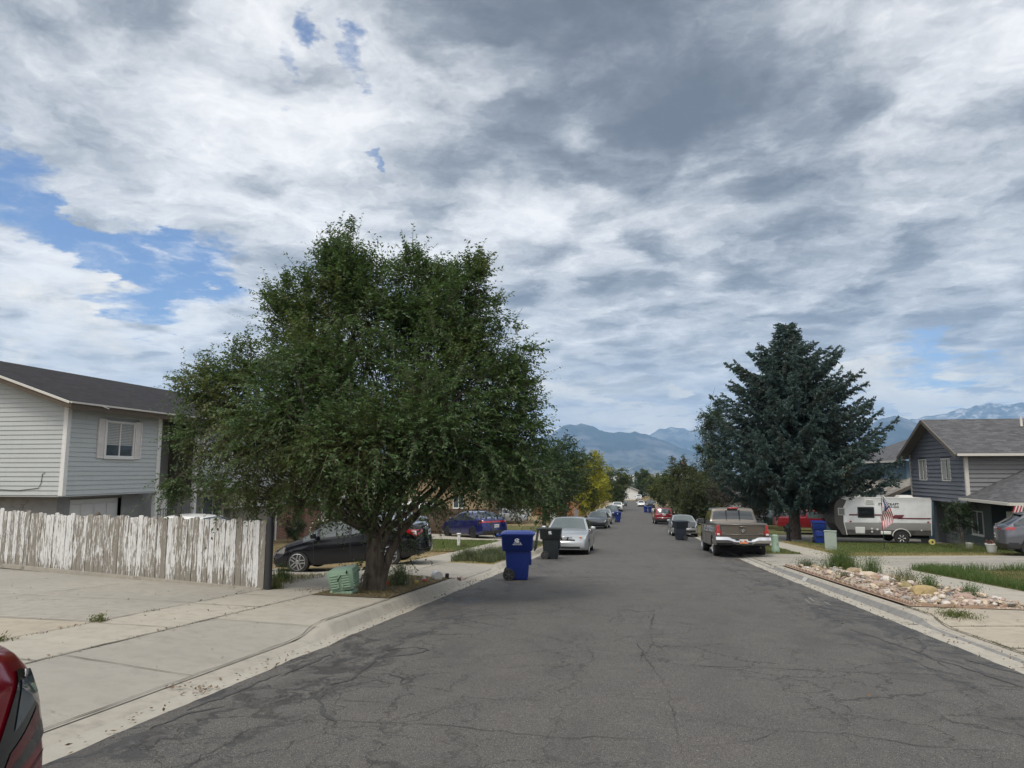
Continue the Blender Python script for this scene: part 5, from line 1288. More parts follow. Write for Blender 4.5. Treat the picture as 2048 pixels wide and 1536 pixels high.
# ---- right house: slate gable over a garage, porch at its near side
def right_house():
    X, Y0 = 16.0, 38.0; g = -2.40
    H = thing('two_storey_house', 'slate grey two-storey house with a porch roof behind the travel trailer', 'house', (X, Y0, g))
    z1, z2 = 2.36, 4.86; Wd = 6.9; rise = .50; pk = z2+Wd/2*rise
    fr = frame_at((0, Wd), (0, 0))
    siding((0, Wd), (0, 0), z1, pk, S_SLATE, H, rake=lambda u: z2+min(u, Wd-u)*rise, lap=.21, depth=.05, holes=[(1.22, 2.30, z1+1.05, z1+2.22), (4.20, 5.28, z1+1.05, z1+2.22)])
    siding((0, 0), (11, 0), z1-.0, z2, S_TAUPE, H, lap=.21, depth=.05)
    window(fr, 1.22, 2.30, z1+1.05, z1+2.22, H, curtain=.97, sill=False, plainc=True); window(fr, 4.20, 5.28, z1+1.05, z1+2.22, H, curtain=.97, sill=False, plainc=True)
    for (x, y) in ((0, 0), (0, Wd)): mb = MB(); mb.box(x-.065, x+.10, y-.065, y+.06, z1-.02, z2); mb.build('corner_board', T_GUT, H)
    mb = MB(); mb.box(0, 11, 0, Wd, z1-.06, z1-.003); mb.build('soffit', T_GREY, H)
    # lower storey set back, garage door, window
    siding((1.0, Wd-.2), (1.0, 0), -.5, z1-.06, S_DKGR, H, holes=[(1.1, 3.5, -.6, 1.95), (4.6, 5.85, .75, 1.95)])
    siding((1.0, -.0), (5, -.0), -.5, z1-.06, S_DKGR, H)
    f2 = frame_at((1.0, Wd-.2), (1.0, 0))
    mb = MB(); obox(mb, f2, 1.1, 3.5, -.12, -.05, -.5, 1.95)
    for r in range(10): obox(mb, f2, 1.12, 3.48, -.05, -.03, -.42+r*.24, -.21+r*.24)
    mb.build('garage_door', plain('garage_pale', (.30, .31, .32), .6), H)
    mb = MB(); obox(mb, f2, .72, 1.1, -.1, .30, -.5, 1.97); obox(mb, f2, 3.5, 3.6, -.06, .06, -.5, 1.97); obox(mb, f2, 1.1, 3.5, -.1, .05, 1.95, 2.08); mb.build('door_frame', plain('frame_grey', (.22, .225, .235), .6), H)
    window(f2, 4.6, 5.85, .75, 1.95, H)
    mb = MB(); r2 = random.Random(3)
    for k in range(60):
        u = -.0+k*.112; zt = z1-.07; mb.tube([fr(u, -.35, zt), fr(u, -.35, zt-r2.uniform(.08, .30))], .006, 3)
    mb.tube([fr(0, -.35, z1-.075), fr(6.7, -.35, z1-.075)], .008, 4); mb.build('string_lights', plain('icicle_wire', (.22, .23, .24), .6), H)
    # roof with ridge along x
    e = .42; r = Wd/2; ze = z2-e*rise+.10; zr = pk+.10
    roof_slab([(-e-.15, -e, ze), (12, -e, ze), (12, r, zr), (-e-.15, r, zr)], .10, SH_GREY, H); roof_slab([(12, Wd+e, ze), (-e-.15, Wd+e, ze), (-e-.15, r, zr+.002), (12, r, zr+.002)], .10, SH_GREY, H)
    mb = MB(); bartube(mb, (-e-.17, -e, ze-.10), (-e-.17, r, zr-.09), .05, .18); bartube(mb, (-e-.17, Wd+e, ze-.10), (-e-.17, r, zr-.09), .05, .18); mb.build('rake_board', T_GREY, H)
    mb = MB(); mb.poly([(-e-.1, -e, ze-.12), (-e-.1, r, zr-.12), (0, r, zr-.12), (0, -e, ze-.12)]); mb.poly([(-e-.1, Wd+e, ze-.12), (-e-.1, r, zr-.12), (0, r, zr-.12), (0, Wd+e, ze-.12)]); mb.build('rake_soffit', T_GREY, H)
    mb = MB(); bartube(mb, (-e-.1, -e-.05, ze-.04), (12, -e-.05, ze-.04), .10, .12); mb.build('gutter', T_GUT, H)
    for x, y, zz, rr, hh in ((3.9, 2.6, pk-.55, .06, .70), (7.25, 1.0, z2+.45, .13, 2.1)):
        mb = MB(); mb.lathe([(rr*2.2, 0), (rr*1.2, .18), (rr, .2), (rr, hh)], 12, 'z', (x, y, zz)); mb.build('roof_vent', M_CHROME if rr > .1 else T_GUT, H, 40)
    mb = MB(); mb.box(7.5, 8.5, 2.6, 3.6, pk-.4, pk+.72, 0, .05); mb.build('roof_cooler', plain('cooler_tan', (.33, .29, .24), .7), H)
    # porch: low roof falling towards the camera, white posts, bunting
    x0, x1, y0, y1 = -.35, 9, -4.2, 0.0; zp = 2.58; zt = 4.35
    pr = roof_slab([(x0, y0-.4, zp), (x1, y0-.4, zp), (x1, y1, zt), (x0+3.6, y1, zt)], .10, SH_GREY, H, 'porch_roof')
    pr2 = roof_slab([(x0, y1, zp+.02), (x0, y0-.4, zp), (x0+3.6, y1, zt+.001), (x0+3.59, y1, zt)], .06, SH_GREY, H, 'porch_roof')
    mb = MB(); bartube(mb, (x0-.03, y0-.42, zp-.04), (x1, y0-.42, zp-.04), .10, .12); bartube(mb, (x0-.03, y0-.40, zp-.04), (x0-.03, y1, zp-.0), .10, .12); mb.build('porch_gutter', T_GUT, H)
    for x in (.35, 3.6): mb = MB(); mb.box(x-.11, x+.11, y0-.10, y0+.12, -.2, zp-.08); mb.build('porch_post', T_WHITE, H)
    mb = MB(); mb.box(.75, 1.35, -2.0, -1.9, .1, 2.1); mb.build('porch_panel', T_WHITE, H)
    siding((1.0, -1.8), (9, -1.8), -.4, zp, S_DKGR, H); fp = frame_at((1.0, -1.8), (9, -1.8)); window(fp, 1.0, 2.8, .4, 1.95, H, curtain=.98); window(fp, 4.2, 5.2, .4, 1.95, H)
    mb = MB(); mb.box(.0, 9, y0-.2, y1, -.5, .02); mb.build('porch_slab', M_CONC, H)
    # little striped pennants under the gutter
    cr, cw, cb = plain('cloth_red', (.30, .03, .04), .8), plain('cloth_white', (.5, .47, .46), .8), plain('cloth_navy', (.02, .03, .09), .8)
    for k in range(9):
        u = x0+.15+k*.42; mb = MB(); sw = .10*math.sin(k*2.1)
        for s_ in range(6): mb.quad((u+.06*s_, y0-.48, zp-.10), (u+.06*(s_+1), y0-.48, zp-.10), (u+.06*(s_+1)+sw-.12, y0-.50, zp-.40+.03*(s_ % 2)), (u+.06*s_+sw-.12, y0-.50, zp-.40), s_ % 2)
        mb.build('flag_pennant', [cr, cw], H)
    mb = MB(); r3 = random.Random(8)
    for k in range(90): u = r3.uniform(.42, .60) + (.0 if k % 2 else .22); z = r3.uniform(.1, 2.0); mb.quad((u, y0-.14, z), (u+.05, y0-.14, z+.01), (u+.055, y0-.14, z+.05), (u-.01, y0-.14, z+.045), k % 2)
    o = mb.build('patterned_banner', [cb, cr], H)
    mb = MB(); mb.box(.40, .90, y0-.135, y0-.128, .05, 2.15); mb.build('banner_cloth', cw, o)
right_house()

# ---- blue house further back, with a weathered lean-to roof
def blue_house():
    g = -2.9
    H = thing('two_storey_house', 'blue sided house with a weathered lower roof behind the trailer', 'house', (17.5, 50, g))
    siding((0, 12), (0, 0), 0, 5.1, S_BLUE, H); siding((0, 0), (10, 0), 0, 6.8, S_BLUE, H, rake=lambda u: 5.0+min(u, 10-u)*.36)
    roof_slab([(-.6, 12.5, 5.1), (-.6, -.6, 5.1), (4.6, -.6, 7.0), (4.6, 12.5, 7.0)], .10, SH_GREY, H); roof_slab([(10, -.6, 5.1), (10, 12.5, 5.1), (4.6, 12.5, 7.002), (4.6, -.6, 7.002)], .10, SH_GREY, H)
    mb = MB(); bartube(mb, (-.65, -.6, 5.05), (-.65, 12.5, 5.05), .10, .12); mb.build('gutter', T_GUT, H)
    roof_slab([(-3.4, 10, 2.35), (-3.4, -2.9, 2.35), (.6, -2.9, 4.2), (.6, 10, 4.2)], .10, SH_LITE, H, 'lower_roof')
    mb = MB(); bartube(mb, (-3.42, -2.93, 2.27), (.6, -2.93, 4.12), .05, .20); mb.build('rake_board', T_GREY, H)
    mb = MB(); bartube(mb, (-3.45, -2.9, 2.28), (-3.45, 10, 2.28), .08, .12); mb.build('gutter', T_GUT, H)
    siding((-2.9, 9), (-2.9, -2.4), 0, 2.3, S_BLUE, H); siding((-2.9, -2.4), (.6, -2.4), 0, 4.05, S_BLUE, H, rake=lambda u: 2.45+u*.46)
    mb = MB(); mb.lathe([(.16, 0), (.10, .12), (.09, .2), (.09, 1.2)], 10, 'z', (1.4, 1.0, 5.8)); mb.build('roof_vent', M_CHROME, H, 40)
blue_house()
def tan_house():
    H = thing('two_storey_house', 'tan sided house glimpsed behind the trunk of the spruce', 'house', (14.6, 66, -3.6))
    siding((0, 10), (0, 0), 2.3, 5.6, S_TAN, H); siding((0, 0), (9, 0), 2.3, 7.3, S_TAN, H, rake=lambda u: 5.6+min(u, 9-u)*.4)
    mb = MB(); mb.box(1.2, 9, .6, 10, -.6, 2.3); mb.build('lower_wall', plain('wall_brown', (.06, .05, .045), .8), H)
    for y in (.1, 2.5, 5, 7.5): mb = MB(); mb.box(0, .15, y, y+.15, -.4, 2.3); mb.build('post', T_GREY, H)
    fr = frame_at((0, 10), (0, 0))
    for u in (2, 6.5): window(fr, u, u+1.2, 3.2, 4.6, H, fm=T_GREY)
    roof_slab([(-.5, 10.5, 5.6), (-.5, -.5, 5.6), (4.5, -.5, 7.4), (4.5, 10.5, 7.4)], .1, SH_BRN, H); roof_slab([(9.5, -.5, 5.6), (9.5, 10.5, 5.6), (4.5, 10.5, 7.402), (4.5, -.5, 7.402)], .1, SH_BRN, H)
tan_house()
def far_house(label, x, y, w_, dp, h, wm, rm, ridge='x', wins=2):
    g = G(x, min(y, 380))-.1; H = thing('house', label, 'house', (x, y, g), 0, None)
    mb = MB(); mb.box(-w_/2, w_/2, 0, dp, 0, h); mb.build('wall', wm, H)
    rs = h+min(w_, dp)*.22
    if ridge == 'y':
        mb = MB(); mb.poly([(-w_/2, -.01, h), (w_/2, -.01, h), (0, -.01, rs-.05)]); mb.build('gable', wm, H)
        roof_slab([(-w_/2-.4, dp+.4, h-.1), (-w_/2-.4, -.4, h-.1), (0, -.4, rs), (0, dp+.4, rs)], .12, rm, H); roof_slab([(w_/2+.4, -.4, h-.1), (w_/2+.4, dp+.4, h-.1), (0, dp+.4, rs+.002), (0, -.4, rs+.002)], .12, rm, H)
    else:
        roof_slab([(-w_/2-.4, -.4, h-.1), (w_/2+.4, -.4, h-.1), (w_/2+.4, dp/2, rs), (-w_/2-.4, dp/2, rs)], .12, rm, H); roof_slab([(w_/2+.4, dp+.4, h-.1), (-w_/2-.4, dp+.4, h-.1), (-w_/2-.4, dp/2, rs+.002), (w_/2+.4, dp/2, rs+.002)], .12, rm, H)
    fr = frame_at((-w_/2, 0), (w_/2, 0))
    for k in range(wins): u = w_*(k+.6)/(wins+.3); window(fr, u-.5, u+.5, h*.45, h*.45+1.1, H)
    return H
H = far_house('white gabled house closing the far end of the street', -3.0, 252, 9.5, 12, 3.1, S_WHITE, SH_LITE, 'y', 0)
mb = MB(); mb.box(.5, 4.2, -.06, -.005, 0, 2.4); mb.build('garage_door', T_WHITE, H)
far_house('long white walled house behind the red pickup', 14.5, 80, 8, 10, 2.7, S_WHITE, SH_GREY, 'x', 0)
far_house('low tan house beyond the brown fence on the left', -17, 62, 9, 12, 3.2, S_TAN, SH_BRN, 'y')
far_house('grey house half hidden by the yellow tree', -15, 104, 9, 12, 3.4, STUCCO, SH_GREY, 'y')
far_house('beige house further down the right side', 14.5, 118, 9, 12, 3.4, STUCCOB, SH_GREY, 'y')
far_house('cream house far down the left side', -15, 150, 9, 12, 3.4, S_CREAM, SH_DARK, 'y')
far_house('white house far down the right side', 13.5, 160, 9, 12, 3.2, S_WHITE, SH_BRN, 'y')

# ---- peeling white picket fence
def _peel(t):
    p = pos(t); oi = t.node('ShaderNodeObjectInfo')
    off = t.node('ShaderNodeCombineXYZ', i_0=t.math('MULTIPLY', oi.outputs['Random'], 30), i_1=t.math('MULTIPLY', oi.outputs['Random'], 17), i_2=0).outputs[0]
    q = t.vm('ADD', t.obj, off)
    n, _ = t.noise(t.mapping(q, (26, 26, 3.4)), 1.0, 7, .74, .25); g, _ = t.noise(t.mapping(q, (60, 60, 1.6)), 1.0, 5, .7); n2, _ = t.noise(t.mapping(q, (45, 45, 12)), 1, 4, .7)
    s = t.node('ShaderNodeSeparateXYZ', i_0=t.obj)
    amt = t.math('ADD', t.mapr(oi.outputs['Random'], 0, 1, -.08, .10), t.math('MULTIPLY', t.mapr(s.outputs[2], 0, .35, 1, 0), .10))
    m = t.mapr(t.math('ADD', t.math('ADD', n, t.math('MULTIPLY', t.math('SUBTRACT', n2, .5), .18)), amt), .505, .530, 1, 0)
    wood = t.mix(g, (.12, .108, .092), (.285, .255, .21)); wood = t.mix(t.mapr(n2, .6, .75, 0, .5), wood, (.06, .05, .04))
    pnt = t.mix(t.mapr(n2, .35, .7), (.62, .62, .61), (.50, .495, .48)); pnt = t.mix(t.mapr(g, .60, .70, 0, .6), pnt, (.30, .27, .23))
    col(t, t.mix(m, wood, pnt)); bump(t, t.math('ADD', t.math('MULTIPLY', m, 1.2), t.math('MULTIPLY', g, .6)), .5, .005)
M_PEEL = mat('peeling_white_paint', _peel, Roughness=.8)
M_POSTW = plain('weathered_post', (.10, .085, .07), .9, var=.4, scale=14)
FA, FB = Vector((-6.49, 12.02)), Vector((-14.9, 14.45))
fdir = (FB-FA).normalized(); fang = math.atan2(fdir.y, fdir.x); zA = G(-6.6, 12.05); zB = G(-14.5, 14.3)
FE = thing('picket_fence', 'white picket fence with peeling paint standing across the left driveway', 'fence', (FA.x, FA.y, zA), fang)
FL = (FB-FA).length; npk = 62; pw = FL/npk
for k in range(npk):
    u0 = k*pw; h = 1.21 + .02*math.sin(k*1.7) + rnd.uniform(-.015, .015) + (.0 if k < 40 else .012*(k-40)*.35); w_ = pw-.008-rnd.uniform(0, .008); zg = lerp(0, zB-zA, k/npk)-.0 + rnd.uniform(0, .025); tl = rnd.gauss(0, .008)
    mb = MB(); c = w_*.22
    pts = [(0, 0), (w_, 0), (w_+tl, h-c), (w_-c*.7+tl, h-c*.2), (w_/2+tl, h), (c*.7+tl, h-c*.2), (tl, h-c)]
    mb.prism(pts, -.012, .010, 'xz')
    o = mb.build('picket', M_PEEL, FE, None, (u0, rnd.uniform(-.004, .004), zg)); 
for z in (.28, .95):
    mb = MB(); bartube(mb, (0, -.045, z), (FL, -.045, z+zB-zA), .04, .09); mb.build('rail', M_POSTW, FE)
for u in (-.07, 2.4, 4.8, 7.2):
    mb = MB(); mb.lathe([(.065, -.2), (.065, 1.20), (.05, 1.26), (.02, 1.29)], 10, 'z', (u, -.03 if u < 0 else -.10, zg*u/FL)); mb.build('post', M_INK if u < 0 else M_POSTW, FE, 40)
mb = MB(); mb.box(0, FL, -.09, .05, -.05, .035); mb.build('footing', M_CONC, FE)
# ---- other fences
def board_fence(label, pts, h, m, pw=.14, group=None, post_m=None):
    z0 = G(*pts[0]); F_ = thing('board_fence', label, 'fence', (pts[0][0], pts[0][1], z0), 0, group)
    for (a, b) in zip(pts, pts[1:]):
        L = math.hypot(b[0]-a[0], b[1]-a[1]); n = int(L/pw); mb = MB()
        for k in range(n):
            t0, t1 = k/n, (k+.93)/n; xa, ya = lerp(a[0], b[0], t0), lerp(a[1], b[1], t0); xb, yb = lerp(a[0], b[0], t1), lerp(a[1], b[1], t1); zz = G(xa, ya); hh = h+rnd.uniform(-.02, .02)
            p = [(xa-pts[0][0], ya-pts[0][1]), (xb-pts[0][0], yb-pts[0][1])]; ox, oy = -(b[1]-a[1])/L*.02, (b[0]-a[0])/L*.02
            mb.loft([[(p[0][0], p[0][1], z-z0), (p[1][0], p[1][1], z-z0), (p[1][0]+ox, p[1][1]+oy, z-z0), (p[0][0]+ox, p[0][1]+oy, z-z0)] for z in (zz, zz+hh)])
        mb.build('boards', m, F_)
        for k in range(int(L/2.4)+1):
            t = min(1, k*2.4/L); x, y = lerp(a[0], b[0], t)-pts[0][0], lerp(a[1], b[1], t)-pts[0][1]; zz = G(x+pts[0][0], y+pts[0][1])-z0; mb = MB(); mb.box(x-.06, x+.06, y-.13, y-.01, zz, zz+h+.06); mb.build('post', post_m or m, F_)
        for zf in (.15, .85):
            za, zb = G(*a)-z0+h*zf, G(*b)-z0+h*zf; mb = MB(); bartube(mb, (a[0]-pts[0][0], a[1]-pts[0][1]-.05, za), (b[0]-pts[0][0], b[1]-pts[0][1]-.05, zb), .05, .10); mb.build('rail', m, F_)
    return F_
WB = plain('cedar_brown', (.075, .048, .032), .9, var=.45, scale=9); WO = plain('cedar_orange', (.30, .13, .05), .85, var=.35, scale=9)
board_fence('dark brown board fence behind the bright blue sedan', [(-16, 41.6), (-7.9, 42.4)], 1.5, WB)
board_fence('orange cedar fence beyond the silver sedan on the left', [(-15.5, 97), (-7.3, 98), (-7.3, 108)], 1.9, WO)

# ---- wheelie bins
def make_bin(label, m, loc, rz, words, group='wheeled refuse bins', sub=None, lid_open=False):
    B = thing('wheelie_bin', label, 'bin', loc, rz, group)
    def ring(y0, y1, hw, z, r=.05):          # front at +y side, handle at -y
        pts = []
        for cx, cy, a0 in ((hw-r, y1-r, 0), (-hw+r, y1-r, 90), (-hw+r, y0+r, 180), (hw-r, y0+r, 270)):
            for q in (0, 45, 90): a = R(a0+q); pts.append((cx+r*math.cos(a), cy+r*math.sin(a), z))
        return pts
    mb = MB(); mb.loft([ring(-.20, .27, .22, .03), ring(-.22, .285, .235, .10), ring(-.26, .33, .275, .66), ring(-.27, .335, .28, .72)])
    mb.build('body', m, B, 40)
    mb = MB(); mb.loft([ring(-.315, .375, .30, .70), ring(-.335, .39, .315, .72), ring(-.35, .41, .325, 1.03), ring(-.365, .425, .335, 1.045), ring(-.365, .425, .335, 1.07)]); mb.build('collar', m, B, 40)
    mb = MB()
    if not lid_open:
        mb.loft([ring(-.36, .45, .35, 1.07), ring(-.37, .455, .355, 1.085), ring(-.36, .45, .35, 1.105), ring(-.30, .38, .29, 1.135), ring(-.2, .28, .2, 1.15)]); mb.build('lid', m, B, 40)
    else:
        M = Matrix.Translation((0, -.37, 1.07)) @ Matrix.Rotation(R(97), 4, 'X') @ Matrix.Translation((0, .37, -1.07)); t = MB()
        t.loft([ring(-.36, .45, .35, 1.07), ring(-.37, .455, .355, 1.085), ring(-.30, .38, .29, 1.12), ring(-.2, .28, .2, 1.13)]); t2 = MB(); M2 = Matrix.Translation((0, -.36, 1.08)) @ Matrix.Rotation(R(-172), 4, 'X') @ Matrix.Translation((0, .36, -1.08)) @ Matrix.Rotation(R(0), 4, 'X')
        t2.loft([[(-.33, -.40, 1.06), (.33, -.40, 1.06), (.33, -.43, 1.06), (-.33, -.43, 1.06)], [(-.33, -.52, .30), (.33, -.52, .30), (.33, -.56, .30), (-.33, -.56, .30)]]); mb.add(t2); mb.build('lid', m, B, 40)
        mb = MB(); mb.loft([ring(-.33, .39, .30, 1.0), ring(-.33, .39, .30, 1.071)]); mb.build('opening', M_UNDER, B)
    mb = MB(); mb.tube([(-.24, -.34, 1.03), (-.24, -.46, 1.06), (.24, -.46, 1.06), (.24, -.34, 1.03)], .022, 8)
    for x in (-.12, .0, .12): mb.tube([(x, -.34, 1.0), (x, -.46, 1.06)], .012, 6)
    mb.build('handle', m, B, 40)
    mb = MB(); mb.box(.0-.20, .20, .335, .40, .38, .50, 0, .01) if False else mb.box(-.19, .19, .30, .365, .36, .66, 0, .02); mb.build('grab_bar', m, B, 40)
    for s in (-1, 1):
        w_ = MB(); w_.lathe([(.045, -.035), (.135, -.035), (.145, -.02), (.145, .02), (.135, .035), (.05, .03)], 24, 'x', (0, 0, 0)); wo = w_.build('wheel', M_RUB, B, 35, (s*.27, -.17, .145))
        h = MB()
        for k in range(6): M = Matrix.Rotation(k*math.pi/3, 4, 'X'); t = MB(); t.box(s*.034-.004, s*.034+.008, -.014, .014, .02, .105); h.add(t, M)
        h.lathe([(.03, s*.03), (.03, s*.05), (.015, s*.055)], 10, 'x'); h.build('hub', plain('bin_hub', (.05, .05, .052), .4), wo, 40)
    mb = MB(); mb.tube([(-.26, -.17, .145), (.26, -.17, .145)], .018, 6); mb.build('axle', M_BLACK, B)
    # printed mark: ring with an arrow over two short words on the side that faces the road
    for sx in (1,):
        lg = MB(); xs_ = sx*.3275
        for k in range(26):
            a0, a1 = R(35+k*11), R(35+(k+1)*11); t0 = .008+.012*k/26; t1 = .008+.012*(k+1)/26
            lg.quad((xs_, .03+(.042-t0)*math.cos(a0)*1.15, .955+(.042-t0)*math.sin(a0)*.8), (xs_, .03+(.042+t0)*math.cos(a0)*1.15, .955+(.042+t0)*math.sin(a0)*.8), (xs_, .03+(.042+t1)*math.cos(a1)*1.15, .955+(.042+t1)*math.sin(a1)*.8), (xs_, .03+(.042-t1)*math.cos(a1)*1.15, .955+(.042-t1)*math.sin(a1)*.8))
        lg.poly([(xs_, .03, .93), (xs_, .07, .96), (xs_, .08, .985), (xs_, .05, .985), (xs_, .0, .95)]); lg.poly([(xs_, .01, .945), (xs_, .03, .94), (xs_, .045, .895), (xs_, .03, .90)])
        lg.build('printed_mark', M_WPRINT, B)
        for k, wd in enumerate(words): writing('printed_words', wd, .040, M_WPRINT, B, (xs_-.001, .03, .892-k*.036), (R(90), 0, R(90)), True, 1.0)
    return B
BIN_B = plain('bin_blue', (.008, .026, .17), .42, var=.10, scale=3); BIN_K = plain('bin_black', (.016, .021, .023), .45, var=.15, scale=3); BIN_N = plain('bin_navy', (.018, .024, .036), .45, var=.15, scale=3)
GZ = lambda x, y: G(x, y)+.035*(1-min(1, abs(x)/3.9)**2)+.012
make_bin('blue wheeled bin standing near the left kerb, closest to the camera', BIN_B, (-2.80, 17.25, GZ(-2.8, 17.25)), R(-82), ['WASTE &', 'RECYCLING'])
make_bin('black wheeled bin with its lid hanging open in front of the silver sedan', BIN_K, (-2.95, 25.7, GZ(-2.95, 25.7)), R(-88), ['WASTE'], lid_open=True)
make_bin('dark navy wheeled bin in front of the silver coupe', BIN_N, (2.72, 43.4, GZ(2.72, 43.4)), R(108), ['WASTE'])
make_bin('blue bin behind the pale silver crossover on the left', BIN_B, (-1.72, 79.5, GZ(-1.72, 79.5)), R(-90), ['WASTE'])
make_bin('blue bin, the nearer of a pair far down the right kerb', BIN_B, (2.9, 130, GZ(2.9, 130)), R(180), ['WASTE'], group='pair of blue bins by the right kerb')
make_bin('blue bin, the farther of a pair far down the right kerb', BIN_B, (2.2, 131.6, GZ(2.2, 131)), R(170), ['WASTE'], group='pair of blue bins by the right kerb')
make_bin('blue bin beside the travel trailer on the lawn', BIN_B, (9.55, 40.0, G(9.5, 40)+.02), R(175), ['WASTE'])

# ---- travel trailer
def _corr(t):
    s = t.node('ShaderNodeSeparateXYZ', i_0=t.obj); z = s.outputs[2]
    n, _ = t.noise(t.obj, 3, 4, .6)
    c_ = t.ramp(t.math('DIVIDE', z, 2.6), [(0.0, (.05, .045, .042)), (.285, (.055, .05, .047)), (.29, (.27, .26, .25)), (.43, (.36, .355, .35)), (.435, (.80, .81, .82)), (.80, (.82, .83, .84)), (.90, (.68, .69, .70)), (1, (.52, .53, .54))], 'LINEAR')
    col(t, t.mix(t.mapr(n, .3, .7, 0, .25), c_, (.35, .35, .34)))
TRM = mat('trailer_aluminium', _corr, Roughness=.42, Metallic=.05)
def trailer():
    T = thing('travel_trailer', 'white corrugated travel trailer with a dark front and red stripes on the right lawn', 'trailer', (12.82, 42.3, G(12.8, 42.3)), 0)
    L = 5.45; W2 = 1.05                                   # local x: front (left, -) to rear (right, +); side at -y faces us
    side = [(.95, .48), (.62, 1.05), (.62, 1.9), (.70, 2.2), (.95, 2.42), (1.3, 2.47), (L, 2.42), (L+.02, 2.3), (L-.08, .48)]
    side = [(x-L/2, z) for x, z in side]
    mb = MB(); rows = 46
    zs = [.48+(2.47-.48)*k/rows for k in range(rows+1)]
    def xr(z):
        pts = side; lo, hi = 1e9, -1e9
        for (a, b) in zip(pts, pts[1:]+pts[:1]):
            if min(a[1], b[1]) <= z <= max(a[1], b[1]) and abs(a[1]-b[1]) > 1e-6:
                x = a[0]+(b[0]-a[0])*(z-a[1])/(b[1]-a[1]); lo = min(lo, x); hi = max(hi, x)
        return lo, hi
    for k in range(rows):                                  # crimped aluminium: every row is a shallow ridge
        za, zb = zs[k], zs[k+1]; zm = (za+zb)/2; (a0, a1), (m0, m1), (b0, b1) = xr(za+1e-4), xr(zm), xr(zb-1e-4)
        for s in (-1, 1):
            f = s*W2
            mb.quad((a0, f, za), (a1, f, za), (m1, f+s*.026, zm), (m0, f+s*.026, zm)); mb.quad((m0, f+s*.026, zm), (m1, f+s*.026, zm), (b1, f, zb), (b0, f, zb))
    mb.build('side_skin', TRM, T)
    mb = MB(); fp = side[:6]; mb.loft([[(x, -W2+.003, z) for x, z in fp], [(x, W2-.003, z) for x, z in fp]], 0, False); mb.build('front_cap', plain('trailer_dark', (.055, .05, .047), .5), T, 30)
    mb = MB(); rp = side[5:]; mb.loft([[(x, -W2+.003, z) for x, z in rp], [(x, W2-.003, z) for x, z in rp]], 0, False); mb.build('rear_and_roof', plain('trailer_pale', (.52, .52, .51), .5), T, 30)
    mb = MB(); mb.poly([(x-.002, -W2-.030, z) for x, z in [side[0], side[1], side[2], side[3], side[4], (side[4][0]+.32, side[4][1]-.12), (side[4][0]+.12, side[3][1]-.25), (side[1][0]+.42, 1.15), (side[0][0]+.22, .48)]]); mb.build('dark_panel', plain('trailer_dark', (.055, .05, .047), .5), T)
    trim = plain('trailer_trim', (.62, .62, .60), .5)
    mb = MB(); pp = [(side[0][0]+.24, .48), (side[1][0]+.44, 1.15), (side[4][0]+.14, side[3][1]-.25), (side[4][0]+.34, side[4][1]-.08), (side[5][0]+.3, 2.45)]
    mb.tube([(x, -W2-.022, z) for x, z in pp], .022, 6); mb.tube([(side[5][0]+.3, -W2-.01, 2.46), (side[6][0], -W2-.01, 2.43)], .02, 5); mb.tube([(side[7][0], -W2-.01, 2.35), (side[8][0]+.01, -W2-.01, .48)], .022, 5); mb.build('edge_trim', trim, T)
    def wbox(name, x0, x1, z0, z1, m, fm=None, par=T):
        mb = MB(); mb.box(x0, x1, -W2-.045, -W2-.0, z0, z1, 0, .02); o = mb.build(name, fm or trim, par, 40)
        mb = MB(); mb.box(x0+.05, x1-.05, -W2-.05, -W2-.043, z0+.05, z1-.05, 0, .003); mb.build('panel', m, o); return o
    hx = -L/2
    wbox('window', hx+1.78, hx+2.62, 1.38, 1.95, M_SMOKE, M_INK); wbox('window', hx+.78, hx+1.14, 1.50, 1.90, plain('tinted_pane', (.13, .135, .14), .3), plain('frame_pale', (.35, .35, .34), .6)); wbox('vent_window', hx+2.18, hx+2.63, 2.08, 2.38, CURT)
    wbox('fridge_vent', hx+2.85, hx+3.35, 1.12, 1.30, trim); wbox('fridge_vent', hx+2.88, hx+3.40, .52, .70, trim); wbox('furnace_hatch', hx+1.62, hx+2.10, .55, .90, trim)
    mb = MB(); mb.lathe([(.05, 0), (.05, .02)], 12, 'y', (hx+2.45, -W2-.04, .82)); mb.lathe([(.05, 0), (.05, .02)], 12, 'y', (hx+2.45, -W2-.04, .66)) ; mb.lathe([(.05, 0), (.05, .02)], 12, 'y', (hx+2.72, -W2-.04, .78)); mb.lathe([(.04, 0), (.04, .02)], 12, 'y', (hx+4.9, -W2-.04, .76)); mb.build('hookup_caps', trim, T)
    for x in (hx+1.40, hx+5.25): mb = MB(); mb.box(x-.05, x+.05, -W2-.04, -W2-.015, 1.15, 1.21, 0, .005); mb.build('marker_lamp', M_RED, T)
    st = plain('stripe_maroon', (.14, .03, .04), .5)
    mb = MB()
    for x0, x1, z0, z1 in ((1.34, 1.78, 1.50, 1.57), (2.62, 3.25, 1.50, 1.57), (3.75, 5.36, 1.34, 1.40)): mb.prism([(hx+x0, z0), (hx+x1, z0), (hx+x1+.06, z1), (hx+x0, z1)], -W2-.036, -W2-.027, 'xz')
    mb.prism([(hx+3.45, 1.36), (hx+3.95, 1.36), (hx+4.1, 1.55), (hx+3.62, 1.55)], -W2-.036, -W2-.027, 'xz'); mb.build('stripe', st, T)
    writing('lettering', 'STARCRAFT', .17, M_INK, T, (hx+3.35, -W2-.034, 2.10), (R(90), 0, 0), True, 1.0, 1.15); writing('lettering', 'AR-ONE', .12, M_INK, T, (hx+3.62, -W2-.034, 1.96), (R(90), 0, 0), True, 1.0, 1.1)
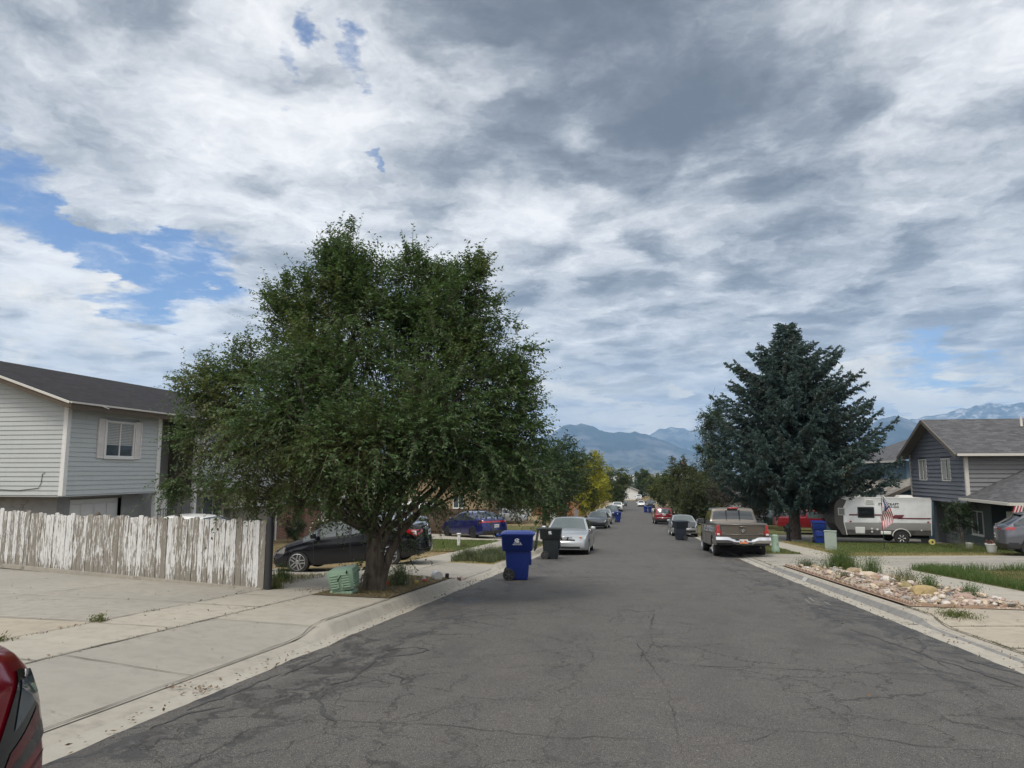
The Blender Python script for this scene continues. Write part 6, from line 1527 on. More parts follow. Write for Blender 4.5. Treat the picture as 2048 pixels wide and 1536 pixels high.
    for x, w_ in ((hx+2.3, .8), (hx+3.2, .5), (hx+4.5, .75)): mb = MB(); mb.loft([[(x-w_/2, -.35, 2.44), (x+w_/2, -.35, 2.44), (x+w_/2, .35, 2.44), (x-w_/2, .35, 2.44)], [(x-w_/2+.1, -.3, 2.56), (x+w_/2-.1, -.3, 2.56), (x+w_/2-.1, .3, 2.56), (x-w_/2+.1, .3, 2.56)]]); mb.build('roof_hatch', trim, T, 40)
    mb = MB(); pts = []
    for k in range(13): a = math.pi*k/12; pts.append((hx+3.9+.44*math.cos(a), -W2-.03, .44+.38*math.sin(a)))
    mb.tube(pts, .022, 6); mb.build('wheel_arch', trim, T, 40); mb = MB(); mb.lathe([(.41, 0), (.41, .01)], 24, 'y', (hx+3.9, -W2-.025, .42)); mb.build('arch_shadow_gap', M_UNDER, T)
    for s in (-1, 1):
        mb = MB(); mb.lathe([(.21, -.1), (.31, -.1), (.33, -.06), (.33, .06), (.31, .1), (.21, .09)], 26, 'y'); wo = mb.build('wheel', M_RUB, T, 35, (hx+3.9, s*(W2-.05), .33))
        mb = MB(); mb.lathe([(.20, s*.02), (.205, s*.09), (.17, s*.08)], 20, 'y')
        for k in range(6):
            a = k*math.pi/3; mb.tube([(.05*math.cos(a), s*.075, .05*math.sin(a)), (.19*math.cos(a), s*.085, .19*math.sin(a))], .030, 5)
        mb.lathe([(.06, s*.06), (.06, s*.1)], 12, 'y'); mb.build('rim', trim, wo, 40)
    mb = MB(); mb.box(hx+.3, hx+L-.1, -.8, .8, .30, .47); mb.box(hx-.9, hx+.9, -.06, .06, .38, .47); mb.box(hx+4.9, hx+5.4, -1.0, -.9, .05, .30); mb.build('chassis', M_UNDER, T)
    mb = MB(); mb.tube([(hx-.2, -.1, .0), (hx-.2, -.1, .5)], .04, 8); mb.build('jack', M_BLACK, T)
    for x in (-.22, .12):
        mb = MB(); mb.lathe([(.10, .0), (.145, .05), (.155, .12), (.155, .38), (.12, .47), (.05, .50), (.05, .53)], 18, 'z'); mb.lathe([(.11, .53), (.11, .60)], 14, 'z'); g_ = mb.build('gas_bottle', T_WHITE, T, 50, (hx-.05+x, -.55, .48))
trailer()

# ---- utility boxes, flag, hydrant and other small street things
M_UGREEN = plain('utility_green', (.215, .31, .235), .6, var=.1); M_UGREEN2 = plain('utility_pale_green', (.26, .31, .27), .6, var=.1)
def pedestal():
    T = thing('utility_pedestal', 'round-topped green utility pedestal beside the brown pickup', 'utility box', (5.62, 30.6, G(5.6, 30.6)))
    mb = MB(); mb.lathe([(.155, 0), (.155, .20), (.135, .23), (.135, .60), (.125, .68), (.09, .71), (.02, .72)], 20, 'z'); mb.build('cover', M_UGREEN, T, 40)
    mb = MB(); mb.lathe([(.17, -.03), (.17, .16), (.158, .19)], 20, 'z'); mb.build('base', M_UGREEN, T, 40); mb = MB(); mb.box(.05, .10, -.145, -.12, .35, .42, 0, .005); mb.build('latch', M_UGREEN, T)
    T = thing('transformer_box', 'tall flat pale green utility cabinet standing in the right verge', 'utility box', (8.35, 33.0, G(8.3, 33)), R(-14))
    mb = MB(); mb.box(-.24, .24, -.12, .12, 0, .80, 0, .012); mb.build('cabinet', M_UGREEN2, T, 40); mb = MB(); mb.box(-.26, .26, -.14, .14, .80, .84, 0, .01); mb.build('lid', M_UGREEN2, T, 40)
    mb = MB(); mb.box(-.235, .235, -.1245, -.1205, .03, .77); mb.build('door', M_UGREEN2, T)
pedestal()
for (nm, lb, x, y, w_, dd_, h_, m) in (('utility_cabinet', 'white utility cabinet on the left verge behind the silver sedan', -8.3, 76, .75, .5, .75, T_WHITE), ('utility_cabinet', 'grey utility box on the left pavement before the orange fence', -6.4, 82, .45, .3, 1.15, plain('box_grey', (.16, .17, .18), .5)), ('brick_pillar', 'small tan pillar mailbox beside the dark grey sedan', -6.1, 92, .4, .4, .75, plain('pillar_tan', (.34, .2, .12), .8))):
    T = thing(nm, lb, nm.split('_')[-1], (x, y, G(x, y))); mb = MB(); mb.box(-w_/2, w_/2, -dd_/2, dd_/2, 0, h_, 0, .03); mb.build('cabinet', m, T, 40); mb = MB(); mb.box(-w_/2-.03, w_/2+.03, -dd_/2-.03, dd_/2+.03, h_, h_+.04, 0, .012); mb.build('lid', m, T, 40)
    mb = MB(); mb.box(-w_*.15, w_*.15, -dd_/2-.012, -dd_/2-.001, h_*.55, h_*.75, 0, .004); mb.build('door', M_INK if nm == 'brick_pillar' else m, T)
# crooked green box under the tree
def crate():
    T = thing('irrigation_box', 'broken mint green slatted utility box tilted off its base by the tree', 'utility box', (-4.98, 12.05, G(-4.98, 12.05)), R(4)); T.scale = (.74, .74, .74)
    m = plain('mint_plastic', (.20, .30, .215), .5, var=.12, scale=8)
    mb = MB(); mb.box(-.29, .24, -.22, .28, .0, .10, 0, .02); mb.build('base', m, T, 40)
    b = thing('hood', None, None); 
    bpy.data.objects.remove(b)
    M = Matrix.Translation((0, .02, .13)) @ Matrix.Rotation(R(-9), 4, 'Y') @ Matrix.Rotation(R(5), 4, 'X')
    mb = MB(); rings = []
    for z, sx, sy in ((0, .27, .25), (.08, .285, .265), (.40, .315, .295), (.46, .30, .28), (.48, .24, .22)):
        c_ = .06; rings.append([(-sx+c_, -sy, z), (sx-c_, -sy, z), (sx, -sy+c_, z), (sx, sy-c_, z), (sx-c_, sy, z), (-sx+c_, sy, z), (-sx, sy-c_, z), (-sx, -sy+c_, z)])
    mb.loft(rings); 
    for k in range(6):
        z = .06+k*.058; o = .268+z*.09
        for u0, u1 in ((-.235, -.035), (.035, .235)): mb.box(u0, u1, -o-.012, -o+.03, z, z+.034, 0, .006)
        mb.box(o+.00, o+.034, -.20, .20, z, z+.034, 0, .006)
    t = MB(); t.add(mb, M); hd = t.build('hood', m, T, 35)
    mb = MB(); mb.poly([(-.04, -.318, .22), (.05, -.324, .34), (.07, -.324, .36), (.04, -.322, .37), (.0, -.32, .31), (-.05, -.318, .27)]); mb.poly([(.17, -.322, .40), (.21, -.325, .47), (.23, -.325, .43), (.20, -.32, .37)]); t = MB(); t.add(mb, M); t.build('hole', M_UNDER, hd)
    mb = MB(); mb.box(-.07, -.03, -.30, -.285, .08, .17); mb.box(.03, .07, -.30, -.285, .08, .17); t = MB(); t.add(mb, M); t.build('latch', m, hd)
crate()
def usflag(parent, w_, h_, drape, mat3, n=26, m_=13):
    """cloth grid hung from the hoist; drape(u,v)->(x,y,z)"""
    mb = MB(); 
    for j in range(m_+1):
        for i in range(n+1): mb.v.append(drape(i/n, j/m_))
    for j in range(m_):
        for i in range(n):
            q = j*(n+1)+i; mb.f.append((q, q+1, q+n+2, q+n+1)); can = (i/n < .40 and j < 7); mb.m.append(2 if can else (0 if j % 2 == 0 else 1))
    o = mb.build('flag_cloth', mat3, parent, 60)
    st = MB()
    for r in range(5):
        for c in range(6):
            u, v = .03+.062*c, (.06+.095*r)*7/13*1.0+.0
            a = Vector(drape(u, v)); b = Vector(drape(u+.02, v)); c2 = Vector(drape(u, v+.02)); nn = (b-a).cross(c2-a); nn = nn.normalized() if nn.length > 1e-9 else Vector((0, -1, 0))
            s_ = w_*.011; e1 = (b-a).normalized(); e2 = nn.cross(e1)
            for sg in (-1, 1):
                cc = a+nn*.004*sg; st.poly([tuple(cc+e1*math.cos(R(72*k/1+90*0+ (36 if False else 0)))*s_*(1 if True else .4)+e2*math.sin(R(72*k))*s_) for k in range(5)])
    st.build('star', mat3[1], o); return o
FLR, FLW, FLB = plain('flag_red', (.30, .025, .04), .8, var=.1), plain('flag_white', (.55, .53, .52), .8, var=.1), plain('flag_navy', (.015, .025, .075), .8, var=.1)
def garden_flag():
    T = thing('flagpole', 'US flag hanging limp from a thin black pole on the right lawn', 'flag', (11.0, 34.6, G(11, 34.6)), 0)
    mb = MB(); mb.tube([(0, 0, 0), (0, 0, 2.45)], .014, 8); mb.lathe([(.01, 2.44), (.03, 2.47), (.03, 2.50), (.01, 2.53)], 10, 'z'); mb.build('pole', M_INK, T, 40)
    def dr(u, v):                                          # limp: fly edge falls down, cloth gathers in folds
        L, Hh_ = 1.42, .86; fx = u*L
        zt = 2.40 - v*Hh_*.62 - u*L*.86*(1-.12*v); x = .03+.40*math.sin(u*2.0)-.46*v*ss(u*2.0)+.03*math.sin(u*9+v*4); y = .06*math.sin(u*9+v*4)
        return (x, y-.03, max(.5, zt))
    usflag(T, 1.4, .86, dr, [FLR, FLW, FLB])
    T2 = thing('flagpole', 'tall far flagpole with a large US flag above the tree line', 'flag', (28.0, 420, -10))
    mb = MB(); mb.tube([(0, 0, 0), (0, 0, 19.5)], [.14, .07], 8); mb.build('pole', T_GUT, T2, 40)
    usflag(T2, 6, 3.6, lambda u, v: (u*3.0+.3*math.sin(u*6+v*2), .4*math.sin(u*7), 19.2-v*3.6-u*4.3+.3*math.sin(u*5)), [FLR, FLW, FLB])
garden_flag()
def hydrant():
    T = thing('fire_hydrant', 'dark hydrant with a green cap beside the spruce trunk', 'hydrant', (8.55, 42.6, G(8.5, 42.6)))
    mb = MB(); mb.lathe([(.16, 0), (.16, .06), (.10, .08), (.10, .45), (.14, .47), (.14, .52), (.11, .54), (.12, .70)], 16, 'z'); mb.build('barrel', M_BLACK, T, 40)
    mb = MB(); mb.lathe([(.15, .70), (.15, .76), (.11, .86), (.04, .92), (.04, .98)], 16, 'z'); mb.build('bonnet', plain('hydrant_green', (.02, .05, .045), .5), T, 40)
    mb = MB(); mb.lathe([(.06, -.22), (.06, .22)], 10, 'x', (0, 0, .56)); mb.lathe([(.075, -.24), (.075, -.12)], 10, 'y', (0, 0, .56)); mb.build('outlet_caps', M_BLACK, T, 40)
hydrant()
T = thing('marker_post', 'short white post with a cap at the lawn edge on the left', 'post', (-7.25, 29.6, G(-7.25, 29.6)))
mb = MB(); mb.box(-.055, .055, -.055, .055, 0, .50); mb.build('post', T_WHITE, T); mb = MB(); mb.box(-.08, .08, -.08, .08, .50, .545, 0, .01); mb.build('cap', T_WHITE, T)
for k, (x, y) in enumerate(((-6.9, 43.8),)):
    T = thing('utility_box', 'small olive green box at the end of the brown fence', 'utility box', (x, y, G(x, y))); mb = MB(); mb.box(-.14, .14, -.12, .12, 0, .42, 0, .02); mb.build('cabinet', plain('olive_box', (.16, .17, .06), .6), T, 40); mb = MB(); mb.box(-.15, .15, -.13, .13, .42, .45, 0, .01); mb.build('lid', plain('olive_box', (.16, .17, .06), .6), T)
# paint pots and litter on the kerb by the tree
def pots():
    T = thing('paint_tin', 'open white paint tin lying on its side on the left kerb', 'tin', (-4.20, 15.2, G(-4.2, 15.2)+.095), R(35))
    mb = MB(); mb.lathe([(.088, -.10), (.095, -.10), (.095, .10), (.088, .10), (.086, -.08)], 20, 'y'); mb.build('can', T_WHITE, T, 40); mb = MB(); mb.lathe([(.084, -.085), (.084, -.08)], 20, 'y'); mb.build('dried_paint', plain('dried_brown', (.13, .08, .045), .7), T)
    rr = random.Random(5)
    cs = [('small yellow food packet lying in the dry bed by the kerb', (.45, .33, .03), .09, .05), ('crushed red and yellow packet beside the paint tin', (.35, .05, .03), .12, .05), ('white crumpled cup in the dry bed under the tree', (.55, .53, .5), .07, .07), ('black plastic pot standing on the kerb edge', (.02, .02, .02), .09, .10), ('flattened white carton at the foot of the tree', (.5, .5, .46), .16, .06), ('dark red brick fragment on the kerb end', (.12, .05, .05), .11, .07), ('small orange bottle in the weeds by the tree', (.5, .12, .03), .05, .08)]
    ps = [(-4.35, 14.2), (-4.30, 14.6), (-4.4, 14.9), (-4.08, 15.6), (-4.55, 13.9), (-3.98, 16.3), (-4.75, 13.6)]
    for (lb, c, w_, h_), (x, y) in zip(cs, ps):
        mb = MB(); a = rr.uniform(0, 3); pts = []
        for z, s in ((0, .9), (h_*.3, 1.05), (h_*.75, .95), (h_, .7)):
            pts.append([(w_*s*.5*(1+rr.uniform(-.18, .18))*math.cos(a+q*math.pi/4), w_*s*.4*(1+rr.uniform(-.18, .18))*math.sin(a+q*math.pi/4), z) for q in range(8)])
        mb.loft(pts); o = mb.build('packet' if 'packet' in lb else lb.split()[-5] if False else 'litter_item', plain('litter_%d' % int(x*-1000), c, .5, var=.3, scale=30), None, 30, (x, y, G(x, y)+.018)); tag(o, lb, 'litter')
pots()
# yellow hose reel, white planter, bucket by the slate house
def garden_bits():
    x, y = 13.6, 36.5
    T = thing('planter', 'white tapered planter beside the gunmetal crossover', 'planter', (13.85, 31.2, G(13.85, 31.2)))
    mb = MB(); mb.lathe([(.13, 0), (.14, .02), (.20, .33), (.22, .34), (.22, .38), (.19, .38), (.18, .30)], 18, 'z'); mb.build('pot', T_WHITE, T, 40)
    leaves = MB(); r = random.Random(2)
    for k in range(90):
        a = r.uniform(0, 6.28); rr = r.uniform(0, .2); z = .36+r.uniform(0, .16); c = Vector((rr*math.cos(a), rr*math.sin(a), z)); d1 = Vector((r.gauss(0, 1), r.gauss(0, 1), r.gauss(0, 1))).normalized()*.05; d2 = Vector((r.gauss(0, 1), r.gauss(0, 1), r.gauss(0, 1))).normalized()*.02; leaves.quad(c-d1, c-d2, c+d1, c+d2)
    leaves.build('foliage', plain('dry_flower', (.16, .07, .05), .8), T)
    T = thing('hose_reel', 'yellow and black hose reel lying in front of the garage', 'hose reel', (15.0, 40.0, G(15, 40)+.02)); mb = MB(); mb.lathe([(.03, -.05), (.14, -.05), (.14, -.03), (.09, -.03), (.09, .03), (.14, .03), (.14, .05)], 18, 'y', (0, 0, .14)); mb.build('drum', plain('reel_yellow', (.55, .48, .16), .5), T, 40); mb = MB(); mb.lathe([(.05, -.06), (.05, .06)], 14, 'y', (0, 0, .14)); mb.build('hub', M_INK, T)
    T = thing('bucket', 'white bucket among the plants below the slate house window', 'bucket', (14.9, 35.6, G(14.9, 35.6))); mb = MB(); mb.lathe([(.12, 0), (.15, .30), (.16, .31), (.14, .31), (.11, .03)], 18, 'z'); mb.build('body', T_WHITE, T, 40); mb = MB(); mb.tube([(-.15, 0, .28), (-.1, 0, .40), (.1, 0, .40), (.15, 0, .28)], .006, 5); mb.build('handle', M_INK, T)
garden_bits()
# far skyline bits: sign building, poles
def far_bits():
    T = thing('commercial_building', 'white sign-fronted building rising over the trees at the far end', 'building', (20, 430, -10.5))
    mb = MB(); mb.box(-11, 0, 0, 10, 0, 6.0); mb.build('wall', plain('far_grey', (.10, .10, .10), .8), T); mb = MB(); mb.box(-1.5, 5.5, -1, 0, 6.0, 8.6); mb.build('sign_board', T_WHITE, T); mb = MB(); mb.box(.5, 3.8, -1.05, -1.0, 6.6, 7.3); mb.box(4, 5.2, -1.05, -1.0, 7.4, 8.3); mb.build('sign_band', plain('sign_rust', (.28, .1, .05), .7), T)
    for x in (-4.8, -3.1, .3, 2.0): mb = MB(); mb.box(x, x+.8, -.1, -.01, 0, 6.0); mb.build('column', T_WHITE, T)
    for k, (x, y) in enumerate(((24.2, 400), (20.5, 470))):
        T = thing('utility_pole', ('nearer' if k == 0 else 'farther')+' wooden utility pole with a crossarm over the distant trees', 'pole', (x, y, -10)); mb = MB(); mb.tube([(0, 0, 0), (0, 0, 11.0)], [.2, .13], 8); mb.build('pole', M_POSTW, T, 40); mb = MB(); mb.box(-1.3, 1.3, -.08, .08, 10.0, 10.2); mb.build('crossarm', M_POSTW, T)
        for q in (-1.1, -.4, .4, 1.1): mb = MB(); mb.lathe([(.08, 0), (.10, .12), (.04, .3)], 8, 'z', (q, 0, 10.2)); mb.build('insulator', M_POSTW, T)
far_bits()

# ---------------------------------------------------------------- trees and plants
NR = np.random.default_rng(11)
def leaf_mat(name, c1, c2, c3, sc=1.2, trans=.30):
    m = bpy.data.materials.new(name); m.use_nodes = True; t = NT(m.node_tree); t.n.clear()
    p = t.node('ShaderNodeTexCoord').outputs['Object']
    n, _ = t.noise(p, sc, 4, .6); n2, _ = t.noise(p, sc*14, 3, .7); n3, _ = t.noise(t.mapping(p, (1, 1, 1), (5, 3, 8)), sc*.7, 3, .6)
    b = t.mix(t.mapr(n2, .3, .7), c1, c2); b = t.mix(t.math('MULTIPLY', t.mapr(n3, .50, .66), t.mapr(n2, .35, .6, .25, 1)), b, c3)
    bs = t.node('ShaderNodeBsdfPrincipled', i_Roughness=.55); t.put(bs.inputs['Base Color'], b); bs.inputs['Specular IOR Level'].default_value = .35
    tr = t.node('ShaderNodeBsdfTranslucent'); t.put(tr.inputs['Color'], t.mix(.5, b, (.10, .16, .02)))
    mx_ = t.node('ShaderNodeMixShader', i_0=trans); t.l.new(bs.outputs[0], mx_.inputs[1]); t.l.new(tr.outputs[0], mx_.inputs[2])
    t.node('ShaderNodeOutputMaterial', i_0=mx_.outputs[0]); return m
def _bark(c1, c2, sc=6):
    def f(t):
        n, _ = t.noise(t.mapping(t.obj, (sc, sc, sc*.22)), 2, 6, .7, .4); n2, _ = t.noise(t.obj, 3, 4, .6)
        b = t.mix(t.mapr(n, .35, .62), c1, c2); col(t, t.mix(t.mapr(n2, .5, .7, 0, .4), b, c1)); bump(t, n, 1.0, .04)
    return f
BARK = mat('bark_grey_brown', _bark((.028, .022, .018), (.13, .105, .08)), Roughness=.95); BARK_S = mat('bark_spruce', _bark((.06, .045, .038), (.17, .135, .115), 9), Roughness=.95)
def unit(a): return a/np.maximum(1e-9, np.linalg.norm(a, axis=-1, keepdims=True))
def quads_from(c, ax, wd, L, W_):           # diamond leaves: centre, long axis, wide axis
    a = c-ax*L*.5; b = c+ax*L*.5; m_ = c-ax*L*.08
    V = np.stack([a, m_+wd*W_*.5, b, m_-wd*W_*.5], 1).reshape(-1, 3)
    F = np.arange(len(V)).reshape(-1, 4); return V, F
def twig_leaves(P0, D, tl, K, ls, rng, droop=.35, jit=.25):
    N = len(P0); t = (np.arange(K)+.6)/K; tl = tl*rng.uniform(.45, 1.15, (N, 1, 1))*np.where(rng.random((N, 1, 1)) < .12, 1.7, 1.0)
    D = unit(D); down = np.array([0, 0, -1.0])
    pos_ = P0[:, None, :] + D[:, None, :]*tl*t[None, :, None] + down*(droop*tl*t[None, :, None]**2)
    tan = unit(D[:, None, :] + down*2*droop*t[None, :, None])
    side = np.cross(tan, np.array([0, 0, 1.0])+rng.normal(0, .35, (N, 1, 3))); side = unit(side)
    sg = np.where(np.arange(K) % 2 == 0, 1, -1)[None, :, None]
    ax = unit(tan*.55 + side*sg*.85 + down*.30 + rng.normal(0, jit, (N, K, 3)))
    nrm = unit(np.cross(tan, side)+rng.normal(0, .55, (N, K, 3))); wd = unit(np.cross(nrm, ax))
    L = ls*rng.uniform(.50, 1.35, (N, K, 1)); L[:, -1] *= .8
    c = pos_ + ax*L*.5
    V, F = quads_from(c.reshape(-1, 3), ax.reshape(-1, 3), wd.reshape(-1, 3), L.reshape(-1, 1), (L*.46).reshape(-1, 1))
    # thin twig blade
    e = pos_[:, -1]; s_ = side[:, 0]*.0035
    TV = np.stack([P0-s_*1.6, P0+s_*1.6, e+s_*.5, e-s_*.5], 1).reshape(-1, 3); TF = np.arange(len(TV)).reshape(-1, 4)+len(V)
    mi = np.concatenate([np.zeros(len(F), int), np.ones(len(TF), int)])
    return np.vstack([V, TV]), np.vstack([F, TF]), mi
def limb(mb, a, b, r0, r1, rr, bend=.12, n=6, sides=7):
    a = Vector(a); b = Vector(b); L = (b-a).length; pts = []; off = Vector((rr.gauss(0, 1), rr.gauss(0, 1), abs(rr.gauss(0, .6)))).normalized()*L*bend
    for k in range(n+1):
        t = k/n; p = a.lerp(b, t)+off*math.sin(math.pi*t)*.8+Vector((rr.gauss(0, 1), rr.gauss(0, 1), rr.gauss(0, 1)))*L*.012*(0 < k < n); pts.append(p)
    mb.tube(pts, [lerp(r0, r1, k/n) for k in range(n+1)], sides); return pts
def lobed_tree(name, label, loc, lobes, ntw, tl, K, ls, lm, bark, trunk_r, fork_z, seed, group=None, clump=9, up=.45, stems=1, spread=.1, skirts=(), cat='tree', droop=.35, shell=.55, clump_r=.32):
    rr = random.Random(seed); rng = np.random.default_rng(seed)
    T = thing(name, label, cat, loc, 0, group)
    tk = MB(); base = []
    for s in range(stems):
        a = 2*math.pi*s/stems+rr.random(); o = Vector((math.cos(a), math.sin(a), 0))*trunk_r*(.45 if stems > 1 else 0)
        base.append((o, o*(2.2 if stems > 1 else 1)+Vector((rr.gauss(0, spread), rr.gauss(0, spread), fork_z*rr.uniform(.8, 1.15)))))
    for (o, f) in base:
        limb(tk, o+Vector((0, 0, -.1)), f, trunk_r*(1.0 if stems == 1 else .55), trunk_r*(.62 if stems == 1 else .34), rr, .05, 7, 10)
    if stems > 1: tk.tube([(0, 0, -.1), (0, 0, .12), (0, .02, .4), (0, 0, .75)], [trunk_r*1.25, trunk_r*1.02, trunk_r*.85, trunk_r*.5], 12)
    V = []; F = []; MI = []; nv = 0; vols = [l[1][0]*l[1][1]*l[1][2] for l in lobes]; dens = [(v**.72)*(l[2] if len(l) > 2 else 1) for v, l in zip(vols, lobes)]; tot = sum(dens)
    for (l, dn) in zip(lobes, dens):
        c = np.array(l[0]); r = np.array(l[1]); n = max(20, int(ntw*dn/tot)); o, f = min(base, key=lambda q: (Vector((q[1].x, q[1].y, 0))-Vector((c[0], c[1], 0))).length*rr.uniform(.7, 1.3))
        cv = Vector(c); r0 = max(.012, trunk_r*.32*min(1, r.mean()/1.2)); pts = limb(tk, f, cv-Vector((0, 0, r[2]*.15)), r0, r0*.35, rr, .10, 7, 6)
        for k in range(6):
            p = pts[rr.randint(3, 7)]; q = cv+Vector((rr.gauss(0, r[0]*.5), rr.gauss(0, r[1]*.5), rr.gauss(.2*r[2], r[2]*.45))); limb(tk, p, q, r0*.4, r0*.10, rr, .12, 4, 5)
        nc = max(4, n//clump); u = unit(rng.normal(0, 1, (nc, 3))); rad = rng.uniform(0, 1, (nc, 1))**shell; cc = c+u*r*rad
        idx = rng.integers(0, nc, n); P0 = cc[idx]+rng.normal(0, 1, (n, 3))*r.mean()*clump_r*.55
        out = unit((P0-c)/r)
        D = unit(out*.75+rng.normal(0, .45, (n, 3))+np.array([0, 0, up if len(l) < 4 else l[3]]))
        v_, f_, m_ = twig_leaves(P0, D, tl, K, ls, rng, droop)
        V.append(v_); F.append(f_+nv); MI.append(m_); nv += len(v_)
    tk.build('trunk', bark, T, 60)
    raw_mesh('crown', np.vstack(V), np.vstack(F), [lm, bark], T, np.concatenate(MI)); return T
# -- the big multi-stemmed tree by the left kerb
LF_BIG = leaf_mat('leaves_elm', (.030, .066, .024), (.090, .150, .050), (.120, .125, .038), .9, .40)
BX, BY = -4.72, 12.75; bz = G(BX, BY)
def L_(x, z, rx, rz, ry=None, dy=0, w_=1, up=None): return ((x-BX, dy, z-bz), (rx, ry or (rx+rz)*.5, rz), w_) + (() if up is None else (up,))
lob = [L_(-4.75, 4.45, .40, .60, .5, 0, 1.0, .7), L_(-6.05, 3.95, .45, .75, .6, 0, .9, .6), L_(-3.05, 3.95, .5, .6, .6, 0, .9, .6), L_(-4.9, 1.05, .85, .30, .35, -.9, .55, -.25), L_(-3.9, 1.15, .8, .30, .35, -.8, .55, -.25), L_(-5.7, 1.35, .7, .30, .35, -.7, .45, -.2), L_(-7.9, 3.0, .8, .6, .7, 0, .8, .4), L_(-5.42, 4.80, .50, .95, .6, 0, 1.25, .8), L_(-5.40, 5.62, .34, .62, .4, 0, 1.5, 1.0), L_(-5.75, 4.9, .3, .7, .4, .1, .8, .9), L_(-4.12, 4.70, .42, .85, .6, .2, 1.1, .9), L_(-4.12, 5.32, .26, .50, .35, 0, 1.2, 1.0), L_(-4.8, 5.0, .35, .5, .4, .1, .8, .9), L_(-6.05, 4.75, .35, .5, .4, 0, .7, .8), L_(-3.42, 4.60, .36, .85, .6, -.2, 1.0, .9), L_(-3.38, 5.30, .16, .48, .25, -.1, 1.3, 1.1), L_(-2.88, 4.50, .34, .80, .5, .2, .9, .9), L_(-2.82, 5.22, .18, .45, .25, .1, 1.2, 1.1),
       L_(-6.72, 4.25, .36, .80, .5, .1, 1.1, .8), L_(-6.70, 4.85, .28, .46, .35, .1, 1.1, 1.0), L_(-7.35, 3.55, .60, .45, .6, 0, .6, .5), L_(-8.25, 3.15, .48, .30, .4, 0, .5, .3), L_(-7.95, 2.25, .75, .55, .7, .2, .6, .2), L_(-8.75, 1.50, .45, .28, .5, 0, .45, -.1), L_(-8.6, 2.35, .3, .35, .3, 0, .4, .3),
       L_(-5.25, 3.3, 1.25, 1.15, 1.4, 0, .62, .5), L_(-3.55, 3.4, 1.10, 1.20, 1.4, .1, .75, .6), L_(-2.35, 3.0, .55, .85, .9, .0, .75, .6), L_(-2.15, 3.9, .35, .55, .4, .0, .7, .8), L_(-1.95, 2.15, .42, .55, .6, 0, .55, .4), L_(-2.1, 2.9, .32, .45, .45, 0, .5, .5), L_(-6.6, 2.2, 1.20, .95, 1.2, 0, .62, .3), L_(-6.3, 3.2, .7, .7, .8, .2, .55, .5), L_(-4.7, 2.0, 1.60, .65, 1.5, 0, .8, .3), L_(-2.85, 1.85, 1.20, .65, 1.3, 0, .95, .15),
       L_(-7.4, 1.22, .70, .34, .8, 0, .6, -.1), L_(-6.2, 1.35, .75, .30, .9, 0, .5, 0),  L_(-4.5, 2.0, 1.1, .8, .6, -1.3, .75, .4), L_(-3.4, 2.4, 1.0, .8, .6, -1.3, .75, .4), L_(-5.9, 2.6, 1.0, .8, .6, -1.2, .6, .4), L_(-2.15, 1.45, .65, .34, .8, .2, .7, 0), L_(-4.35, .05, .38, .35, .35, .5, .14, .5), L_(-4.95, -.15, .25, .35, .3, .2, .10, .6), L_(-4.9, .5, .3, .3, .3, .0, .12, .2)]
lobed_tree('broadleaf_tree', 'big dark green multi-stemmed tree by the left kerb, tallest in view', (BX, BY, bz), lob, 22000, .46, 12, .068, LF_BIG, BARK, .20, 1.05, 21, up=.42, stems=7, spread=.13, clump=26, clump_r=.34, droop=.28)
def auto_lobes(h0, h1, r, n, seed, flat=1.0, sq=.42):
    rr = random.Random(seed); out = [((0, 0, (h0+h1)/2), (r*.62, r*.62, (h1-h0)*.40), 1.0)]
    for k in range(n):
        a = rr.uniform(0, 6.28); t = rr.uniform(0, 1); z = lerp(h0, h1, t); w_ = math.sin(math.pi*(.12+.80*t))**.6*r*rr.uniform(.55, .80); s = rr.uniform(.28, sq)*r
        out.append(((w_*math.cos(a), w_*math.sin(a)*flat, z-(s*.3 if t > .8 else 0)), (s, s, s*rr.uniform(.8, 1.2)), rr.uniform(.7, 1.2)))
    return out
LF_D = leaf_mat('leaves_dark_green', (.010, .028, .010), (.026, .055, .016), (.03, .045, .015), .5); LF_Y = leaf_mat('leaves_yellow_green', (.22, .225, .014), (.46, .42, .035), (.16, .19, .02), .5, .4); LF_M = leaf_mat('leaves_mid_green', (.035, .058, .012), (.085, .10, .025), (.10, .095, .02), .4, .35)
LF_O = leaf_mat('leaves_olive', (.022, .034, .010), (.055, .066, .018), (.070, .060, .018), .5); LF_P = leaf_mat('leaves_purple', (.012, .006, .008), (.030, .014, .016), (.02, .014, .012), .6, .15); LF_POP = leaf_mat('leaves_poplar', (.022, .045, .022), (.055, .085, .045), (.04, .06, .03), .5)
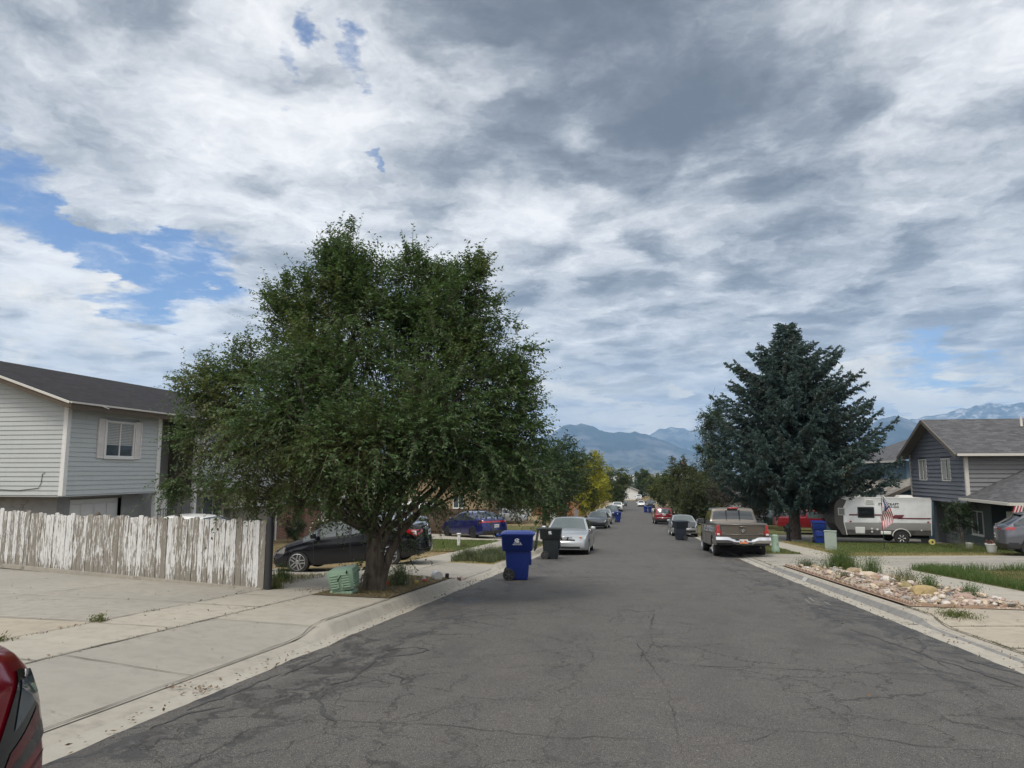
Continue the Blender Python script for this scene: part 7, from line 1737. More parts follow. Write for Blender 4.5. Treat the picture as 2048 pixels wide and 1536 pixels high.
TREES = [
 ('dark green round tree directly behind the big one on the left', (-5.9, 48), 1.5, 6.5, 3.1, 2600, .5, 8, .15, LF_D, 12, 1),
 ('dark green tree shading the pavement past the silver sedan', (-5.6, 60), 1.4, 6.2, 3.0, 2200, .5, 8, .17, LF_D, 12, 2),
 ('bright yellow-green tree on the left side of the street', (-5.1, 92), 1.2, 7.6, 2.9, 2600, .6, 8, .20, LF_Y, 12, 3),
 ('second yellow-green tree leaning behind the brightest one', (-5.6, 104), 1.4, 7.2, 2.9, 1500, .6, 8, .24, LF_Y, 10, 31),
 ('tall pale green tree further down on the left', (-3.9, 148), 2.2, 9.0, 3.4, 1600, .8, 7, .34, LF_M, 10, 4),
 ('small dark purple-leaved tree near the far left kerb', (-4.1, 168), 1.2, 5.2, 2.0, 700, .6, 7, .30, LF_P, 8, 5),
 ('yellowish tree standing beyond the street end', (4.6, 300), 2.0, 10.5, 4.0, 900, 1.2, 7, .6, LF_M, 8, 6),
 ('light green tree on the far right side of the street', (4.9, 122), 1.5, 6.7, 2.7, 1500, .7, 7, .28, LF_M, 10, 7),
 ('green street tree just beyond the red crossover', (5.3, 102), 1.4, 6.3, 2.6, 1700, .6, 8, .23, LF_M, 10, 8),
 ('wide olive tree beside the silver coupe on the right', (6.4, 84), 1.2, 6.8, 3.3, 2300, .6, 8, .20, LF_O, 12, 9),
 ('olive tree with drooping branches left of the spruce', (6.9, 72), .9, 7.0, 2.9, 2300, .6, 8, .17, LF_O, 12, 10),
 ('dark purple-leaved tree behind the brown pickup', (9.8, 62), 1.2, 4.3, 3.3, 3000, .45, 8, .13, LF_P, 14, 11),
 ('grey-green upright poplar rising behind the spruce', (9.3, 84), 3.0, 14.0, 2.1, 2600, .9, 8, .22, LF_POP, 14, 12),
 ('green tree whose tip shows over the roof at the far left', (-43, 40), 3.5, 10.4, 3.2, 1200, .6, 8, .2, LF_D, 9, 13),
 ('dark tree behind the cream sided house', (-27, 52), 2.5, 9.0, 4.2, 1500, .7, 8, .22, LF_D, 9, 14),
 ('leafy tree filling the gap beyond the brown fence', (-12.5, 70), 1.5, 8.5, 3.6, 1900, .6, 8, .22, LF_D, 10, 15),
 ('leafy tree behind the orange fence', (-10.5, 112), 1.5, 8.0, 3.5, 1300, .7, 8, .28, LF_O, 9, 16),
 ('green tree between two far houses on the left', (-9.5, 132), 1.5, 8.5, 3.5, 1000, .8, 7, .34, LF_M, 9, 17),
 ('round tree behind the houses at the right', (22, 92), 2.0, 9.0, 4.4, 1200, .8, 8, .28, LF_O, 9, 18),
 ('broad tree between far houses on the right', (11.5, 138), 1.5, 8.5, 4.0, 1200, .8, 7, .34, LF_O, 9, 19),
 ('broad tree near the end of the street at right', (8.5, 205), 1.5, 8.0, 4.0, 900, .9, 7, .45, LF_M, 9, 20),
 ('dark tree left of the house at the street end', (-9.5, 215), 1.5, 9.0, 4.0, 900, .9, 7, .45, LF_D, 9, 22),
 ('low dark tree right of the house at the street end', (11.5, 250), 1.2, 8.0, 4.5, 800, .9, 7, .5, LF_D, 9, 23),
 ('mid green tree close behind the house at the street end', (6.3, 266), 1.0, 6.5, 3.6, 700, .9, 7, .5, LF_M, 9, 24)]
for (lb, (x, y), h0, h1, r, ntw, tl, K, ls, lm, nl, sd) in TREES:
    lobed_tree('broadleaf_tree', lb, (x, y, G(x, y)-.05), auto_lobes(h0, h1, r, nl, sd, sq=.42 if h1 < 12 else .55), ntw, tl, K, ls, lm, BARK, .05*h1*.5, h0, sd, 'street trees down the road' if y > 90 and abs(x) < 12 else None, clump=14)
SHR = [
 ('dark green evergreen shrub beside the red pickup nose', 'shrub', (7.0, 74.5), .3, 2.3, .95, 900, .25, 8, .08, LF_D),
 ('dark rounded shrub below the brick wall of the cream house', 'shrub', (-14.8, 30.2), .1, 1.05, .55, 700, .2, 8, .05, LF_D),
 ('white flowering rose bush in front of the cream house', 'bush', (-13.8, 30.6), .15, 1.0, .5, 600, .2, 8, .05, LF_D),
 ('round leafy bush trained beside the slate house window', 'bush', (15.3, 37.2), .75, 2.15, .85, 1100, .22, 8, .065, LF_D),
 ('young shrub at the end of the dry bed beside the lawn', 'shrub', (-8.0, 26.2), .05, .5, .4, 160, .2, 8, .05, LF_D)]
for k, (lb, ct, (x, y), h0, h1, r, ntw, tl, K, ls, lm) in enumerate(SHR):
    T = lobed_tree(ct, lb, (x, y, G(x, y)-.03), auto_lobes(h0, h1, r, 8, 60+k), ntw, tl, K, ls, lm, BARK, .05, max(.12, h0), 60+k, None, clump=10, stems=3, cat='bush')
    if 'rose' in lb:
        mb = MB(); r2 = random.Random(4)
        for q in range(26):
            a = r2.uniform(0, 6.28); z = r2.uniform(.3, 1.12); rr_ = .56*math.sin(math.pi*min(1, .25+z*.55)); c = (rr_*math.cos(a), rr_*math.sin(a), z); mb.lathe([(.004, -.03), (.035, -.012), (.04, .01), (.012, .028)], 6, 'z', c)
        mb.build('blossoms', plain('rose_white', (.62, .60, .52), .8), T)
# -- spruce
LF_S = leaf_mat('needles_blue_green', (.026, .052, .048), (.095, .150, .138), (.075, .078, .058), 1.1, .10)
def conifer(name, label, loc, H_, prof, seed, nbr, sub, sp, nl, lm, tr, z0, group=None, ax_side=None):
    rr = random.Random(seed); rng = np.random.default_rng(seed); T = thing(name, label, 'tree', loc, 0, group)
    tk = MB(); tk.tube([(0, 0, -.2), (0, 0, .15), (.02, 0, 1.2), (.05, 0, H_*.5), (0, 0, H_*.82), (.06, 0, H_-.1)], [tr*1.35, tr*1.02, tr*.85, tr*.5, tr*.2, .02], 14)
    C = []; A = []; Wd_ = []; Ls = []
    for b in range(nbr):
        t = (b+.5)/nbr; z = z0+(H_-z0-.25)*(1-(1-t)**1.25) if False else z0+(H_-z0-.2)*t**1.08
        az = b*2.399+rr.uniform(-.35, .35); Rm = interp(prof, z)
        if ax_side: Rm *= 1+ax_side*math.cos(az)
        Rr = Rm*rr.choice([.55, .72, .82, .90, .96, 1.02])*rr.uniform(.92, 1.05)
        d_ = Vector((math.cos(az), math.sin(az), 0)); sag = rr.uniform(.08, .18)*(1-t*.7); rise = rr.uniform(.04, .20) + t*.28
        def bp(u): return d_*(Rr*u) + Vector((.05*z/H_, 0, z+Rr*(-sag*4*u*(1-u) + rise*u**2.2 - .06*u)))
        pts = [bp(k/6) for k in range(7)]; tk.tube(pts, [max(.008, (.055-.03*t)*(1-k/6.6)) for k in range(7)], 5)
        ns_ = max(3, int(sub*Rr))
        for q in range(ns_):
            u = .16+.84*(q+rr.random()*.8)/ns_; p = bp(u); tg = (bp(min(1, u+.03))-bp(u-.03)).normalized(); sd = d_.cross(Vector((0, 0, 1)))*(1 if q % 2 else -1)
            ln = (.16+.26*Rr*(1-u)**.6*.55+.14)*rr.uniform(.6, 1.3)*(1 if u < .96 else .6)
            dirv = (tg*.75+sd*rr.uniform(.35, .9)+Vector((0, 0, rr.uniform(-.55, .15)))).normalized() if u < .97 else (tg+Vector((0, 0, .35))).normalized()
            n = max(3, int(nl*ln/.45)); tt = (np.arange(n)+rng.random(n))/n
            base = np.array(p)+np.outer(tt*ln, np.array(dirv)); base[:, 2] -= .30*ln*tt**1.6
            a_ = unit(np.array(dirv)*.8+rng.normal(0, .55, (n, 3))+np.array([0, 0, -.10])); w_ = unit(np.cross(a_, rng.normal(0, 1, (n, 3))))
            C.append(base+rng.normal(0, .03, (n, 3))); A.append(a_); Wd_.append(w_); Ls.append(np.full((n, 1), sp)*rng.uniform(.6, 1.3, (n, 1)))
    C = np.vstack(C); A = np.vstack(A); Wd_ = np.vstack(Wd_); Ls = np.vstack(Ls)
    V, F = quads_from(C, A, Wd_, Ls, Ls*.30)
    V2, F2 = quads_from(C, A, unit(np.cross(A, Wd_)), Ls*.9, Ls*.30)
    tk.build('trunk', BARK_S, T, 60); raw_mesh('crown', np.vstack([V, V2]), np.vstack([F, F2+len(V)]), lm, T); return T
conifer('spruce_tree', 'broad blue-green spruce behind the brown pickup, tallest on the right', (9.25, 44.3, G(9.35, 44.3)-.05), 13.0, [(2.6, 3.8), (3.0, 4.9), (3.6, 5.4), (4.4, 5.7), (5.4, 5.6), (6.6, 5.0), (8, 4.5), (9.2, 3.9), (10.2, 3.1), (11.0, 1.9), (11.7, .95), (12.3, .72), (13.0, .35)], 5, 290, 9.5, .22, 15, LF_S, .36, 2.75, None, .05)
conifer('spruce_tree', 'small dark conifer standing beyond the street end', (2.5, 272, G(2.5, 272)), 8.2, [(.8, 3.2), (2, 2.9), (5, 1.7), (7.4, .5), (8.2, .1)], 9, 60, 3, .7, 5, LF_D, .2, .8)
conifer('spruce_tree', 'dark pointed conifer among the far right-hand trees', (13.5, 170, G(13.5, 170)), 9.5, [(.8, 2.6), (3, 2.5), (6, 1.5), (8.8, .5), (9.5, .1)], 10, 60, 3, .6, 5, LF_S, .2, .8)
# -- grasses and weeds
def blades(name, pts, h, wdt, lean, m, label=None, kind='stuff', seed=1, cat=None, parent=None):
    rng = np.random.default_rng(seed); P_ = np.array(pts, float); n = len(P_); a = rng.uniform(0, 6.283, n); ln = rng.uniform(.1, 1, n)*lean; hh = h*rng.uniform(.45, 1.25, n) if np.isscalar(h) else h*rng.uniform(.6, 1.15, n)
    dx, dy = np.cos(a), np.sin(a); b = rng.uniform(0, 6.283, n); wx, wy = np.cos(b)*wdt/2, np.sin(b)*wdt/2
    mid = P_+np.stack([dx*ln*hh*.3, dy*ln*hh*.3, hh*.6], 1); tip = P_+np.stack([dx*ln*hh, dy*ln*hh, hh*np.sqrt(np.maximum(.1, 1-(ln*.7)**2))], 1); wv = np.stack([wx, wy, np.zeros(n)], 1)
    V = np.stack([P_-wv, P_+wv, mid+wv*.8, mid-wv*.8, tip+wv*.15, tip-wv*.15], 1).reshape(-1, 3); i = np.arange(n)*6
    F = np.concatenate([np.stack([i, i+1, i+2, i+3], 1), np.stack([i+3, i+2, i+4, i+5], 1)])
    o = raw_mesh(name, V, F, m, parent); return tag(o, label, cat, None, kind) if kind else o
def scatter(x0, x1, y0, y1, n, rng, dens=None, dz=0.0):
    out = []
    while len(out) < n:
        x, y = rng.uniform(x0, x1), rng.uniform(y0, y1)
        if dens is None or rng.random() < dens(x, y): out.append((x, y, G(x, y)+dz))
    return out
GR_G = leaf_mat('blades_green', (.055, .085, .022), (.110, .140, .040), (.19, .17, .07), 2.0, .4); GR_Y = leaf_mat('blades_straw', (.20, .16, .07), (.32, .26, .13), (.12, .12, .04), 2.0, .3); GR_W = leaf_mat('weeds_grey_green', (.055, .075, .035), (.12, .135, .075), (.10, .10, .05), 3.0, .3); GR_L = leaf_mat('weeds_fresh_green', (.05, .10, .02), (.10, .155, .045), (.14, .15, .05), 3.0, .4)
rng = random.Random(3)
nz = lambda x, y, s=1.0: mnoise.noise(Vector((x*s, y*s, 2.2)))
blades('lawn_grass', scatter(7.82, 15, 13.0, 22.2, 26000, rng, lambda x, y: .55+nz(x, y, 1.1)), .075, .009, .9, GR_G, seed=2)
blades('straw_grass', scatter(8.3, 15, 12.5, 21.5, 15000, rng, lambda x, y: .35+1.4*nz(x+9, y, .7)), .065, .009, 1.0, GR_Y, seed=3)
blades('tall_grass', scatter(7.8, 8.5, 19.0, 22.6, 2600, rng) + scatter(7.8, 8.1, 14.0, 19, 1500, rng) + scatter(8.5, 14.5, 21.6, 22.5, 2600, rng, lambda x, y: .5+nz(x, y, 2)), .22, .010, .8, GR_L, seed=4)
blades('lawn_grass', scatter(-12.5, -6.55, 26.7, 35.3, 14000, rng), .06, .014, .8, GR_G, seed=5)
blades('lawn_grass', scatter(8.3, 18, 30.6, 41.5, 20000, rng), .06, .016, .8, GR_G, seed=6)
blades('straw_grass', scatter(7.8, 18, 29.1, 31.2, 7000, rng) + scatter(7.8, 8.9, 30.6, 40, 3500, rng), .07, .014, .8, GR_Y, seed=7)
blades('verge_weeds', scatter(-5.38, -4.05, 20.8, 25.2, 5200, rng, lambda x, y: .6+1.2*nz(x, y, 1.7)), .24, .011, .9, GR_W, seed=8)
blades('verge_weeds', scatter(-5.38, -4.05, 25, 36, 5000, rng, lambda x, y: .5+nz(x, y, 1.2)), .14, .013, .9, GR_W, seed=9)
blades('straw_grass', scatter(-12.5, -6.55, 12.3, 15.9, 5000, rng, lambda x, y: (.55+nz(x, y, 1)) if y > 12.35-(x+6.49)*.289 else 0) + scatter(-16, -6.6, 21.5, 27, 9000, rng, lambda x, y: .5+nz(x, y, .8)), .07, .010, .9, GR_Y, seed=10)
blades('straw_grass', scatter(-5.38, -4.05, 11.7, 16.1, 4500, rng, lambda x, y: .5+nz(x, y, 2)), .05, .008, 1.1, GR_Y, seed=11)
blades('verge_weeds', scatter(4.4, 6.45, 29.7, 45, 7000, rng, lambda x, y: .5+nz(x, y, 1)), .09, .013, .9, GR_G, seed=12)
# joint weeds
jw = []
for (x0, y0, x1, y1, n) in ((-6.5, 5.5, -6.5, 9.5, 130), (-5.4, 6, -5.4, 11.5, 110), (4.38, 5, 4.38, 13, 500), (4.4, 9.6, 6.5, 9.6, 260), (4.4, 7.4, 6.5, 7.4, 260), (4.4, 11.3, 6.5, 11.3, 120), (7.8, 25.8, 20, 25.8, 500), (4.4, 26.3, 6.5, 26.3, 160), (4.4, 25.4, 6.5, 25.4, 160), (3.84, 8, 3.84, 18, 260), (4.38, 23, 4.38, 29.6, 500), (7.8, 27.4, 20, 27.4, 250)):
    for k in range(n):
        t = rng.random(); x, y = lerp(x0, x1, t), lerp(y0, y1, t)
        if nz(x*3, y*3, 1.3) > -.02: jw.append((x+rng.gauss(0, .02), y+rng.gauss(0, .02), G(x, y)))
blades('joint_weeds', jw, .035, .008, 1.2, GR_G, seed=13)
def weed(label, x, y, r, h, n, m, seed, leafn=0, dx=None):
    rg = random.Random(seed); pts = [(rg.gauss(0, r*.42), rg.gauss(0, r*.42), 0) for _ in range(n)]
    T = thing('weed', label, 'weed', (x, y, G(x, y))); hs = np.array([h*max(.35, 1-(p[0]**2+p[1]**2)/(r*r)*.6) for p in pts])
    blades('stems', pts, hs, .009, .55, m, kind=None, seed=seed, parent=T)['kind'] = 'stuff'
    rn = np.random.default_rng(seed); k = leafn or n*3; base = np.array([pts[i] for i in rn.integers(0, n, k)]); base[:, 2] = rn.uniform(.08, 1.0, k)*h; base[:, :2] *= (1+.35*base[:, 2:3]/h); base += rn.normal(0, .025, (k, 3)); a = unit(rn.normal(0, 1, (k, 3))+np.array([0, 0, .6])); w_ = unit(np.cross(a, rn.normal(0, 1, (k, 3))))
    V, F = quads_from(base, a, w_, np.full((k, 1), .040)*rn.uniform(.6, 1.4, (k, 1)), .012); raw_mesh('leaves', V, F, m, T)
for a in (('big bushy green weed growing between the rock bed and the pavement', 5.75, 21.7, .55, .62, 700, GR_L), ('smaller green weed beside the biggest one at the rock bed', 6.15, 20.4, .30, .50, 220, GR_L), ('low weed at the far tip of the rock bed', 5.0, 22.6, .35, .25, 200, GR_W), ('feathery green weed behind the yellow boulder', 5.75, 15.6, .22, .34, 200, GR_L),
          ('row of green sprouts at the pavement edge of the rock bed', 6.2, 14.9, .25, .26, 120, GR_L), ('thin dry weed at the back of the rock bed', 6.1, 18.0, .40, .32, 160, GR_W), ('dry brown weed between the middle boulders', 5.75, 17.0, .3, .22, 140, GR_Y), ('straggly green weed near the kerb side of the bed', 4.85, 18.2, .22, .2, 90, GR_W), ('wispy green weed standing in the dry grass right of the fence post', -6.9, 13.5, .22, .36, 130, GR_L), ('small weed at the foot of the black fence post', -6.35, 12.25, .12, .2, 90, GR_G),
          ('bushy grey-green weed on the left verge nearest the driveway', -5.0, 21.6, .45, .42, 420, GR_W), ('bushy grey-green weed on the left verge close to the kerb', -4.45, 22.6, .5, .45, 480, GR_W), ('leafy weed among the litter under the big tree', -4.55, 13.7, .28, .42, 150, GR_W), ('sprawling weed behind the litter by the tree', -4.75, 14.4, .25, .40, 120, GR_W), ('tiny weed in the joint of the left driveway', -6.5, 8.05, .10, .07, 70, GR_G), ('tiny weed at the tan slab on the left', -6.5, 6.6, .09, .05, 60, GR_G),
          ('clump of strap-leaved plants below the slate house bush', 15.1, 36.4, .6, .35, 420, GR_W), ('strap-leaved plants at the edge of the right lawn by the planter', 14.2, 33.6, .7, .3, 420, GR_G), ('weed clump beside the white marker post', -6.95, 29.2, .3, .18, 130, GR_G), ('low creeping weed on the tan slab beside the kerb joint', 4.75, 11.9, .30, .07, 200, GR_G)):
    weed(*a[:7], seed=int(abs(a[1])*100+a[2]*10))
# -- rock bed
def stone(seed, sx, sy, sz, sub=2):
    import bmesh
    bm = bmesh.new(); bmesh.ops.create_icosphere(bm, subdivisions=sub, radius=1); r = random.Random(seed); o = Vector((r.uniform(0, 50), r.uniform(0, 50), r.uniform(0, 50)))
    for v in bm.verts:
        n = mnoise.noise(v.co*.9+o)*.42+mnoise.noise(v.co*2.3+o)*.20+(mnoise.noise(v.co*6+o)*.04 if sub > 2 else 0); v.co = v.co*(1+n); v.co = Vector((v.co.x*sx, v.co.y*sy, max(-.55, min(.82, v.co.z))*sz))
    me = bpy.data.meshes.new('stone'); bm.to_mesh(me); bm.free(); me.polygons.foreach_set('use_smooth', [True]*len(me.polygons)); me.set_sharp_from_angle(angle=R(38)); return me
def rock_mat(name, c, c2):
    def f(t):
        n, _ = t.noise(t.obj, 7, 6, .7); n2, _ = t.noise(t.obj, 40, 4, .7); col(t, t.mix(t.mapr(n2, .5, .7, 0, .5), t.mix(t.mapr(n, .35, .65), c, c2), tuple(q*.5 for q in c))); bump(t, t.math('ADD', n, t.math('MULTIPLY', n2, .5)), .7, .02)
    return mat(name, f, Roughness=.92, Specular_IOR_Level=.2)
RK = {'yellow': rock_mat('rock_yellow', (.38, .29, .14), (.27, .21, .12)), 'olive': rock_mat('rock_olive', (.20, .16, .075), (.26, .22, .12)), 'pink': rock_mat('rock_pink', (.36, .27, .22), (.27, .20, .17)), 'white': rock_mat('rock_white', (.55, .50, .45), (.42, .38, .35)), 'red': rock_mat('rock_red', (.26, .15, .11), (.32, .20, .15)), 'cream': rock_mat('rock_cream', (.48, .40, .30), (.38, .31, .24)), 'tan': rock_mat('rock_tan', (.26, .20, .13), (.32, .26, .18)), 'grey': rock_mat('rock_grey', (.25, .235, .21), (.33, .31, .28)), 'slate': rock_mat('rock_slate', (.10, .095, .095), (.15, .14, .14))}
BOUL = [('big yellow boulder at the near end of the rock bed', 5.30, 14.75, .27, .20, .22, 'yellow', .3), ('olive brown boulder behind the yellow one', 5.50, 16.25, .17, .16, .15, 'olive', 0), ('pinkish brown boulder in the middle of the rock bed', 5.02, 16.3, .17, .17, .14, 'pink', 1), ('white veined boulder behind the pinkish brown one', 5.50, 17.3, .15, .14, .19, 'white', 2), ('rust red stone leaning on the cream boulder', 5.58, 18.25, .12, .11, .12, 'red', .5), ('long cream boulder in the back half of the rock bed', 5.62, 18.95, .24, .18, .16, 'cream', .1), ('tan boulder below the big green weed', 5.62, 20.15, .18, .16, .17, 'tan', .4), ('grey stone at the far left of the rock bed', 4.88, 19.6, .18, .15, .12, 'grey', .2), ('flat grey stone near the far end of the rock bed', 5.32, 20.5, .17, .12, .10, 'grey', .9), ('cream grey stone between the far stones', 5.33, 20.05, .15, .11, .10, 'cream', 1.4), ('small white stone right of the olive boulder', 5.84, 16.85, .10, .09, .13, 'white', 0), ('dark slate stone lying flat at the near corner of the bed', 5.85, 14.95, .12, .08, .06, 'slate', .3), ('rough pink stone at the near right corner of the bed', 5.85, 14.3, .19, .14, .11, 'pink', 0), ('flat pink stone at the pavement corner of the bed', 6.15, 14.0, .17, .12, .06, 'pink', .6), ('mossy brown stone at the far tip of the rock bed', 5.15, 22.2, .15, .13, .10, 'tan', .2)]
for k, (lb, x, y, a, b, c, mt, rz) in enumerate(BOUL):
    o = link('boulder', stone(100+k, a*.92, b*.9, c*.82, 3), None, (x, y, G(x, y)+.015+c*.22)); o.rotation_euler = (0, 0, rz); o.data.materials.append(RK[mt]); tag(o, lb, 'boulder', 'boulders in the rock bed')
pebs = [stone(300+k, .055*rng.uniform(.8, 1.25), .042, .026, 1) for k in range(12)]
for k, me in enumerate(pebs): me.materials.append(RK[('cream', 'white', 'grey', 'pink', 'cream', 'pink', 'tan', 'white', 'cream', 'pink', 'pink', 'cream')[k]])
cnt = 0
while cnt < 290:
    x, y = rng.uniform(4.58, 6.35), 13.0+9.2*rng.random()**1.35
    if x < 4.6 or (y > 19 and x < 4.6) or (y > 17 and x > 6.0): continue
    s = rng.uniform(.6, 1.7); o = link('cobble', pebs[rng.randrange(12)], None, (x, y, G(x, y)+.035+.018*s+rng.uniform(0, .03))); o.rotation_euler = (rng.gauss(0, .25), rng.gauss(0, .25), rng.uniform(0, 6.28)); o.scale = (s, s, s)
    tag(o, 'small rounded cobble lying in the pink rock bed beside the right kerb', 'stone', 'cobbles in the rock bed'); cnt += 1
gp = []; 
for k in range(9000):
    x, y = rng.uniform(4.5, 6.45), rng.uniform(12.9, 22.8); gp.append((x, y, G(x, y)+.022))
rn = np.random.default_rng(4); gpn = np.array(gp); a = unit(rn.normal(0, 1, (len(gp), 3))*np.array([1, 1, .25])); b = unit(np.cross(a, np.array([0, 0, 1.0])+rn.normal(0, .3, (len(gp), 3)))); s_ = rn.uniform(.010, .030, (len(gp), 1)); up_ = np.array([0, 0, 1.0])
V = np.stack([gpn-a*s_, gpn-b*s_*.8, gpn+a*s_, gpn+b*s_*.8, gpn+up_*s_*.8], 1).reshape(-1, 3); i = np.arange(len(gp))*5; F = np.concatenate([np.stack([i, i+1, i+4], 1), np.stack([i+1, i+2, i+4], 1), np.stack([i+2, i+3, i+4], 1), np.stack([i+3, i, i+4], 1)])
tag(raw_mesh('bed_gravel', V, F, [RK['cream'], RK['pink'], RK['grey']], None, np.tile(rn.integers(0, 3, len(gp)), 4)), kind='stuff')
sheet('rock_bed', 4.42, 6.46, 12.85, 23.3, .022, ground_mat('bed_soil', (.30, .22, .17), (.38, .29, .22), (.24, .18, .14), 3), .3)
def edging():
    T = thing('garden_edging', 'scalloped pinkish concrete edging around the rock bed', 'edging', (4.47, 12.9, G(4.47, 12.9))); z0 = G(4.47, 12.9); m = concrete('edging_pink', (.30, .21, .15), stain=.6)
    def run(pts, name):
        mb = MB(); L = 0; prev = None
        for (x, y) in pts:
            if prev: L += math.hypot(x-prev[0], y-prev[1])
            prev = (x, y); 
        n = int(L/.04); ring = []; 
        for k in range(n+1):
            u = k/n*(len(pts)-1); i = min(len(pts)-2, int(u)); f = u-i; x = lerp(pts[i][0], pts[i+1][0], f); y = lerp(pts[i][1], pts[i+1][1], f); s = k*.04; h = .035+.040*abs(math.sin(s*math.pi/.30)); z = G(x, y)-z0
            dx, dy = pts[i+1][0]-pts[i][0], pts[i+1][1]-pts[i][1]; l = math.hypot(dx, dy); nx, ny = -dy/l*.028, dx/l*.028
            ring.append([(x-4.47+nx, y-12.9+ny, z), (x-4.47+nx*.7, y-12.9+ny*.7, z+h), (x-4.47-nx*.7, y-12.9-ny*.7, z+h), (x-4.47-nx, y-12.9-ny, z)])
        mb.loft(ring); mb.build(name, m, T, 40)
    run([(4.50, 23.0), (4.50, 20), (4.49, 17), (4.49, 14), (4.50, 13.0)], 'long_side'); run([(4.52, 12.93), (5.4, 12.86), (6.1, 13.15), (6.42, 13.7)], 'near_side')
edging()
# leaf litter
def litter():
    rn = np.random.default_rng(9); pts = []
    for (x0, x1, y0, y1, n) in ((-4.0, -3.6, 5.75, 6.05, 60), (-4.2, -3.7, 15.4, 17.2, 160), (-5.4, -4.05, 11.7, 16, 700), (-5.9, -5.3, 11.8, 12.6, 60), (-3.85, -3.5, 4, 20, 420), (3.85, 4.2, 6, 24, 420), (-5.5, -5.3, 3, 12, 90), (-6.6, -6.4, 3, 12, 90), (-16, -4.1, 5, 12, 120), (3.4, 4.4, 22, 30, 240), (-3.4, 3.6, 4, 20, 40)):
        for _ in range(n):
            x, y = rn.uniform(x0, x1), rn.uniform(y0, y1); pts.append((x, y, (G(x, y) if abs(x) > 3.5 else P(y)+.05)+.022))
    p = np.array(pts); a = unit(rn.normal(0, 1, (len(p), 3))*np.array([1, 1, .3])); b = unit(np.cross(a, np.array([0, 0, 1.0])+rn.normal(0, .4, (len(p), 3)))); s = rn.uniform(.018, .05, (len(p), 1)); V, F = quads_from(p, a, b, s, s*.5)
    tag(raw_mesh('leaf_litter', V, F, M_LITTER), kind='stuff')
litter()

# ---------------------------------------------------------------- mountains, valley, air
def _mtn(t):
    p = pos(t); g = t.node('ShaderNodeSeparateXYZ', i_0=t.geo.outputs['Normal']); z = t.node('ShaderNodeSeparateXYZ', i_0=p).outputs[2]
    n, _ = t.noise(t.mapping(p, (.0016, .0016, .0016)), 1, 8, .68); n2, _ = t.noise(t.mapping(p, (.006, .006, .004)), 1, 7, .72)
    forest = (.012, .022, .026); rock = (.15, .145, .14); pale = (.46, .45, .44)
    b = t.mix(t.mapr(t.math('ADD', n, t.math('MULTIPLY', g.outputs[2], -.25)), .26, .42), forest, rock)
    hi = t.math('MULTIPLY', t.mapr(z, 520, 900), t.mapr(n2, .50, .60)); b = t.mix(hi, b, pale); lo = t.math('MULTIPLY', t.mapr(z, 160, 10), t.mapr(n2, .45, .6)); b = t.mix(t.math('MULTIPLY', lo, .6), b, (.30, .27, .20)); col(t, b)
M_MTN = mat('mountain_rock', _mtn, Roughness=1.0, Specular_IOR_Level=.05)
def mountain(name, tab, r0, rp, r1, foot, seed, a0, a1, amp):
    na, nr = int((a1-a0)/.11), 54; V = []; o = Vector((seed*3.7, seed*1.3, 0))
    for j in range(nr+1):
        t = j/nr*1.35
        for i in range(na+1):
            a = R(a0+(a1-a0)*i/na); el = interp(tab, math.degrees(a)); r = lerp(r0, rp, min(t, 1))+(t-1)*(r1-rp)/.35*(t > 1); x, y = r*math.sin(a), r*math.cos(a)
            hp = rp*math.tan(R(el))+1.5
            q = Vector((x*.0011, y*.0011, 0))+o; rg = 0; w_ = 1; f = 1
            for _ in range(5): rg += w_*(1-abs(mnoise.noise(q*f))*2); w_ *= .52; f *= 2.05
            rg = rg/1.9
            prof = (max(0, min(1, t))**1.45) if t <= 1 else 1-.5*(t-1)/.35
            env = math.sin(math.pi*min(1, t))*.9 + .0
            h = foot+(hp-foot)*prof + (rg-.55)*amp*env*(hp/700.)
            if t < 1: h = min(h, 1.5+(hp-1.5)*(r/rp)*.985)
            V.append((x, y, h))
    F = [(j*(na+1)+i, j*(na+1)+i+1, (j+1)*(na+1)+i+1, (j+1)*(na+1)+i) for j in range(nr) for i in range(na)]
    tag(raw_mesh(name, V, F, M_MTN, None, None, True), kind='structure')
def rough(tab, a0, a1, st, amp, seed):
    out = []; a = a0
    while a <= a1: out.append((a, interp(tab, a)+amp*(mnoise.noise(Vector((a*2.1, seed, 0)))+.5*mnoise.noise(Vector((a*5.3, seed, 5)))))); a += st
    return out
TA = [(-60, 2.6), (-45, 3.4), (-35, 2.9), (-25, 3.5), (-15, 2.6), (-9, 2.2), (-6.5, 2.87), (-5.49, 3.59), (-4.97, 3.75), (-4.49, 3.63), (-3.97, 3.78), (-3.45, 3.66), (-2.93, 3.5), (-2.5, 3.25), (-2.1, 3.13), (-1.36, 3.01), (-0.8, 3.12), (-0.29, 3.0), (0.26, 3.07), (0.73, 2.99), (1.34, 2.79), (2.57, 2.34), (3.71, 1.83), (5.21, 1.43), (8, 1.1), (12, 1.4), (15.85, 2.24), (17.81, 3.7), (18.86, 3.91), (19.29, 3.75), (19.74, 3.56), (20.33, 3.19), (21.19, 2.47), (22.03, 1.77), (30, 1.2), (60, 1.4)]
TB = [(-60, 1.5), (-5, 1.5), (.63, 2.04), (1.34, 2.79), (1.7, 3.02), (2.09, 3.25), (2.87, 3.4), (3.6, 3.39), (4.32, 3.18), (4.85, 3.14), (6.02, 3.35), (8.98, 3.49), (12.52, 3.34), (15.89, 3.14), (18.79, 3.24), (19.74, 3.56), (20.85, 3.8), (21.93, 3.9), (22.33, 4.09), (22.86, 4.3), (23.29, 4.21), (23.79, 4.39), (24.36, 4.56), (25.1, 4.46), (25.59, 4.36), (26.3, 4.49), (30, 4.1), (36, 4.6), (45, 3.6), (60, 3.0)]
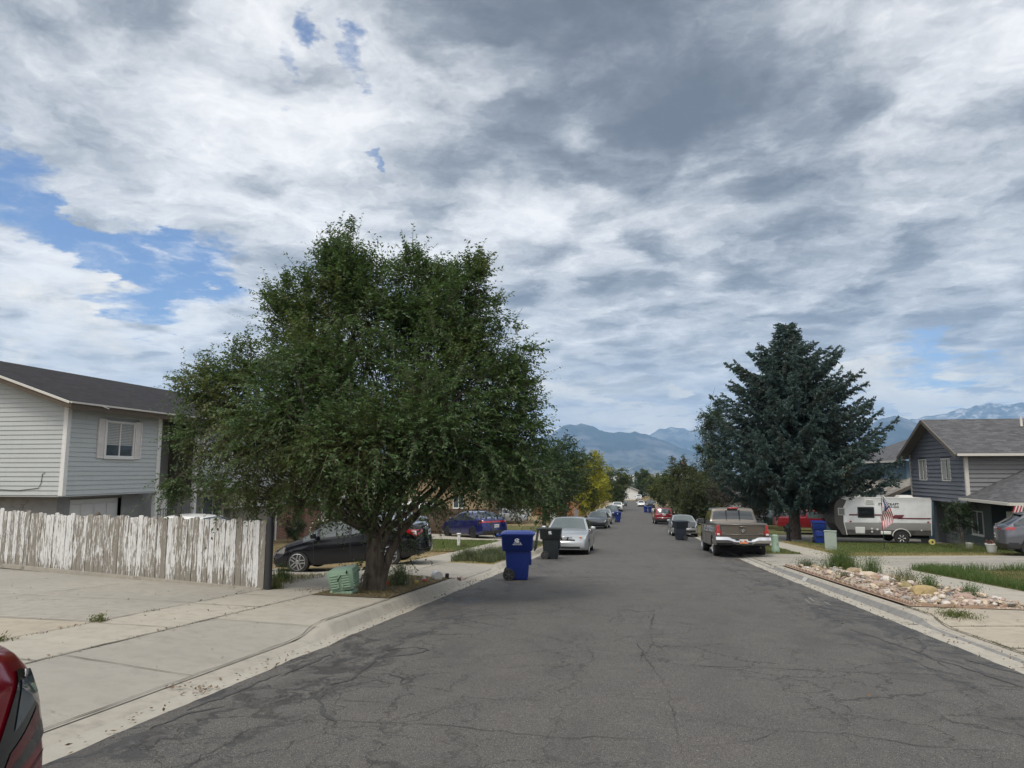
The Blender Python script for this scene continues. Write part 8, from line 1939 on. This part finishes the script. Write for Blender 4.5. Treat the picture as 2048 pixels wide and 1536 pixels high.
mountain('mountains', rough(TA, -60, 60, .12, .10, 1), 6200, 9200, 10500, -75, 3, -58, 58, 260)
mountain('mountains', rough(TB, -60, 60, .12, .10, 7), 10600, 13200, 15000, 0, 8, -58, 58, 330)
vf = MB(); vf.quad((-16000, 9000, -75.2), (16000, 9000, -75.2), (16000, 15000, -60), (-16000, 15000, -60)); struct('valley_floor', vf, M_FAR)
# far-off wood and rooftops on the valley floor
def valley():
    rn = np.random.default_rng(2); C = []; S_ = []
    for k in range(1500):
        y = 330*math.exp(rn.random()*2.3); x = rn.uniform(-.55, .75)*y; s = rn.uniform(2.5, 5.5)*(1+y/2500); C.append((x, y, _pl(y)+s*.55)); S_.append(s)
    C = np.array(C); S_ = np.array(S_); K = 36; rr = rn.normal(0, 1, (len(C), K, 3)); rr = unit(rr)*(rn.random((len(C), K, 1))**.4)*S_[:, None, None]*np.array([1, 1, .75]); P_ = (C[:, None]+rr).reshape(-1, 3); a = unit(rn.normal(0, 1, P_.shape)); b = unit(np.cross(a, rn.normal(0, 1, P_.shape))); L = np.repeat(S_*.42, K)[:, None]; V, F = quads_from(P_, a, b, L, L*.8)
    tag(raw_mesh('distant_trees', V, F, leaf_mat('far_leaves', (.018, .032, .014), (.045, .058, .022), (.06, .055, .02), .02, .15)), kind='stuff')
    mb = MB()
    for k in range(420):
        y = 700*math.exp(rn.random()*2.1); x = rn.uniform(-.5, .7)*y; w_ = rn.uniform(8, 22)*(1+y/3000); h = rn.uniform(4, 7)*(1+y/5000); z = _pl(y); mb.box(x-w_/2, x+w_/2, y, y+w_*.7, z, z+h+4, int(rn.random() < .6))
    tag(mb.build('distant_houses', [plain('far_wall', (.30, .28, .26), .9), plain('far_roof_pale', (.62, .62, .60), .6)]), kind='stuff')
valley()
# the air: one closed box of even, thin haze
hz_m = bpy.data.materials.new('haze'); hz_m.use_nodes = True; t = NT(hz_m.node_tree); t.n.clear()
pv = t.node('ShaderNodeVolumePrincipled'); pv.inputs['Color'].default_value = (.44, .68, 1.0, 1); pv.inputs['Density'].default_value = 8.5e-5; pv.inputs['Anisotropy'].default_value = .1
om = t.node('ShaderNodeOutputMaterial'); t.l.new(pv.outputs[0], om.inputs['Volume'])
hb = MB(); hb.box(-17000, 17000, -120, 15500, -77, 1300); ho = hb.build('haze', hz_m); tag(ho, kind='stuff');
